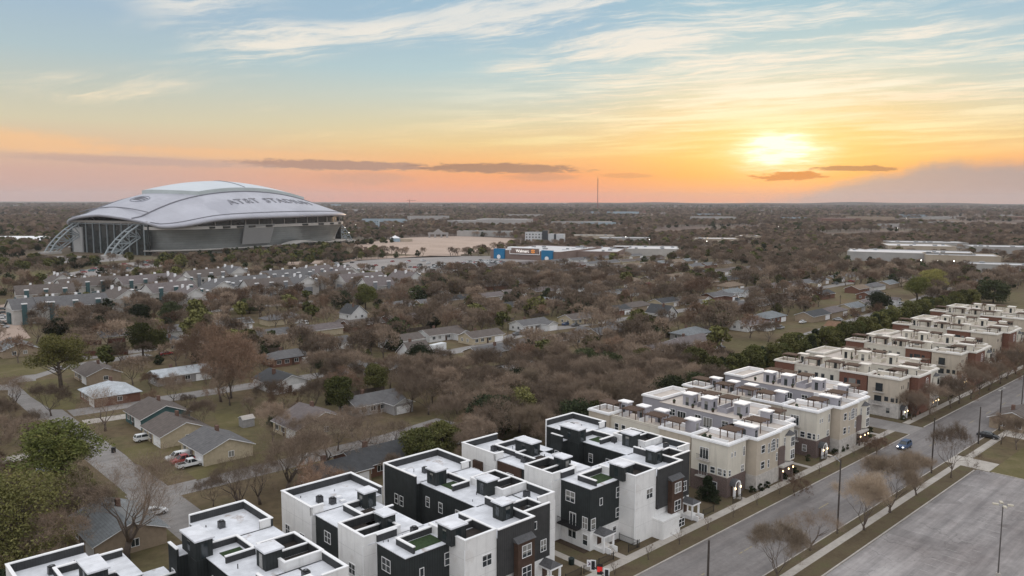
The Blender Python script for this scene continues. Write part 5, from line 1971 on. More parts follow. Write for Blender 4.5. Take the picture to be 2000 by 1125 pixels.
for px, py, w, d, h, k, lab in specials:
    p = at(px, py, 0)
    FARB.append((p.x * 0.96, p.y * 0.96, max(w, d) * 0.9))
    box_building('distant_building', p, rnd.uniform(-0.2, 0.2), w, d, h, far_mats[k], white_roof2, lab, 'building', units=2, storeys=(4 if h > 15 and p.length < 3500 else 0))
for i in range(84):
    px = rnd.uniform(-20, 2020)
    py = 400 + 45 * rnd.random() ** 1.6
    if px < 690 and py > 410:
        continue
    p = at(px, py, 0)
    k = rnd.choice([0, 0, 0, 1, 1, 2, 3])
    h = rnd.choice([7, 9, 11, 14])
    w = rnd.uniform(40, 120) * (1 + p.length / 6000)
    FARB.append((p.x * 0.965, p.y * 0.965, w * 0.8))
    box_building('distant_building', p, rnd.uniform(-0.5, 0.5), w, rnd.uniform(25, 60), h, far_mats[k], rnd.choice([white_roof2, white_roof2, roofm('grey')]),
                 f'low {far_names[k]} building far off among the woods', 'building', 'low buildings far off among the woods', units=2)
# ------------------------------------------------------------------ trees
def leaf_mat(name, lo, hi, rough=0.9, hue=0.25):
    m = bpy.data.materials.new(name)
    m.use_nodes = True
    g = NG(m.node_tree)
    tc = g.n('ShaderNodeTexCoord')
    oi = g.n('ShaderNodeObjectInfo')
    nz = g.noise(tc.outputs['Object'], 0.9, 3, 0.6)
    f = g.m('ADD', g.m('MULTIPLY', nz, 1.1), g.m('MULTIPLY', g.m('SUBTRACT', oi.outputs['Random'], 0.5), hue * 2.4))
    c = g.ramp(g.m('SUBTRACT', f, 0.05), [(0.2, lo), (0.8, hi)])
    hs = g.n('ShaderNodeHueSaturation')
    g.l(c, hs.inputs['Color'])
    wn = g.n('ShaderNodeTexWhiteNoise', noise_dimensions='1D')
    g.l(g.m('MULTIPLY', oi.outputs['Random'], 917.0), wn.inputs['W'])
    g.l(g.m('ADD', g.m('MULTIPLY', wn.outputs['Value'], 0.75), 0.62), hs.inputs['Value'])
    b = g.n('ShaderNodeBsdfPrincipled', i_Roughness=rough)
    b.inputs['Specular IOR Level'].default_value = 0.12
    g.l(hs.outputs[0], b.inputs['Base Color'])
    o = g.n('ShaderNodeOutputMaterial')
    g.l(b.outputs[0], o.inputs['Surface'])
    return m


M_bark = mat('grey_brown_bark', (0.115, 0.090, 0.074), 0.95, 0.25, 2.5, rnd=0.2)
M_twig = leaf_mat('bare_winter_twigs', (0.148, 0.112, 0.085), (0.285, 0.218, 0.166))
M_twig_red = leaf_mat('rust_brown_winter_crown', (0.140, 0.092, 0.066), (0.240, 0.164, 0.117))
M_twig_tan = leaf_mat('tan_winter_twigs', (0.20, 0.154, 0.112), (0.32, 0.252, 0.188))
M_olive = leaf_mat('olive_evergreen_leaves', (0.066, 0.074, 0.026), (0.155, 0.148, 0.056))
M_dark = leaf_mat('dark_evergreen_leaves', (0.024, 0.034, 0.018), (0.070, 0.080, 0.038))
M_near = leaf_mat('yellow_green_leaves', (0.080, 0.088, 0.030), (0.235, 0.215, 0.085))
M_pine = leaf_mat('pine_needles', (0.095, 0.108, 0.032), (0.26, 0.235, 0.082))


def tri_cloud(mb, base, direc, length, width, m, rs):
    """thin slivers from base points along directions"""
    n = len(base)
    side = np.cross(direc, rs.normal(size=(n, 3)))
    side /= np.linalg.norm(side, axis=1, keepdims=True) + 1e-9
    a = base - side * (width / 2)[:, None]
    b = base + side * (width / 2)[:, None]
    c = base + direc * length[:, None]
    i0 = len(mb.v)
    mb.v += [tuple(p) for p in np.stack([a, b, c], 1).reshape(-1, 3)]
    k = mb._m(m)
    mb.f += [(i0 + 3 * i, i0 + 3 * i + 1, i0 + 3 * i + 2) for i in range(n)]
    mb.mi += [k] * n


def quad_cloud(mb, cen, size, m, rs, flat=0.0):
    n = len(cen)
    u = rs.normal(size=(n, 3))
    u[:, 2] *= 1 - flat
    u /= np.linalg.norm(u, axis=1, keepdims=True)
    w = np.cross(u, rs.normal(size=(n, 3)))
    w /= np.linalg.norm(w, axis=1, keepdims=True)
    s = size[:, None]
    P = np.stack([cen - u * s - w * s * 0.55, cen + u * s * 0.9 - w * s * 0.5, cen + u * s + w * s * 0.6, cen - u * s * 0.8 + w * s * 0.5], 1).reshape(-1, 3)
    i0 = len(mb.v)
    mb.v += [tuple(p) for p in P]
    k = mb._m(m)
    mb.f += [(i0 + 4 * i, i0 + 4 * i + 1, i0 + 4 * i + 2, i0 + 4 * i + 3) for i in range(n)]
    mb.mi += [k] * n


def bare_tree(seed, h=10.0, spread=0.8, twigs=4500, depth=5, tw=0.040, trunk=0.22, bark=None, twig=None, upright=0.0, merged=False, gnarl=0.25, tl=0.95, stout=0.022):
    """a leafless crown: limbs by repeated forking, fine twigs at the ends.  returns trunk and crown meshes (or one merged)"""
    rs = np.random.RandomState(seed)
    bark, twig = bark or M_bark, twig or M_twig
    tb, cb = MB(), MB()
    ends = []
    r0 = h * stout
    ht = h * trunk
    lean = rs.normal(size=2) * 0.03 * h
    top = np.array([lean[0], lean[1], ht])
    tb.tube([(0, 0, -0.1), (lean[0] * 0.4, lean[1] * 0.4, ht * 0.5), tuple(top)], [r0 * 1.35, r0, r0 * 0.85], bark, 7)

    def grow(p, d, L, r, lev):
        n = 3 if lev < 2 else 2
        pts = [p]
        for i in range(n):
            d = d + rs.normal(size=3) * gnarl * 0.5 + np.array([0, 0, 0.10 + upright * 0.2])
            d /= np.linalg.norm(d)
            p = p + d * L / n
            pts.append(p)
        r1 = r * 0.62
        cb.tube([tuple(q) for q in pts], list(np.linspace(r, r1, n + 1)), bark if lev < 3 else twig, 5 if lev < 2 else 3, cap=False)
        if lev >= depth:
            ends.append((p, d))
            return
        if lev >= depth - 2:
            ends.append((p, d))
        k = 3 if rs.rand() < 0.55 else 2
        for i in range(k):
            ax = rs.normal(size=3)
            ax -= d * ax.dot(d)
            ax /= np.linalg.norm(ax)
            ang = rs.uniform(0.35, 0.85) * (1 - 0.35 * upright)
            nd = d * math.cos(ang) + ax * math.sin(ang)
            grow(p, nd, L * rs.uniform(0.68, 0.86), r1 * rs.uniform(0.62, 0.85), lev + 1)
    nl = rs.randint(5, 7)
    for i in range(nl):
        a = 2 * math.pi * (i + rs.uniform(-0.3, 0.3)) / nl
        el = rs.uniform(0.55, 1.05) if i else 1.35
        el = el + upright * 0.35
        d = np.array([math.cos(a) * math.cos(el) * spread * 1.25, math.sin(a) * math.cos(el) * spread * 1.25, math.sin(el)])
        d /= np.linalg.norm(d)
        st = np.array([lean[0], lean[1], ht * rs.uniform(0.8, 1.0)])
        grow(st, d, h * rs.uniform(0.24, 0.31), r0 * rs.uniform(0.42, 0.62), 0)
    E = np.array([e[0] for e in ends])
    D = np.array([e[1] for e in ends])
    idx = rs.randint(0, len(E), twigs)
    base = E[idx] + rs.normal(size=(twigs, 3)) * h * 0.018
    dr = D[idx] * 0.9 + rs.normal(size=(twigs, 3)) * 0.75 + np.array([0, 0, 0.15])
    dr /= np.linalg.norm(dr, axis=1, keepdims=True)
    tri_cloud(cb, base, dr, rs.uniform(0.5, 1.3, twigs) * h * 0.1 * tl, rs.uniform(0.6, 1.3, twigs) * tw, twig, rs)
    z = [v[2] for v in cb.v]
    k = h / max(z)
    for q in (tb, cb):
        q.v = [(a * k, b * k, c * k) for a, b, c in q.v]
    if merged:
        cb.mesh(tb.v, tb.f, bark)
        return cb.data('bare_tree')
    return tb.data('trunk', True), cb.data('crown')


def leafy_tree(seed, h=9.0, w=8.0, leaf=M_olive, lumps=16, per=170, size=0.34, trunk=0.22, kind='round', merged=False):
    rs = np.random.RandomState(seed)
    tb, cb = MB(), MB()
    r0 = h * 0.026
    tb.tube([(0, 0, -0.1), (0.05 * h * rs.normal() * 0.3, 0, h * 0.3), (0.02 * h, 0.02 * h, h * 0.62)], [r0 * 1.3, r0, r0 * 0.5], M_bark, 7)
    cen, rad_ = [], []
    for i in range(lumps):
        a = rs.uniform(0, 2 * math.pi)
        if kind == 'round':
            u = rs.uniform(0.0, 1.0)
            z = h * (trunk + 0.12 + (0.80 - trunk) * u)
            rr = w / 2 * 0.78 * math.sqrt(max(0.05, 1 - (2 * u - 0.85) ** 2 * 0.8)) * math.sqrt(rs.uniform(0.25, 1))
            q = w * rs.uniform(0.13, 0.20)
        elif kind == 'cone':
            u = rs.uniform(0.0, 1.0)
            z = h * (0.08 + 0.86 * u)
            rr = w / 2 * (1.0 - u) * 0.8 * math.sqrt(rs.uniform(0.3, 1))
            q = w * (0.24 - 0.12 * u)
        else:   # pine: irregular flat tiers high on a bare trunk
            u = rs.uniform(0.0, 1.0)
            z = h * (0.48 + 0.48 * u)
            rr = w / 2 * (1.0 - 0.55 * u) * math.sqrt(rs.uniform(0.1, 1))
            q = w * rs.uniform(0.12, 0.19)
        c = np.array([rr * math.cos(a), rr * math.sin(a), z])
        cen.append(c)
        rad_.append(q)
        tb.tube([(0.02 * h, 0.02 * h, max(h * 0.25, z - rr * 0.7)), tuple(c)], [r0 * 0.35, r0 * 0.12], M_bark, 4)
    for c, q in zip(cen, rad_):
        d = rs.normal(size=(per, 3))
        d /= np.linalg.norm(d, axis=1, keepdims=True)
        rr = q * (0.55 + 0.55 * rs.rand(per) ** 0.7)
        P = c + d * rr[:, None] * np.array([1.15, 1.15, 0.62 if kind == 'pine' else 0.85])
        quad_cloud(cb, P, rs.uniform(0.6, 1.3, per) * size, leaf, rs, 0.3 if kind == 'pine' else 0.1)
    if merged:
        cb.mesh(tb.v, tb.f, M_bark)
        return cb.data('leafy_tree')
    return tb.data('trunk', True), cb.data('crown')


PROTO = {}


def tproto(key, maker):
    if key not in PROTO:
        PROTO[key] = maker()
    return PROTO[key]


TKIND = {
    'bare': [lambda s=s: bare_tree(s, 10, 0.95, 9000, 5, 0.040, tl=1.15) for s in (1, 2, 3, 4)],
    'tan': [lambda s=s: bare_tree(s, 10, 0.85, 13000, 5, 0.026, twig=M_twig_tan, upright=0.42, tl=1.5, trunk=0.10, gnarl=0.16) for s in (31, 32)],
    'rust': [lambda s=s: bare_tree(s, 10, 0.8, 9000, 5, 0.060, twig=M_twig_red) for s in (11, 12)],
    'oak': [lambda s=s: bare_tree(s, 10, 1.1, 6000, 6, 0.032, gnarl=0.40, trunk=0.22, stout=0.030) for s in (21, 22)],
    'olive': [lambda s=s: leafy_tree(s, 10, 9, M_olive, 30, 260, 0.20) for s in (41, 42)],
    'dark': [lambda s=s: leafy_tree(s, 10, 11, M_dark, 32, 260, 0.20, 0.1) for s in (51, 52)],
    'cedar': [lambda s=s: leafy_tree(s, 10, 5.5, M_dark, 30, 220, 0.17, kind='cone') for s in (61,)],
    'hedge': [lambda s=s: leafy_tree(s, 10, 6.5, M_olive, 32, 220, 0.18, 0.05) for s in (71, 72)],
    'pine': [lambda s=s: leafy_tree(s, 10, 8.0, M_pine, 48, 300, 0.10, kind='pine') for s in (81, 82)],
    'near': [lambda s=s: leafy_tree(s, 10, 9.0, M_near, 64, 260, 0.090, 0.10) for s in (91, 92)],
    'great': [lambda: bare_tree(97, 10, 0.95, 9000, 6, 0.022, tl=0.9, trunk=0.24, gnarl=0.16, stout=0.036, upright=0.15)],
}
TCAT = {'bare': 'bare_tree', 'tan': 'bare_tree', 'rust': 'rust_brown_tree', 'oak': 'bare_oak', 'olive': 'evergreen_tree', 'dark': 'evergreen_tree', 'cedar': 'cedar_tree',
        'hedge': 'hedge_tree', 'pine': 'pine_tree', 'near': 'evergreen_tree', 'great': 'bare_tree'}
TREES = []
trnd = random.Random(5)


def tree(kind, x, y, h, label, group=None, wide=1.0, var=None):
    vs = TKIND[kind]
    i = trnd.randrange(len(vs)) if var is None else var % len(vs)
    tm, cm = tproto((kind, i), vs[i])
    r = empty(TCAT[kind], (x, y, 0), trnd.uniform(0, 6.28), label, 'tree', group)
    k = h / 10.0
    r.scale = (k * wide, k * wide, k)
    link('trunk', tm, r)
    link('crown', cm, r)
    TREES.append((x, y))
    return r


def tree_px(kind, px, py, ytop, label, wide=1.0, var=None, group=None):
    p = at(px, py)
    fwd = p.y * math.cos(PITCH) + CAM_H * math.sin(PITCH)
    h = (py - ytop) * fwd / FPX * 0.98
    return tree(kind, p.x, p.y, h, label, group, wide, var)


# trees one can tell apart
for k, px, py, yt, wd, v, lab in [
        ('great', 245, 1096, 858, 1.08, 0, 'big bare spreading tree near the bottom left, before the tan house'),
        ('pine', 116, 985, 822, 1.35, 0, 'tall yellow-green pine by the left street'),
        ('near', 40, 1120, 905, 1.15, 0, 'large dense olive-green tree filling the bottom left edge'),
        ('near', -50, 1050, 905, 1.1, 1, 'large olive-green tree cut by the left edge of the photo'),
        ('bare', 120, 1120, 975, 1.0, 1, 'bare brown tree under the large green trees at the bottom left'),
        ('bare', 165, 1060, 930, 1.0, 2, 'thin bare tree between the pine and the big bare tree'),
        ('oak', 206, 842, 742, 1.0, 0, 'bare gnarled tree on the lawn left of the yellowish house'),
        ('pine', 120, 762, 652, 1.2, 1, 'tall dark pine beside the white hipped roof'),
        ('bare', 62, 868, 790, 1.0, 3, 'bare tree on the grass strip by the left street'),
        ('bare', 10, 850, 765, 1.1, 1, 'bare grey tree at the left edge by the street'),
        ('oak', 508, 985, 872, 1.1, 1, 'gnarled bare tree right of the nearest dark townhouse roof'),
        ('bare', 590, 950, 832, 1.2, 2, 'bare tree behind the white wing of the middle townhouses'),
        ('oak', 716, 882, 782, 1.2, 0, 'dark bare oak on the street bend behind the townhouses'),
        ('bare', 660, 880, 790, 1.0, 0, 'bare olive-tinted tree left of the dark bare oak'),
        ('rust', 432, 785, 612, 0.8, 0, 'tallest rust-brown tree, with two straight trunks, left of centre'),
        ('rust', 452, 778, 640, 0.8, 1, 'second tall rust-brown tree, beside the tallest one'),
        ('cedar', 620, 718, 682, 1.4, 0, 'small dark green cedar left of the white shed'),
        ('cedar', 533, 832, 788, 1.0, 0, 'dark green cedar right of the garden shed'),
        ('dark', 275, 634, 592, 1.0, 0, 'left one of the two dark live oaks before the apartments'),
        ('dark', 335, 634, 590, 1.0, 1, 'right one of the two dark live oaks before the apartments'),
        ('dark', 112, 664, 622, 1.1, 1, 'round dark green tree before the left-hand apartments'),
        ('dark', 487, 612, 582, 1.3, 0, 'flat-topped dark green tree below the apartments'),
        ('olive', 714, 604, 553, 0.95, 0, 'bright green round tree right of the apartments'),
        ('dark', 668, 602, 568, 1.2, 1, 'dark green tree left of the bright green round tree'),
        ('olive', 280, 700, 628, 0.9, 1, 'yellow-green tree by the brown fence'),
        ('olive', 312, 700, 640, 0.8, 0, 'smaller yellow-green tree right of the first'),
        ('dark', 845, 566, 532, 1.2, 0, 'dark green tree by the store car park'),
        ('olive', 985, 622, 592, 1.2, 1, 'olive tree among the houses right of the white truck'),
        ('dark', 1715, 612, 570, 1.1, 1, 'round dark tree by the pale driveway at the right'),
        ('pine', 1790, 598, 540, 1.2, 0, 'tall dark pine on the right, left one of two'),
        ('pine', 1820, 580, 525, 1.3, 1, 'tall dark pine on the right, right one of two'),
        ('dark', 1940, 592, 545, 1.2, 0, 'dark green tree at the right above the brick townhouses'),
        ('rust', 1363, 592, 535, 1.1, 1, 'dark rust-red tree in the middle right'),
        ('bare', 1500, 668, 622, 1.1, 2, 'bare tree on the street corner by the parked cars'),
        ('great', 560, 965, 812, 1.0, 0, 'tall bare tree rising behind the white wing of the middle dark townhouses'),
        ('oak', 640, 915, 790, 1.1, 0, 'bare tree over the dark-roofed house behind the white townhouse wing'),
        ('great', 470, 1000, 868, 0.95, 0, 'bare spreading tree just left of the white townhouse wing, over the street'),
        ('oak', 775, 885, 800, 1.1, 1, 'bare tree right of the dark oak, above the tall charcoal townhouse'),
        ('bare', 100, 812, 738, 1.1, 2, 'bare tree on the near side of the left street, below the corner lawn'),
        ('oak', 32, 800, 715, 1.1, 1, 'bare tree at the left edge beside the street bend'),
        ('bare', 395, 842, 770, 1.0, 1, 'bare tree behind the roof of the grey-roofed house with pickups'),
        ('rust', 555, 800, 735, 0.9, 0, 'rust-brown tree before the white-gabled dark-roofed house'),
        ('rust', 395, 735, 625, 1.0, 1, 'rust-brown tree left of the tallest rust-brown tree'),
        ('bare', 340, 790, 720, 1.0, 3, 'bare tree behind the house with the teal gable end'),
        # along the big street
        ('tan', 1517, 1130, 1000, 1.15, 0, 'fuzzy tan bare tree at the bottom edge of the street'),
        ('oak', 1582, 1076, 975, 1.1, 1, 'dark gnarled bare tree beside the tall street pole'),
        ('tan', 1688, 1036, 905, 1.15, 1, 'large fuzzy bare tree between street and parking lot'),
        ('tan', 1738, 1002, 872, 1.15, 0, 'fuzzy bare tree right behind the large fuzzy one'),
        ('tan', 1790, 968, 868, 1.1, 1, 'smaller fuzzy bare tree by the far pavement'),
        ('bare', 1857, 934, 806, 0.62, 3, 'upright bare tree on the grass tip of the parking lot'),
        ('bare', 1985, 878, 800, 0.8, 0, 'bare tree on the lawn at the right edge'),
        ('bare', 1955, 868, 800, 0.7, 1, 'slim bare tree by the parked dark car'),
        ('cedar', 1382, 975, 925, 1.6, 0, 'dark green bushy tree beside the beige townhouse corner'),
        ('rust', 1552, 968, 920, 1.1, 0, 'small rust-leaved tree at the beige townhouse front'),
        ('rust', 1712, 888, 850, 1.2, 1, 'small reddish tree at the side street corner'),
        ('rust', 1690, 880, 848, 1.2, 0, 'low reddish tree before the second beige townhouses')]:
    tree_px(k, px, py, yt, lab, wd, v)

# winter trees along the brick townhouse fronts
for i, (s, kd, h) in enumerate([(76, 'bare', 9), (80, 'rust', 8), (86, 'bare', 10), (97, 'bare', 10), (104, 'rust', 10), (112, 'bare', 11), (120, 'rust', 11), (128, 'bare', 10),
                                (140, 'rust', 11), (150, 'bare', 11), (160, 'rust', 12), (170, 'bare', 11), (182, 'rust', 11), (196, 'bare', 11), (212, 'rust', 11)]):
    p = W(s, trnd.uniform(-0.6, 1.0) + (2.6 if s < 90 else 0) + (0.02 * max(0, s - 120)))
    tree(kd, p.x, p.y, h, 'bare or rust-leaved street tree before the brick townhouses', 'street trees before the brick townhouses')

# hedge of evergreens behind the brick townhouses
for i in range(60):
    s = 60 + i * 4.5 + trnd.uniform(-1, 1)
    t = 53.5 + 0.028 * max(0, s - 60) + trnd.uniform(-1.5, 2.5) + (3 if s > 200 else 0)
    p = W(s, t)
    tree('hedge' if trnd.random() < 0.85 else 'cedar', p.x, p.y, trnd.uniform(10.0, 13.0), 'green evergreen in the tall hedge behind the brick townhouses', 'evergreens of the tall hedge', trnd.uniform(0.9, 1.2))


def in_poly(x, y, poly):
    c = False
    for i in range(len(poly)):
        (x0, y0), (x1, y1) = poly[i - 1], poly[i]
        if (y0 > y) != (y1 > y) and x < (x1 - x0) * (y - y0) / (y1 - y0) + x0:
            c = not c
    return c


def to_px(x, y, z=0.0):
    d = Vector((x, y, z - CAM_H))
    f = d.y * math.cos(PITCH) - d.z * math.sin(PITCH)
    u = d.y * math.sin(PITCH) + d.z * math.cos(PITCH)
    return 1000 + FPX * d.x / max(f, 1e-3), 562.5 - FPX * u / max(f, 1e-3)


CLEAR = [[tuple(at(x, y)[:2]) for x, y in poly] for poly in (
    [(700, 492), (690, 478), (760, 468), (800, 464), (905, 461), (1000, 466), (1040, 473), (985, 484), (900, 499), (840, 501)],
    [(640, 520), (700, 508), (840, 500), (985, 500), (1075, 506), (1000, 522), (930, 533), (820, 536), (700, 530)],
    [(60, 545), (150, 530), (215, 517), (300, 508), (330, 518), (240, 532), (120, 550)], [(0, 505), (90, 500), (240, 500), (250, 508), (190, 512), (0, 516)], [(0, 540), (110, 522), (160, 520), (60, 541), (0, 550)],
    [(-20, 596), (36, 590), (44, 640), (60, 660), (-20, 672)],
    [(0, 712), (78, 712), (100, 722), (70, 731), (0, 738)],
    [(30, 748), (118, 738), (150, 772), (146, 800), (100, 800), (60, 775)],
    [(236, 880), (330, 848), (352, 880), (300, 915), (262, 905)], [(366, 922), (470, 892), (560, 880), (560, 895), (470, 915), (385, 938)],
    [(418, 808), (478, 808), (490, 832), (430, 836)],
    [(1270, 452), (1400, 446), (1430, 452), (1280, 460)],
)]
STRUCTS = [(12 + 50 * 0.5, 776 + 50 * 0.86, 62), (110, 825, 62), (155, 860, 45), (30, 1066, 34), (-12, 760, 26), (40, 728, 30), (10, 742, 28)] + [(ST_C.x + dx * 0.47, ST_C.y + dx * 0.883, 118) for dx in (-110, -50, 0, 50, 110)]
for px, py, r in [(1775, 510, 50), (1720, 508, 40), (1830, 510, 40), (1880, 516, 32), (1985, 534, 34), (1800, 492, 40), (1815, 484, 48), (1975, 494, 42), (1400, 474, 34), (1460, 468, 26), (1160, 469, 32), (1220, 473, 34)]:
    p = at(px, py)
    STRUCTS.append((p.x, p.y, r))

STRUCTS += FARB
STRUCTS += [(ST_C.x + 45 * 0.883 + dx * 0.47, ST_C.y - 45 * 0.47 + dx * 0.883, 118) for dx in (-130, -60, 0, 60, 110)]
SGRID = {}
for q in STRUCTS:
    n_ = int(q[2] // 200) + 1
    for a in range(-n_, n_ + 1):
        for b in range(-n_, n_ + 1):
            SGRID.setdefault((int(q[0] // 200) + a, int(q[1] // 200) + b), []).append(q)
GRID = {}
for h in HOUSES:
    GRID.setdefault((int(h[0] // 30), int(h[1] // 30)), []).append(h)


def blocked(x, y, pad=1.5):
    i, j = int(x // 30), int(y // 30)
    for a in (i - 1, i, i + 1):
        for b in (j - 1, j, j + 1):
            for h in GRID.get((a, b), ()):
                if math.hypot(x - h[0], y - h[1]) < h[2] * 0.78 + pad:
                    return True
    for sx, sy, r in SGRID.get((int(x // 200), int(y // 200)), ()):
        if math.hypot(x - sx, y - sy) < r:
            return True
    if any(in_poly(x, y, p) for p in CLEAR):
        return True
    return near_road(x, y, 1.5)


def wave(x, y):
    return (math.sin(x * 0.021 + 1.3) + math.sin(y * 0.017 + x * 0.009) + math.sin((x - y) * 0.033 + 0.7)) / 3


KEEP = [(255, 835, 500, 965), (130, 745, 250, 800), (780, 665, 960, 735), (985, 630, 1150, 690), (1380, 565, 1470, 610), (1470, 620, 1640, 690), (1240, 600, 1330, 640), (480, 740, 610, 790), (300, 720, 400, 765), (690, 780, 790, 830),
        (600, 655, 700, 690), (650, 610, 740, 660), (1600, 560, 1800, 625)]
spots = []
step = 6.6
for i in range(-60, 70):
    for j in range(8, 96):
        x, y = (i + trnd.random()) * step, (j + trnd.random()) * step
        d = math.hypot(x, y)
        if d > 720 or d < 90:
            continue
        fx, fy = to_px(x, y)
        if not (-90 < fx < 2090 and fy < 1240):
            continue
        s, t = ST(x, y)
        if t < 46.5:
            if not (s > 330 and t > -10) and not (s > 95 and t < -40):
                continue
        if s > 56 and t < 63 + 0.03 * max(0, s - 80):
            continue
        if -22 < s < 96 and 46 < t < 98 - 0.2 * max(0, s - 30):
            pr = 0.93
        elif -50 < s < 75 and 98 < t < 152 - 0.2 * max(0, s):
            pr = 0.80
        elif -62 < s < 10 and 150 < t < 250:
            pr = 0.74
        elif -100 < s < -55 and t < 200:
            pr = 0.24
        elif s < -55 and t < 200:
            pr = 0.40
        elif s < -55:
            pr = 0.24
        elif t < 78 and s < -20:
            pr = 0.50
        elif 90 < s < 280 and 62 < t < 104:
            pr = 0.20
        elif t < 75:
            pr = 0.35
        elif t > 345 and s < 240:
            pr = 0.20
        else:
            pr = 0.63 + 0.24 * wave(x, y)
        if any(a < fx < c and b < fy < d_ for a, b, c, d_ in KEEP):
            continue
        if trnd.random() > pr or blocked(x, y, 1.2 if pr < 0.8 else 0.6):
            continue
        if any(math.hypot(x - a, y - b) < 4.5 for a, b in TREES[:64]):
            continue
        u = trnd.random()
        if -22 < s < 105 and t < 104:
            kd = 'bare' if u < 0.70 else 'tan' if u < 0.78 else 'rust' if u < 0.84 else 'olive' if u < 0.93 else 'dark'
        else:
            kd = 'bare' if u < 0.56 else 'tan' if u < 0.60 else 'rust' if u < 0.77 else 'oak' if u < 0.83 else 'olive' if u < 0.91 else 'dark' if u < 0.97 else 'cedar'
        hh = (trnd.uniform(7.5, 13.5) if trnd.random() < 0.8 else trnd.uniform(4.5, 7)) if kd != 'cedar' else trnd.uniform(5, 9)
        if -22 < s < 96 and t < 98 - 0.2 * max(0, s - 30):
            hh = trnd.uniform(9.5, 13.5)
        if kd in ('olive', 'dark'):
            hh *= 0.85
        spots.append((d, x, y, kd, hh, s, t))
spots.sort()
ZN = lambda s, t: ('in the dense brown wood behind the beige townhouses' if -22 < s < 105 and t < 104 else 'in the yards by the left-hand street' if s < -50 else
                   'in the strip right behind the black and white townhouses' if t < 80 else 'among the houses in the nearer rows')
KN = {'bare': 'bare grey-brown tree', 'tan': 'fuzzy tan bare tree', 'rust': 'rust-brown winter tree', 'oak': 'gnarled bare tree', 'olive': 'olive-green tree', 'dark': 'dark green tree', 'cedar': 'narrow dark cedar'}
NIND = max(0, 300 - len(TREES))
for d, x, y, kd, hh, s, t in spots[:NIND]:
    lab = KN[kd] + ' ' + ZN(s, t)
    tree(kd, x, y, hh, lab, 'trees ' + ZN(s, t), trnd.uniform(0.85, 1.15))

# ---- the rest of the wood, one object per kind, each tree set down on a point
FARP = {'bare': [], 'rust': [], 'olive': [], 'dark': []}
MAPK = {'bare': 'bare', 'tan': 'bare', 'oak': 'bare', 'rust': 'rust', 'olive': 'olive', 'dark': 'dark', 'cedar': 'dark', 'hedge': 'olive', 'pine': 'olive'}
for d, x, y, kd, hh, s, t in spots[NIND:]:
    FARP[MAPK[kd]].append((x, y, 0, hh / 10, trnd.random() * 6.28))
far_rng = np.random.RandomState(9)


def scatter(d0, d1, n, sc, thin=1.0):
    """trees spread evenly over the ground between two distances, with clearings"""
    got = 0
    while got < n:
        d = math.sqrt(far_rng.uniform(d0 * d0, d1 * d1))
        a = far_rng.uniform(-0.66, 0.66)
        x, y = d * math.sin(a), d * math.cos(a)
        got += 1
        w = wave(x * 0.35, y * 0.35) + 0.6 * wave(x * 0.09 + 7, y * 0.09)
        if w < -0.50 or far_rng.rand() > thin:
            continue
        s, t = ST(x, y)
        if t < 46 and not (s > 330 and t > -10) and not (s > 95 and t < -40):
            continue
        if blocked(x, y, 4):
            continue
        u = far_rng.rand()
        g = 0.10 + 0.22 * max(0, wave(x * 0.2 + 3, y * 0.2))
        if x < -200 and y < 1500:
            g += 0.25
        kd = 'olive' if u < g * 0.55 else 'dark' if u < g else 'rust' if u < g + 0.16 else 'bare'
        FARP[kd].append((x, y, 0, far_rng.uniform(0.7, 1.15) * sc, far_rng.uniform(0, 6.28)))


scatter(720, 1500, 10500, 0.95)
scatter(1500, 3200, 15000, 1.3)
scatter(3200, 7000, 15000, 2.1)
scatter(7000, 14000, 9000, 3.2)
# bands of trees round the stadium
for i in range(240):
    x_, y_ = far_rng.uniform(-190, 190), far_rng.uniform(-128, -116)
    p = ST_C + Vector((x_ * 0.47 + y_ * -0.883, x_ * 0.883 + y_ * 0.47, 0))
    if far_rng.rand() < 0.3:
        FARP[['dark', 'olive', 'dark', 'rust'][i % 4]].append((p.x, p.y, 0, far_rng.uniform(0.55, 0.85), far_rng.uniform(0, 6)))

FARM = {'bare': lambda: bare_tree(101, 10, 0.85, 1100, 3, 0.13, merged=True, tl=1.5),
        'rust': lambda: bare_tree(102, 10, 0.8, 1300, 3, 0.15, twig=M_twig_red, merged=True, tl=1.5),
        'olive': lambda: leafy_tree(103, 9, 9, M_olive, 14, 46, 0.62, merged=True),
        'dark': lambda: leafy_tree(104, 8, 9, M_dark, 14, 46, 0.62, 0.1, merged=True)}


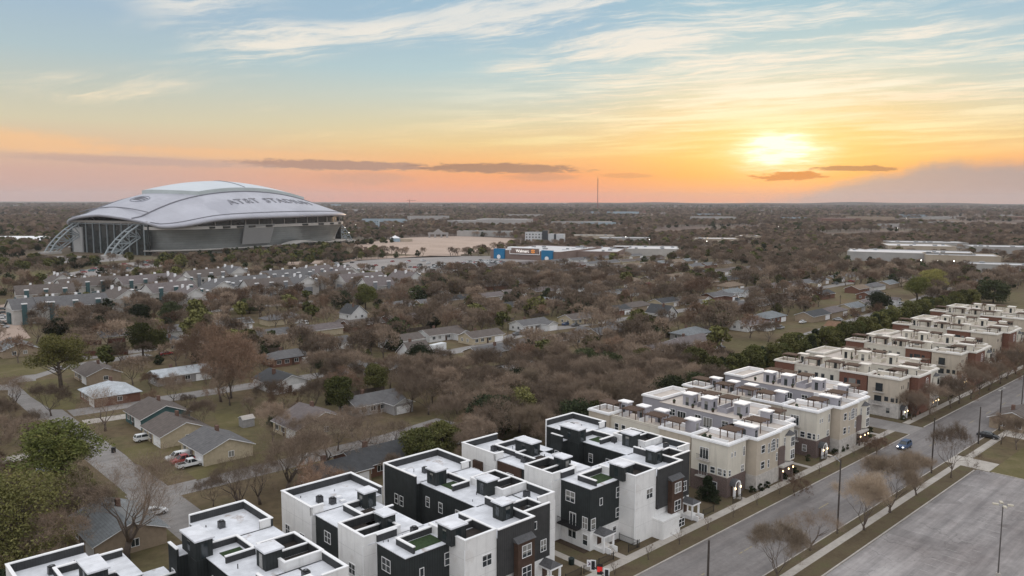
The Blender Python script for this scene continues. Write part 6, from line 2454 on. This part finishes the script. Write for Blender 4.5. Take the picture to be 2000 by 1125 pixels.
def instancer(name, pts, mesh):
    src = bpy.data.objects.new('tree_shape', mesh)
    me = bpy.data.meshes.new(name)
    me.from_pydata([p[:3] for p in pts], [], [])
    for nm, k in (('size', 3), ('turn', 4)):
        at_ = me.attributes.new(nm, 'FLOAT', 'POINT')
        at_.data.foreach_set('value', [p[k] for p in pts])
    o = link(name, me)
    ng = bpy.data.node_groups.new(name + '_nodes', 'GeometryNodeTree')
    ng.interface.new_socket('Geometry', in_out='INPUT', socket_type='NodeSocketGeometry')
    ng.interface.new_socket('Geometry', in_out='OUTPUT', socket_type='NodeSocketGeometry')
    N = ng.nodes.new
    gi, go, iop, oi = N('NodeGroupInput'), N('NodeGroupOutput'), N('GeometryNodeInstanceOnPoints'), N('GeometryNodeObjectInfo')
    oi.inputs['Object'].default_value = src
    sz, tn, cx, er = N('GeometryNodeInputNamedAttribute'), N('GeometryNodeInputNamedAttribute'), N('ShaderNodeCombineXYZ'), N('FunctionNodeEulerToRotation')
    sz.data_type = tn.data_type = 'FLOAT'
    sz.inputs['Name'].default_value, tn.inputs['Name'].default_value = 'size', 'turn'
    L = ng.links.new
    L(gi.outputs[0], iop.inputs['Points'])
    L(oi.outputs['Geometry'], iop.inputs['Instance'])
    L(tn.outputs['Attribute'], cx.inputs[2])
    L(cx.outputs[0], er.inputs[0])
    L(er.outputs[0], iop.inputs['Rotation'])
    L(sz.outputs['Attribute'], iop.inputs['Scale'])
    L(iop.outputs[0], go.inputs[0])
    md = o.modifiers.new('scatter', 'NODES')
    md.node_group = ng
    return tag(o, kind='stuff')


for kd, nm in (('bare', 'bare_woods'), ('rust', 'rust_brown_woods'), ('olive', 'olive_evergreen_woods'), ('dark', 'dark_evergreen_woods')):
    instancer(nm, FARP[kd], FARM[kd]())
# ------------------------------------------------------------------ cars
PAINT = {n: mat('car_paint_' + n, c, 0.28, 0.03, 1.0, spec=0.6) for n, c in (('white', (0.72, 0.73, 0.74)), ('silver', (0.42, 0.43, 0.45)), ('black', (0.015, 0.016, 0.018)), ('grey', (0.13, 0.135, 0.14)),
                                                                             ('red', (0.33, 0.022, 0.02)), ('blue', (0.03, 0.07, 0.16)), ('teal', (0.04, 0.15, 0.18)))}
car_glass = mat('car_glass', (0.02, 0.026, 0.03), 0.06, 0.1, 1.0, spec=0.8)
tyre = mat('tyre_rubber', (0.018, 0.018, 0.018), 0.9, 0.1)
rim = mat('wheel_rim', (0.45, 0.45, 0.46), 0.35, 0.05, metal=0.7)
head_off = mat('headlamp_lens', (0.75, 0.76, 0.78), 0.15, 0.02)
head_on = mat('headlamp_on', (0.9, 0.9, 0.85), 0.3, emit=(1.0, 0.93, 0.80), estr=7.0)
tail_m = mat('tail_lamp_lens', (0.30, 0.012, 0.012), 0.25, 0.05)
CARC = {}
# side profiles (x forward, z): lower body outline, then glasshouse
CARS = {
    'sedan': dict(L=4.7, W=1.82, body=[(-2.35, 0.38), (-2.35, 0.88), (-2.15, 1.0), (-1.4, 1.02), (0.75, 0.98), (1.85, 0.86), (2.28, 0.72), (2.35, 0.40)], cab=[(-1.75, 1.0), (-0.95, 1.42), (0.35, 1.44), (1.15, 0.97)]),
    'suv': dict(L=4.8, W=1.92, body=[(-2.4, 0.42), (-2.4, 1.05), (-2.25, 1.16), (0.95, 1.12), (1.95, 1.0), (2.32, 0.86), (2.4, 0.45)], cab=[(-2.32, 1.14), (-2.0, 1.68), (0.25, 1.72), (1.05, 1.11)]),
    'pickup': dict(L=5.7, W=1.98, body=[(-2.85, 0.5), (-2.85, 1.12), (0.25, 1.12), (1.45, 1.14), (2.5, 1.06), (2.82, 0.9), (2.85, 0.5)], cab=[(-0.75, 1.12), (-0.55, 1.78), (0.75, 1.80), (1.5, 1.13)]),
    'van': dict(L=5.6, W=2.0, body=[(-2.8, 0.45), (-2.8, 1.25), (1.6, 1.25), (2.55, 1.05), (2.8, 0.85), (2.8, 0.45)], cab=[(-2.76, 1.25), (-2.65, 2.2), (0.9, 2.22), (1.75, 1.24)]),
}


def slab_profile(mb, prof, hw0, hw1, m, z0=None, z1=None):
    """extrude a side profile; half width goes from hw0 at the lowest to hw1 at the highest point"""
    zs = [z for _, z in prof]
    lo, hi = min(zs), max(zs)
    n = len(prof)
    P = []
    for sgn in (-1, 1):
        for x, z in prof:
            P.append((x, sgn * (hw0 + (hw1 - hw0) * (z - lo) / (hi - lo)), z))
    F = [tuple(range(n)), tuple(reversed(range(n, 2 * n)))] + [(i, n + i, n + (i + 1) % n, (i + 1) % n) for i in range(n)]
    mb.mesh(P, F, m)


def car_proto(kind, paint, lights=False, whole=True, shell=False):
    key = (kind, paint, lights, whole, shell)
    if key in CARC:
        return CARC[key], False
    c = CARS[kind]
    hw = c['W'] / 2
    pm = PAINT[paint]
    b = MB()
    slab_profile(b, c['body'], hw - 0.03, hw - 0.10, pm)
    g = MB()
    slab_profile(g, c['cab'], hw - 0.11, hw - 0.30, car_glass)
    cab = c['cab']
    r = MB()
    (x1, z1), (x2, z2) = cab[1], cab[2]
    q = hw - 0.29
    r.box(x1 - 0.05, x2 + 0.05, -q, q, z2 - 0.03, z2 + 0.05, pm)
    for (xa, za), (xb, zb) in ((cab[0], cab[1]), (cab[3], cab[2])):
        for sgn in (-1, 1):
            r.tube([(xa, sgn * (hw - 0.12), za), (xb, sgn * (hw - 0.30), zb)], 0.06, pm, 4)
    xm = (x1 + x2) / 2 - 0.1
    for sgn in (-1, 1):
        r.tube([(xm, sgn * (hw - 0.11), cab[0][1]), (xm, sgn * (hw - 0.30), z2)], 0.055, pm, 4)
    if kind == 'van' or shell:
        r.box(cab[0][0] if kind == 'van' else -2.8, -0.3, -hw + 0.06, hw - 0.06, 1.14, z2 - 0.02, pm)
    if kind == 'pickup' and not shell:
        g.box(-2.7, -0.9, -hw + 0.2, hw - 0.2, 1.06, 1.13, tyre)
    L = c['L'] / 2
    wx = (L * 0.62, -L * 0.62)
    if not whole:
        for x in wx:
            for sgn in (-1, 1):
                b.tube([(x, sgn * (hw - 0.22), 0.33), (x, sgn * (hw - 0.01), 0.33)], 0.33, tyre, 8)
        b.mesh(g.v, g.f, car_glass)
        b.mesh(r.v, r.f, pm)
        CARC[key] = link('parked_car', b.data('parked_car'))
        KIDS[CARC[key].name] = []
        CARC[key]['category'] = 'car'
        return CARC[key], True
    root = empty('pickup_truck' if kind == 'pickup' else 'parked_car', (0, 0, 0), 0, '', 'pickup' if kind == 'pickup' else 'car')
    b.build('body', root)
    g.build('windows', root)
    r.build('roof', root)
    for x in wx:
        for sgn in (-1, 1):
            w = MB()
            w.tube([(x, sgn * (hw - 0.24), 0.34), (x, sgn * (hw - 0.0), 0.34)], 0.34, tyre, 14)
            wo = w.build('wheel', root)
            w = MB()
            w.tube([(x, sgn * (hw - 0.02), 0.34), (x, sgn * (hw + 0.015), 0.34)], 0.2, rim, 10)
            w.build('rim', wo)
    zf = c['body'][-2][1]
    for sgn in (-1, 1):
        h = MB()
        h.box(L - 0.06, L + 0.02, sgn * (hw - 0.38) - 0.16, sgn * (hw - 0.38) + 0.16, zf - 0.14, zf, head_on if lights else head_off)
        h.build('headlight', root)
        h = MB()
        zt = c['body'][1][1]
        h.box(-L - 0.02, -L + 0.05, sgn * (hw - 0.3) - 0.12, sgn * (hw - 0.3) + 0.12, zt - 0.28, zt - 0.08, tail_m)
        h.build('tail_light', root)
    CARC[key] = freeze(root)
    return root, True


def car(kind, paint, x, y, rot, label, group=None, lights=False, whole=True, shell=False):
    proto, new = car_proto(kind, paint, lights, whole, shell)
    o = proto if new else copy_tree(proto)
    o.location = (x, y, 0.03)
    o.rotation_euler = (0, 0, rot)
    o['label'] = label
    if group:
        o['group'] = group
    return o


def car_px(kind, paint, px, py, rot, label, group=None, **k):
    p = at(px, py, 0.3)
    return car(kind, paint, p.x, p.y, rot, label, group, **k)


SD, TD = ROT, ROT + math.pi / 2          # heading along the street (+s), and away from it (+t)
car_px('suv', 'white', 283, 858, SD, 'white SUV on the driveway of the yellowish-walled house')
car_px('pickup', 'white', 349, 895, SD + math.pi, 'white pickup with a covered bed, leftmost of three by the grey-roofed house', shell=True)
car_px('pickup', 'red', 360, 901, SD + math.pi, 'red pickup between two white ones by the grey-roofed house')
car_px('pickup', 'white', 371, 909, SD, 'white pickup with open bed, nearest of three by the grey-roofed house')
car_px('suv', 'blue', 1766, 873, SD + math.pi, 'dark SUV driving along the big street with headlights on', lights=True)
car_px('sedan', 'black', 1930, 853, TD + math.pi, 'black sedan turning in from the right by the lawn')
car_px('suv', 'silver', 97, 918, SD, 'grey vehicle half hidden under the yellow-green pine')
car_px('sedan', 'white', 300, 1003, SD, 'white car by the tan house under the big bare tree')
car_px('sedan', 'grey', 1010, 653, SD, 'dark car on the driveway beside the white garage wing')
car_px('sedan', 'silver', 1020, 648, SD, 'silver car beside the dark one on the same driveway')
car_px('sedan', 'black', 921, 668, SD, 'black car before the house right of the round lawn')
car_px('sedan', 'blue', 1106, 634, SD, 'left one of two cars before the white-gabled house in the middle')
car_px('sedan', 'grey', 1124, 636, SD, 'right one of two cars before the white-gabled house in the middle')
car_px('van', 'white', 1436, 574, SD, 'white van before the long tan-roofed house')
car_px('sedan', 'white', 1446, 580, SD, 'white car beside the white van before the tan-roofed house')
car_px('suv', 'silver', 1345, 590, SD, 'silver car under the dark rust-red tree')
car_px('pickup', 'black', 1498, 636, SD, 'dark pickup before the brick house with blue-grey roof')
car_px('suv', 'silver', 1524, 641, SD, 'silver SUV right of the dark pickup by the brick house')
car_px('sedan', 'white', 1568, 630, SD, 'white sedan parked on the street above the silver SUV')
car_px('sedan', 'black', 1578, 618, SD, 'dark car farther up the same street')
car_px('sedan', 'teal', 1600, 622, SD, 'teal car near the rust-brown roofed house')
car_px('suv', 'black', 1612, 612, SD, 'black SUV before the long grey-roofed house')
car_px('sedan', 'white', 745, 655, SD, 'white car near the steep dark-roofed house')
car_px('sedan', 'red', 752, 672, SD, 'dark red car on the drive below the white car')
car_px('sedan', 'red', 325, 692, SD, 'dark red car before the small gabled garage')
car_px('sedan', 'white', 885, 868, SD, 'white car parked behind the dark-roofed houses, left of the last black townhouses')
car_px('suv', 'grey', 858, 866, SD, 'dark car beside the white car behind the townhouses')
# box truck trailer on the round drive
tr = empty('box_trailer', at(855, 690, 0), SD + 0.2, 'white box trailer by the round brown lawn', 'trailer')
m1 = MB()
m1.box(-3.6, 3.6, -1.25, 1.25, 0.9, 3.7, PAINT['white'])
m1.build('box', tr)
for x in (-2.4, -1.4):
    for sg_ in (-1, 1):
        m1 = MB()
        m1.tube([(x, sg_ * 0.95, 0.48), (x, sg_ * 1.2, 0.48)], 0.48, tyre, 12)
        m1.build('wheel', tr)
freeze(tr)
t2 = copy_tree(tr)
t2.location = at(905, 626, 0)
t2['label'] = 'pale blue-white trailer above the brown-roofed house row'
# parked rows far off: one mesh each
crnd = random.Random(21)
NCAR = [0]


def far_car(x, y, rot, where, pool):
    n = crnd.choice(pool)
    car(crnd.choice(['sedan', 'sedan', 'suv']), n, x, y, rot + crnd.uniform(-0.04, 0.04), f'{n} car {where}', 'cars ' + where, whole=False)
    NCAR[0] += 1


lot = [tuple(at(x, y)[:2]) for x, y in [(842, 534), (850, 503), (978, 503), (990, 512), (955, 528), (900, 533)]]
dv, dn = Vector((0.86, -0.51)), Vector((0.51, 0.86))
o_ = at(850, 533)
for i in range(-2, 16):
    for j in range(-14, 40):
        if crnd.random() < 0.16:
            continue
        q = Vector((o_.x, o_.y)) + dn * (i * 9.0 + (5.0 if i % 2 else 0) * 0.6) + dv * (j * 2.9)
        if in_poly(q.x, q.y, lot) and NCAR[0] < 190:
            far_car(q.x, q.y, math.atan2(dn.y, dn.x), 'in the packed rows before the blue-towered store', ['white', 'white', 'white', 'silver', 'black', 'grey', 'red'])
for i in range(46):
    q = at(crnd.uniform(640, 840), crnd.uniform(509, 526))
    if NCAR[0] < 222:
        far_car(q.x, q.y, math.atan2(dn.y, dn.x), 'on the car park left of the packed store rows', ['white', 'silver', 'grey', 'black', 'red'])
for i in range(44):
    u_ = crnd.random()
    q = at(75 + 240 * u_, 543 - 32 * u_ + crnd.uniform(-4, 6))
    far_car(q.x, q.y, 0.4, 'on the car park before the left end of the stadium', ['white', 'silver', 'black', 'grey', 'red', 'teal'])
for i in range(6):
    q = at(4 + (i % 2) * 3, 606 + i * 7)
    far_car(q.x, q.y, 0.3, 'on the apartment car park at the left edge', ['white', 'silver', 'black'])
for i in range(7):
    q = at(318 + i * 5, 586 - i * 0.8)
    far_car(q.x, q.y, 1.2, 'in the parking bays before the apartments', ['white', 'silver', 'white'])
HS = [h for h in HOUSES if h[4] and h[4] < 300][34:]
for h in crnd.sample(HS, min(34, len(HS))):
    s, t = h[3], h[4]
    sd = -1 if min(abs(t - a) for a in (83 + 20, 162 + 20, 248 + 20, 331 + 20)) < 8 else 1
    p = W(s + 6.5, t + sd * 9.5)
    far_car(p.x, p.y, TD, 'on a driveway among the half-hidden houses', ['white', 'silver', 'black', 'grey', 'red', 'white'])

# ------------------------------------------------------------------ poles, lamps, signals
pole_m = mat('weathered_pole', (0.060, 0.050, 0.044), 0.9, 0.2, 2.0)
lamp_grey = mat('lamp_head_grey', (0.36, 0.35, 0.33), 0.5, 0.05)


def street_pole(s, t, h, label, arm=0.0, tee=False, r=0.17):
    root = empty('street_pole', W(s, t, 0.1), ROT, label, 'pole', 'tall poles along the big street')
    m = MB()
    m.tube([(0, 0, 0), (0, 0, h)], [r, r * 0.7], pole_m, 8)
    m.build('pole', root)
    if arm:
        m = MB()
        m.tube([(0, 0, h - 0.6), (0, arm * 0.5, h + 0.1), (0, arm, h + 0.2)], 0.06, steel, 6)
        m.build('arm', root)
        m = MB()
        m.box(-0.16, 0.16, arm - 0.2, arm + 0.55, h + 0.1, h + 0.28, lamp_grey)
        m.build('lamp_head', root)
    if tee:
        m = MB()
        m.tube([(-2.0, 0, h), (2.0, 0, h)], 0.07, steel, 6)
        m.build('arm', root)
        for x in (-2.3, 1.4):
            m = MB()
            m.box(x, x + 0.9, -0.2, 0.2, h, h + 0.2, lamp_grey)
            m.build('lamp_head', root)


street_pole(-49.0, -15.7, 11.0, 'thick dark pole at the bottom edge beside the street', r=0.2)
street_pole(-8.6, -15.6, 13.2, 'tall dark pole with a lamp arm over the street, by the gnarled tree', arm=1.8)
street_pole(36.0, -15.5, 12.0, 'tall brown pole beside the upright bare tree')
street_pole(66.0, -15.6, 9.0, 'pole beside the far pavement near the black sedan')
street_pole(82.0, -15.6, 10.5, 'double-armed street lamp behind the black sedan', tee=True)
street_pole(100.0, -15.8, 12.0, 'tall pole at the right edge before the bare trees', r=0.14)
street_pole(150.0, -15.8, 12.0, 'farthest pole along the big street', r=0.14)

lp = empty('parking_lot_lamp', W(-6.6, -39.6, 0), ROT + 0.5, 'tall four-headed lamp on the parking lot', 'lamp post')
m = MB()
m.tube([(0, 0, 0), (0, 0, 0.9)], 0.3, concrete, 10)
m.build('footing', lp)
m = MB()
m.tube([(0, 0, 0.9), (0, 0, 11.6)], [0.11, 0.075], mat('lamp_post_bronze', (0.10, 0.09, 0.085), 0.6, 0.1), 8)
m.build('pole', lp)
for k in range(4):
    a = k * math.pi / 2
    m = MB()
    ca, sa_ = math.cos(a), math.sin(a)
    m.tube([(0, 0, 11.5), (ca * 0.7, sa_ * 0.7, 11.6)], 0.05, steel, 6)
    m.build('arm', lp)
    m = MB()
    m.mesh([(ca * 0.6 - sa_ * 0.22, sa_ * 0.6 + ca * 0.22, 11.55), (ca * 0.6 + sa_ * 0.22, sa_ * 0.6 - ca * 0.22, 11.55), (ca * 1.4 + sa_ * 0.22, sa_ * 1.4 - ca * 0.22, 11.6), (ca * 1.4 - sa_ * 0.22, sa_ * 1.4 + ca * 0.22, 11.6),
            (ca * 0.6 - sa_ * 0.22, sa_ * 0.6 + ca * 0.22, 11.78), (ca * 0.6 + sa_ * 0.22, sa_ * 0.6 - ca * 0.22, 11.78), (ca * 1.4 + sa_ * 0.22, sa_ * 1.4 - ca * 0.22, 11.78), (ca * 1.4 - sa_ * 0.22, sa_ * 1.4 + ca * 0.22, 11.78)],
           [(0, 1, 2, 3), (7, 6, 5, 4), (0, 4, 5, 1), (1, 5, 6, 2), (2, 6, 7, 3), (3, 7, 4, 0)], mat('lamp_head_cream', (0.50, 0.46, 0.38), 0.5, 0.05))
    m.build('lamp_head', lp)

# mast-arm traffic signal reaching in at the bottom edge
a0, a1 = at(1150, 1101, 6.2), at(1225, 1150, 6.2)
sig = empty('traffic_signal', (a1.x, a1.y, 0), 0, 'traffic signal arm with a white sign and a red light at the bottom edge', 'traffic signal')
d_ = (a0 - a1)
m = MB()
m.tube([(0, 0, 0), (0, 0, 6.6)], [0.2, 0.15], black_metal, 8)
m.build('pole', sig)
m = MB()
m.tube([(0, 0, 6.2), (d_.x, d_.y, 6.2)], [0.14, 0.08], black_metal, 8)
m.build('arm', sig)
face = ROT + math.pi / 2 * 0 
for k, (f, kind) in enumerate(((0.97, 'sign'), (0.88, 'head'), (0.70, 'red'), (0.52, 'head'))):
    x, y = d_.x * f, d_.y * f
    m = MB()
    if kind == 'sign':
        m.box(-0.42, 0.42, -0.05, 0.0, -0.5, 0.5, trim_white)
        o = m.build('sign_plate', sig, loc=(x, y, 6.35), rot=-0.2)
        m = MB()
        pm_ = mat('sign_purple', (0.12, 0.05, 0.13), 0.6, 0.05)
        m.tube([(-0.22, -0.07, -0.26), (0.22, -0.07, 0.26)], 0.055, pm_, 4)
        m.build('letter_stroke', o)
        m = MB()
        m.tube([(-0.22, -0.075, 0.26), (0.22, -0.075, -0.26)], 0.055, pm_, 4)
        m.build('letter_stroke', o)
    else:
        m.box(-0.24, 0.24, -0.12, 0.14, -0.62, 0.62, black_metal)
        o = m.build('signal_head', sig, loc=(x, y, 6.4), rot=-0.2)
        m = MB()
        m.box(-0.38, 0.38, 0.0, 0.03, -0.76, 0.76, trim_white if kind == 'head' else black_metal)
        m.build('back_plate', o)
        if kind == 'red':
            m = MB()
            m.box(-0.36, 0.36, -0.17, -0.13, -0.3, 0.45, mat('red_signal', (0.45, 0.02, 0.02), 0.4, emit=(1, 0.05, 0.04), estr=0.25))
            m.build('red_lens', o)

# wooden poles among the houses
wp_ = MB()
wp_.tube([(0, 0, 0), (0, 0, 9.5)], [0.16, 0.11], pole_m, 6)
wp_.box(-1.1, 1.1, -0.06, 0.06, 8.7, 8.85, pole_m)
wpd = wp_.data('utility_pole')
for px, py in ((992, 670), (1187, 618), (1640, 612), (1830, 915 - 330), (420, 702), (585, 690), (1245, 640), (1420, 640)):
    p = at(px, py)
    tag(link('utility_pole', wpd, None, (p.x, p.y, 0), ROT), 'wooden utility pole among the low houses', 'pole', 'wooden utility poles among the houses')

# ------------------------------------------------------------------ fences, young trees, bins
iron = mat('black_iron_fence', (0.018, 0.018, 0.02), 0.5, 0.1)


def iron_fence(s0, s1, t0, t1, label):
    L = math.hypot(s1 - s0, t1 - t0)
    root = empty('iron_fence', W(s0, t0, 0.08), ROT + math.atan2(t1 - t0, s1 - s0), label, 'fence', 'black iron fences of the front yards')
    m = MB()
    m.box(0, L, -0.02, 0.02, 1.15, 1.19, iron)
    m.box(0, L, -0.02, 0.02, 0.2, 0.24, iron)
    for i in range(int(L / 0.16)):
        m.box(0.08 + i * 0.16, 0.10 + i * 0.16, -0.011, 0.011, 0.08, 1.3, iron)
    r = m.build('railing', root)
    for x in np.linspace(0, L, max(2, int(L / 2.4) + 1)):
        m = MB()
        m.box(x - 0.045, x + 0.045, -0.045, 0.045, 0, 1.4, iron)
        m.build('post', root)


for s0 in (-121.0, -84.0, -47.4):
    w_ = 'nearest dark townhouses' if s0 < -100 else 'middle dark townhouses' if s0 < -60 else 'dark townhouses by the beige ones'
    iron_fence(s0 + 6.4, s0 + 9.2, 4.3, 4.3, f'short black iron fence by the white tower of the {w_}'.replace('black and white ', ''))
    iron_fence(s0 - 4.5, s0 + 2.6, 4.3, 4.3, f'black iron fence beside the porch walk of the {w_}')
    iron_fence(s0 + 28.0, s0 + 31.5, 4.3, 4.3, f'black iron fence at the right corner of the {w_}')
    iron_fence(s0 + 8.9, s0 + 8.9, 4.4, 8.2, f'black iron fence running from the walk to the {w_}')
for s0, t0 in ((-8, 3.9), (27.6, 3.9)):
    iron_fence(s0 - 2, s0 + 1.2, t0, t0, 'black iron fence at the corner of beige townhouses ' + ('by the black and white ones' if s0 < 0 else 'on the side street'))
paths = MB()
for s0 in (-121.0, -84.0, -47.4):
    slab(paths, s0 + 3.7, s0 + 5.1, 3.66, 5.6, 0.02, 0.14, M_walk)
    slab(paths, s0 + 25.6, s0 + 26.9, 3.66, 4.0, 0.02, 0.14, M_walk)
    slab(paths, s0 - 3.2, s0 - 1.8, 3.66, 30.0, 0.02, 0.13, M_walk)
for s0 in (-8.0, 27.6):
    slab(paths, s0 + 1.0, s0 + 2.4, 3.66, 5.0, 0.02, 0.14, M_walk)
    slab(paths, s0 + 16.8, s0 + 19.0, 3.66, 3.9, 0.02, 0.14, M_walk)
    slab(paths, s0 + 28.0, s0 + 29.2, 3.66, 26.0, 0.02, 0.13, M_walk)
structure(paths, 'garden_path')
mulch = MB()
for s0 in (-121.0, -84.0, -47.4):
    slab(mulch, s0 + 5.9, s0 + 9.2, 8.0, 8.7, 0.02, 0.16, M_mulch)
    slab(mulch, s0 + 0.8, s0 + 2.0, 9.0, 15.4, 0.02, 0.16, M_mulch)
    slab(mulch, s0 - 0.9, s0 - 0.05, 16, 28, 0.02, 0.16, M_mulch)
structure(mulch, 'mulch_bed')

fence_wood = mat('weathered_fence_boards', (0.155, 0.125, 0.105), 0.9, 0.2, 1.0, stripe=(V, 0.15, 0.35, 0.15))
fence_red = mat('red_brown_fence_boards', (0.105, 0.045, 0.030), 0.9, 0.2, 1.0, stripe=(V, 0.3, 0.35, 0.15))


def board_fence(p, q, h, m_, label, cat='fence'):
    d = q - p
    L = math.hypot(d.x, d.y)
    root = empty('board_fence', (p.x, p.y, 0), math.atan2(d.y, d.x), label, cat, 'wooden fences between the yards')
    b = MB()
    b.box(0, L, -0.03, 0.03, 0.08, h, m_)
    b.build('boards', root)
    for x in np.linspace(0, L, max(2, int(L / 3) + 1)):
        b = MB()
        b.box(x - 0.06, x + 0.06, 0.03, 0.13, 0, h + 0.1, m_)
        b.build('post', root)


for i, s0 in enumerate((-125, -106, -87, -68, -49, -30, -11, 8, 27)):
    board_fence(W(s0, 45.6), W(s0 + 18.8, 45.6), 1.9, fence_wood, 'weathered board fence behind the ' + ('black and white' if s0 < -11 else 'beige') + ' townhouses')
board_fence(at(162, 676), at(245, 668), 1.9, fence_red, 'upper red-brown fence by the yellow-green tree')
board_fence(at(165, 696), at(250, 693), 2.0, fence_red, 'lower red-brown fence by the yellow-green tree')
for i in range(26):
    x, t = trnd.uniform(-40, 180), 83 + trnd.choice([38, 120]) + trnd.uniform(-4, 4)
    board_fence(W(x, t), W(x + trnd.uniform(9, 16), t), 1.8, fence_wood, 'weathered board fence between the yards of low houses')

sap = [bare_tree(s, 3.0, 0.5, 160, 2, 0.03, merged=True) for s in (201, 202)]
for i, s in enumerate(np.arange(-66, 60, 8.4)):
    p = W(s, 0.4)
    o = link('young_street_tree', sap[i % 2], None, (p.x, p.y, 0.1), i * 1.7)
    tag(o, 'thin young bare tree in the verge between pavement and big street', 'young tree', 'young trees in the verge')
sh = [leafy_tree(s, 1.4, 1.6, M_dark, 8, 50, 0.10, 0.0, merged=True) for s in (211, 212)]
for i, (s, t) in enumerate([(-12.4, 6.2), (-11.2, 9.0), (-2.0, 4.4), (0.4, 3.9), (2.8, 4.0), (9.5, 3.9), (14.5, 4.0), (24.6, 6.0), (33.5, 4.2), (36.5, 3.9), (38.5, 3.9), (45, 4.0), (50, 4.0), (52.5, 4.4), (57, 6), (74, 4.6), (79, 5), (84, 4.2), (90, 4.3), (98, 4.5), (110, 4.6), (122, 5)]):
    p = W(s, t)
    tag(link('shrub', sh[i % 2], None, (p.x, p.y, 0.05), i * 1.3), 'low dark shrub at the foot of the beige or brick townhouses', 'shrub', 'low shrubs before the townhouses')
bn = MB()
bn.tube([(0, 0, 0), (0, 0, 1.0)], [0.45, 0.5], mat('dark_green_cover', (0.012, 0.022, 0.02), 0.5, 0.1), 12)
bn.tube([(0, 0, 1.0), (0, 0, 1.2)], [0.5, 0.1], MATS['dark_green_cover'], 12)
p = at(1116, 1103)
tag(bn.build('utility_box', loc=(p.x, p.y, 0.1)), 'round dark green cover on the lawn by the garden path', 'utility box')
b = MB()
b.box(-0.35, 0.35, -0.35, 0.35, 0, 1.1, black_metal)
b.box(-0.38, 0.38, -0.38, 0.38, 1.1, 1.2, black_metal)
p = at(222, 884)
tag(b.build('wheelie_bin', loc=(p.x, p.y, 0.02)), 'black bin at the kerb beside the driveway with the white SUV', 'bin')

# ------------------------------------------------------------------ skyline mast and crane
p = at(1167, 397.6, 0)
p = Vector((p.x, p.y, 0)) * (5200.0 / math.hypot(p.x, p.y))
ms = empty('radio_mast', p, 0, 'tall thin lattice radio mast on the skyline', 'mast')
hm = 57 + 45 * 5200 / FPX
m = MB()
mm = mat('mast_red', (0.25, 0.07, 0.05), 0.7, 0.1)
for k in range(3):
    a = 2 * math.pi * k / 3
    m.tube([(3 * math.cos(a), 3 * math.sin(a), 0), (1.6 * math.cos(a), 1.6 * math.sin(a), hm)], 0.9, mm, 4)
for z in range(0, int(hm) - 8, 8):
    for k in range(3):
        a, b2 = 2 * math.pi * k / 3, 2 * math.pi * (k + 1) / 3
        m.tube([(2.6 * math.cos(a), 2.6 * math.sin(a), z), (2.4 * math.cos(b2), 2.4 * math.sin(b2), z + 8)], 0.35, mm, 3)
m.build('lattice', ms)
m = MB()
m.tube([(0, 0, hm), (0, 0, hm + 14)], 0.5, mm, 4)
m.build('antenna', ms)
p = Vector((at(800, 400).x, at(800, 400).y, 0))
p = p * (5200.0 / p.length)
cr = empty('tower_crane', p, 0.3, 'small tower crane on the skyline right of the stadium', 'crane')
m = MB()
m.tube([(0, 0, 0), (0, 0, 66)], 1.6, mm, 4)
m.build('tower', cr)
m = MB()
m.tube([(-18, 0, 62), (42, 0, 63)], 1.2, mm, 4)
m.tube([(0, 0, 72), (0, 0, 63)], 0.8, mm, 4)
m.build('jib', cr)
# lamps already lit far off
lamp_w = mat('white_lamp', (0.9, 0.9, 0.9), 0.5, emit=(1.0, 0.95, 0.85), estr=5.0)
lm = MB()
lm.tube([(0, 0, 0), (0, 0, 9)], 0.12, steel, 5)
lm.tube([(0, 0, 8.8), (0, 0, 9.3), (0, 0, 9.8)], [0.15, 0.38, 0.15], lamp_w, 7)
lmd = lm.data('lit_lamp_post')
for px, py in ((674, 454), (682, 466), (695, 448), (768, 450), (778, 450), (786, 450), (1222, 476), (1520, 452), (1508, 454), (1753, 455), (1798, 530), (1830, 532), (1862, 532), (1268, 482), (1380, 486), (20, 448), (1718, 420), (1770, 432)):
    p = at(px, py)
    tag(link('lit_lamp_post', lmd, None, (p.x, p.y, 0), 0), 'lit white lamp on a pole far off', 'lamp post', 'lit lamps in the distance')
# ------------------------------------------------------------------ air
def build_haze(z1=215.0):
    m = bpy.data.materials.new('thin_evening_haze')
    m.use_nodes = True
    g = NG(m.node_tree)
    pv = g.n('ShaderNodeVolumePrincipled')
    pv.inputs['Color'].default_value = (0.86, 0.88, 0.95, 1)
    pv.inputs['Density'].default_value = HAZE
    pv.inputs['Anisotropy'].default_value = 0.0
    o = g.n('ShaderNodeOutputMaterial')
    g.l(pv.outputs[0], o.inputs['Volume'])
    mb = MB()
    mb.box(-14000, 14000, -600, 16000, -1.0, z1, m)
    tag(mb.build('haze'), kind='stuff')


HAZE = 4.0e-5
build_haze()
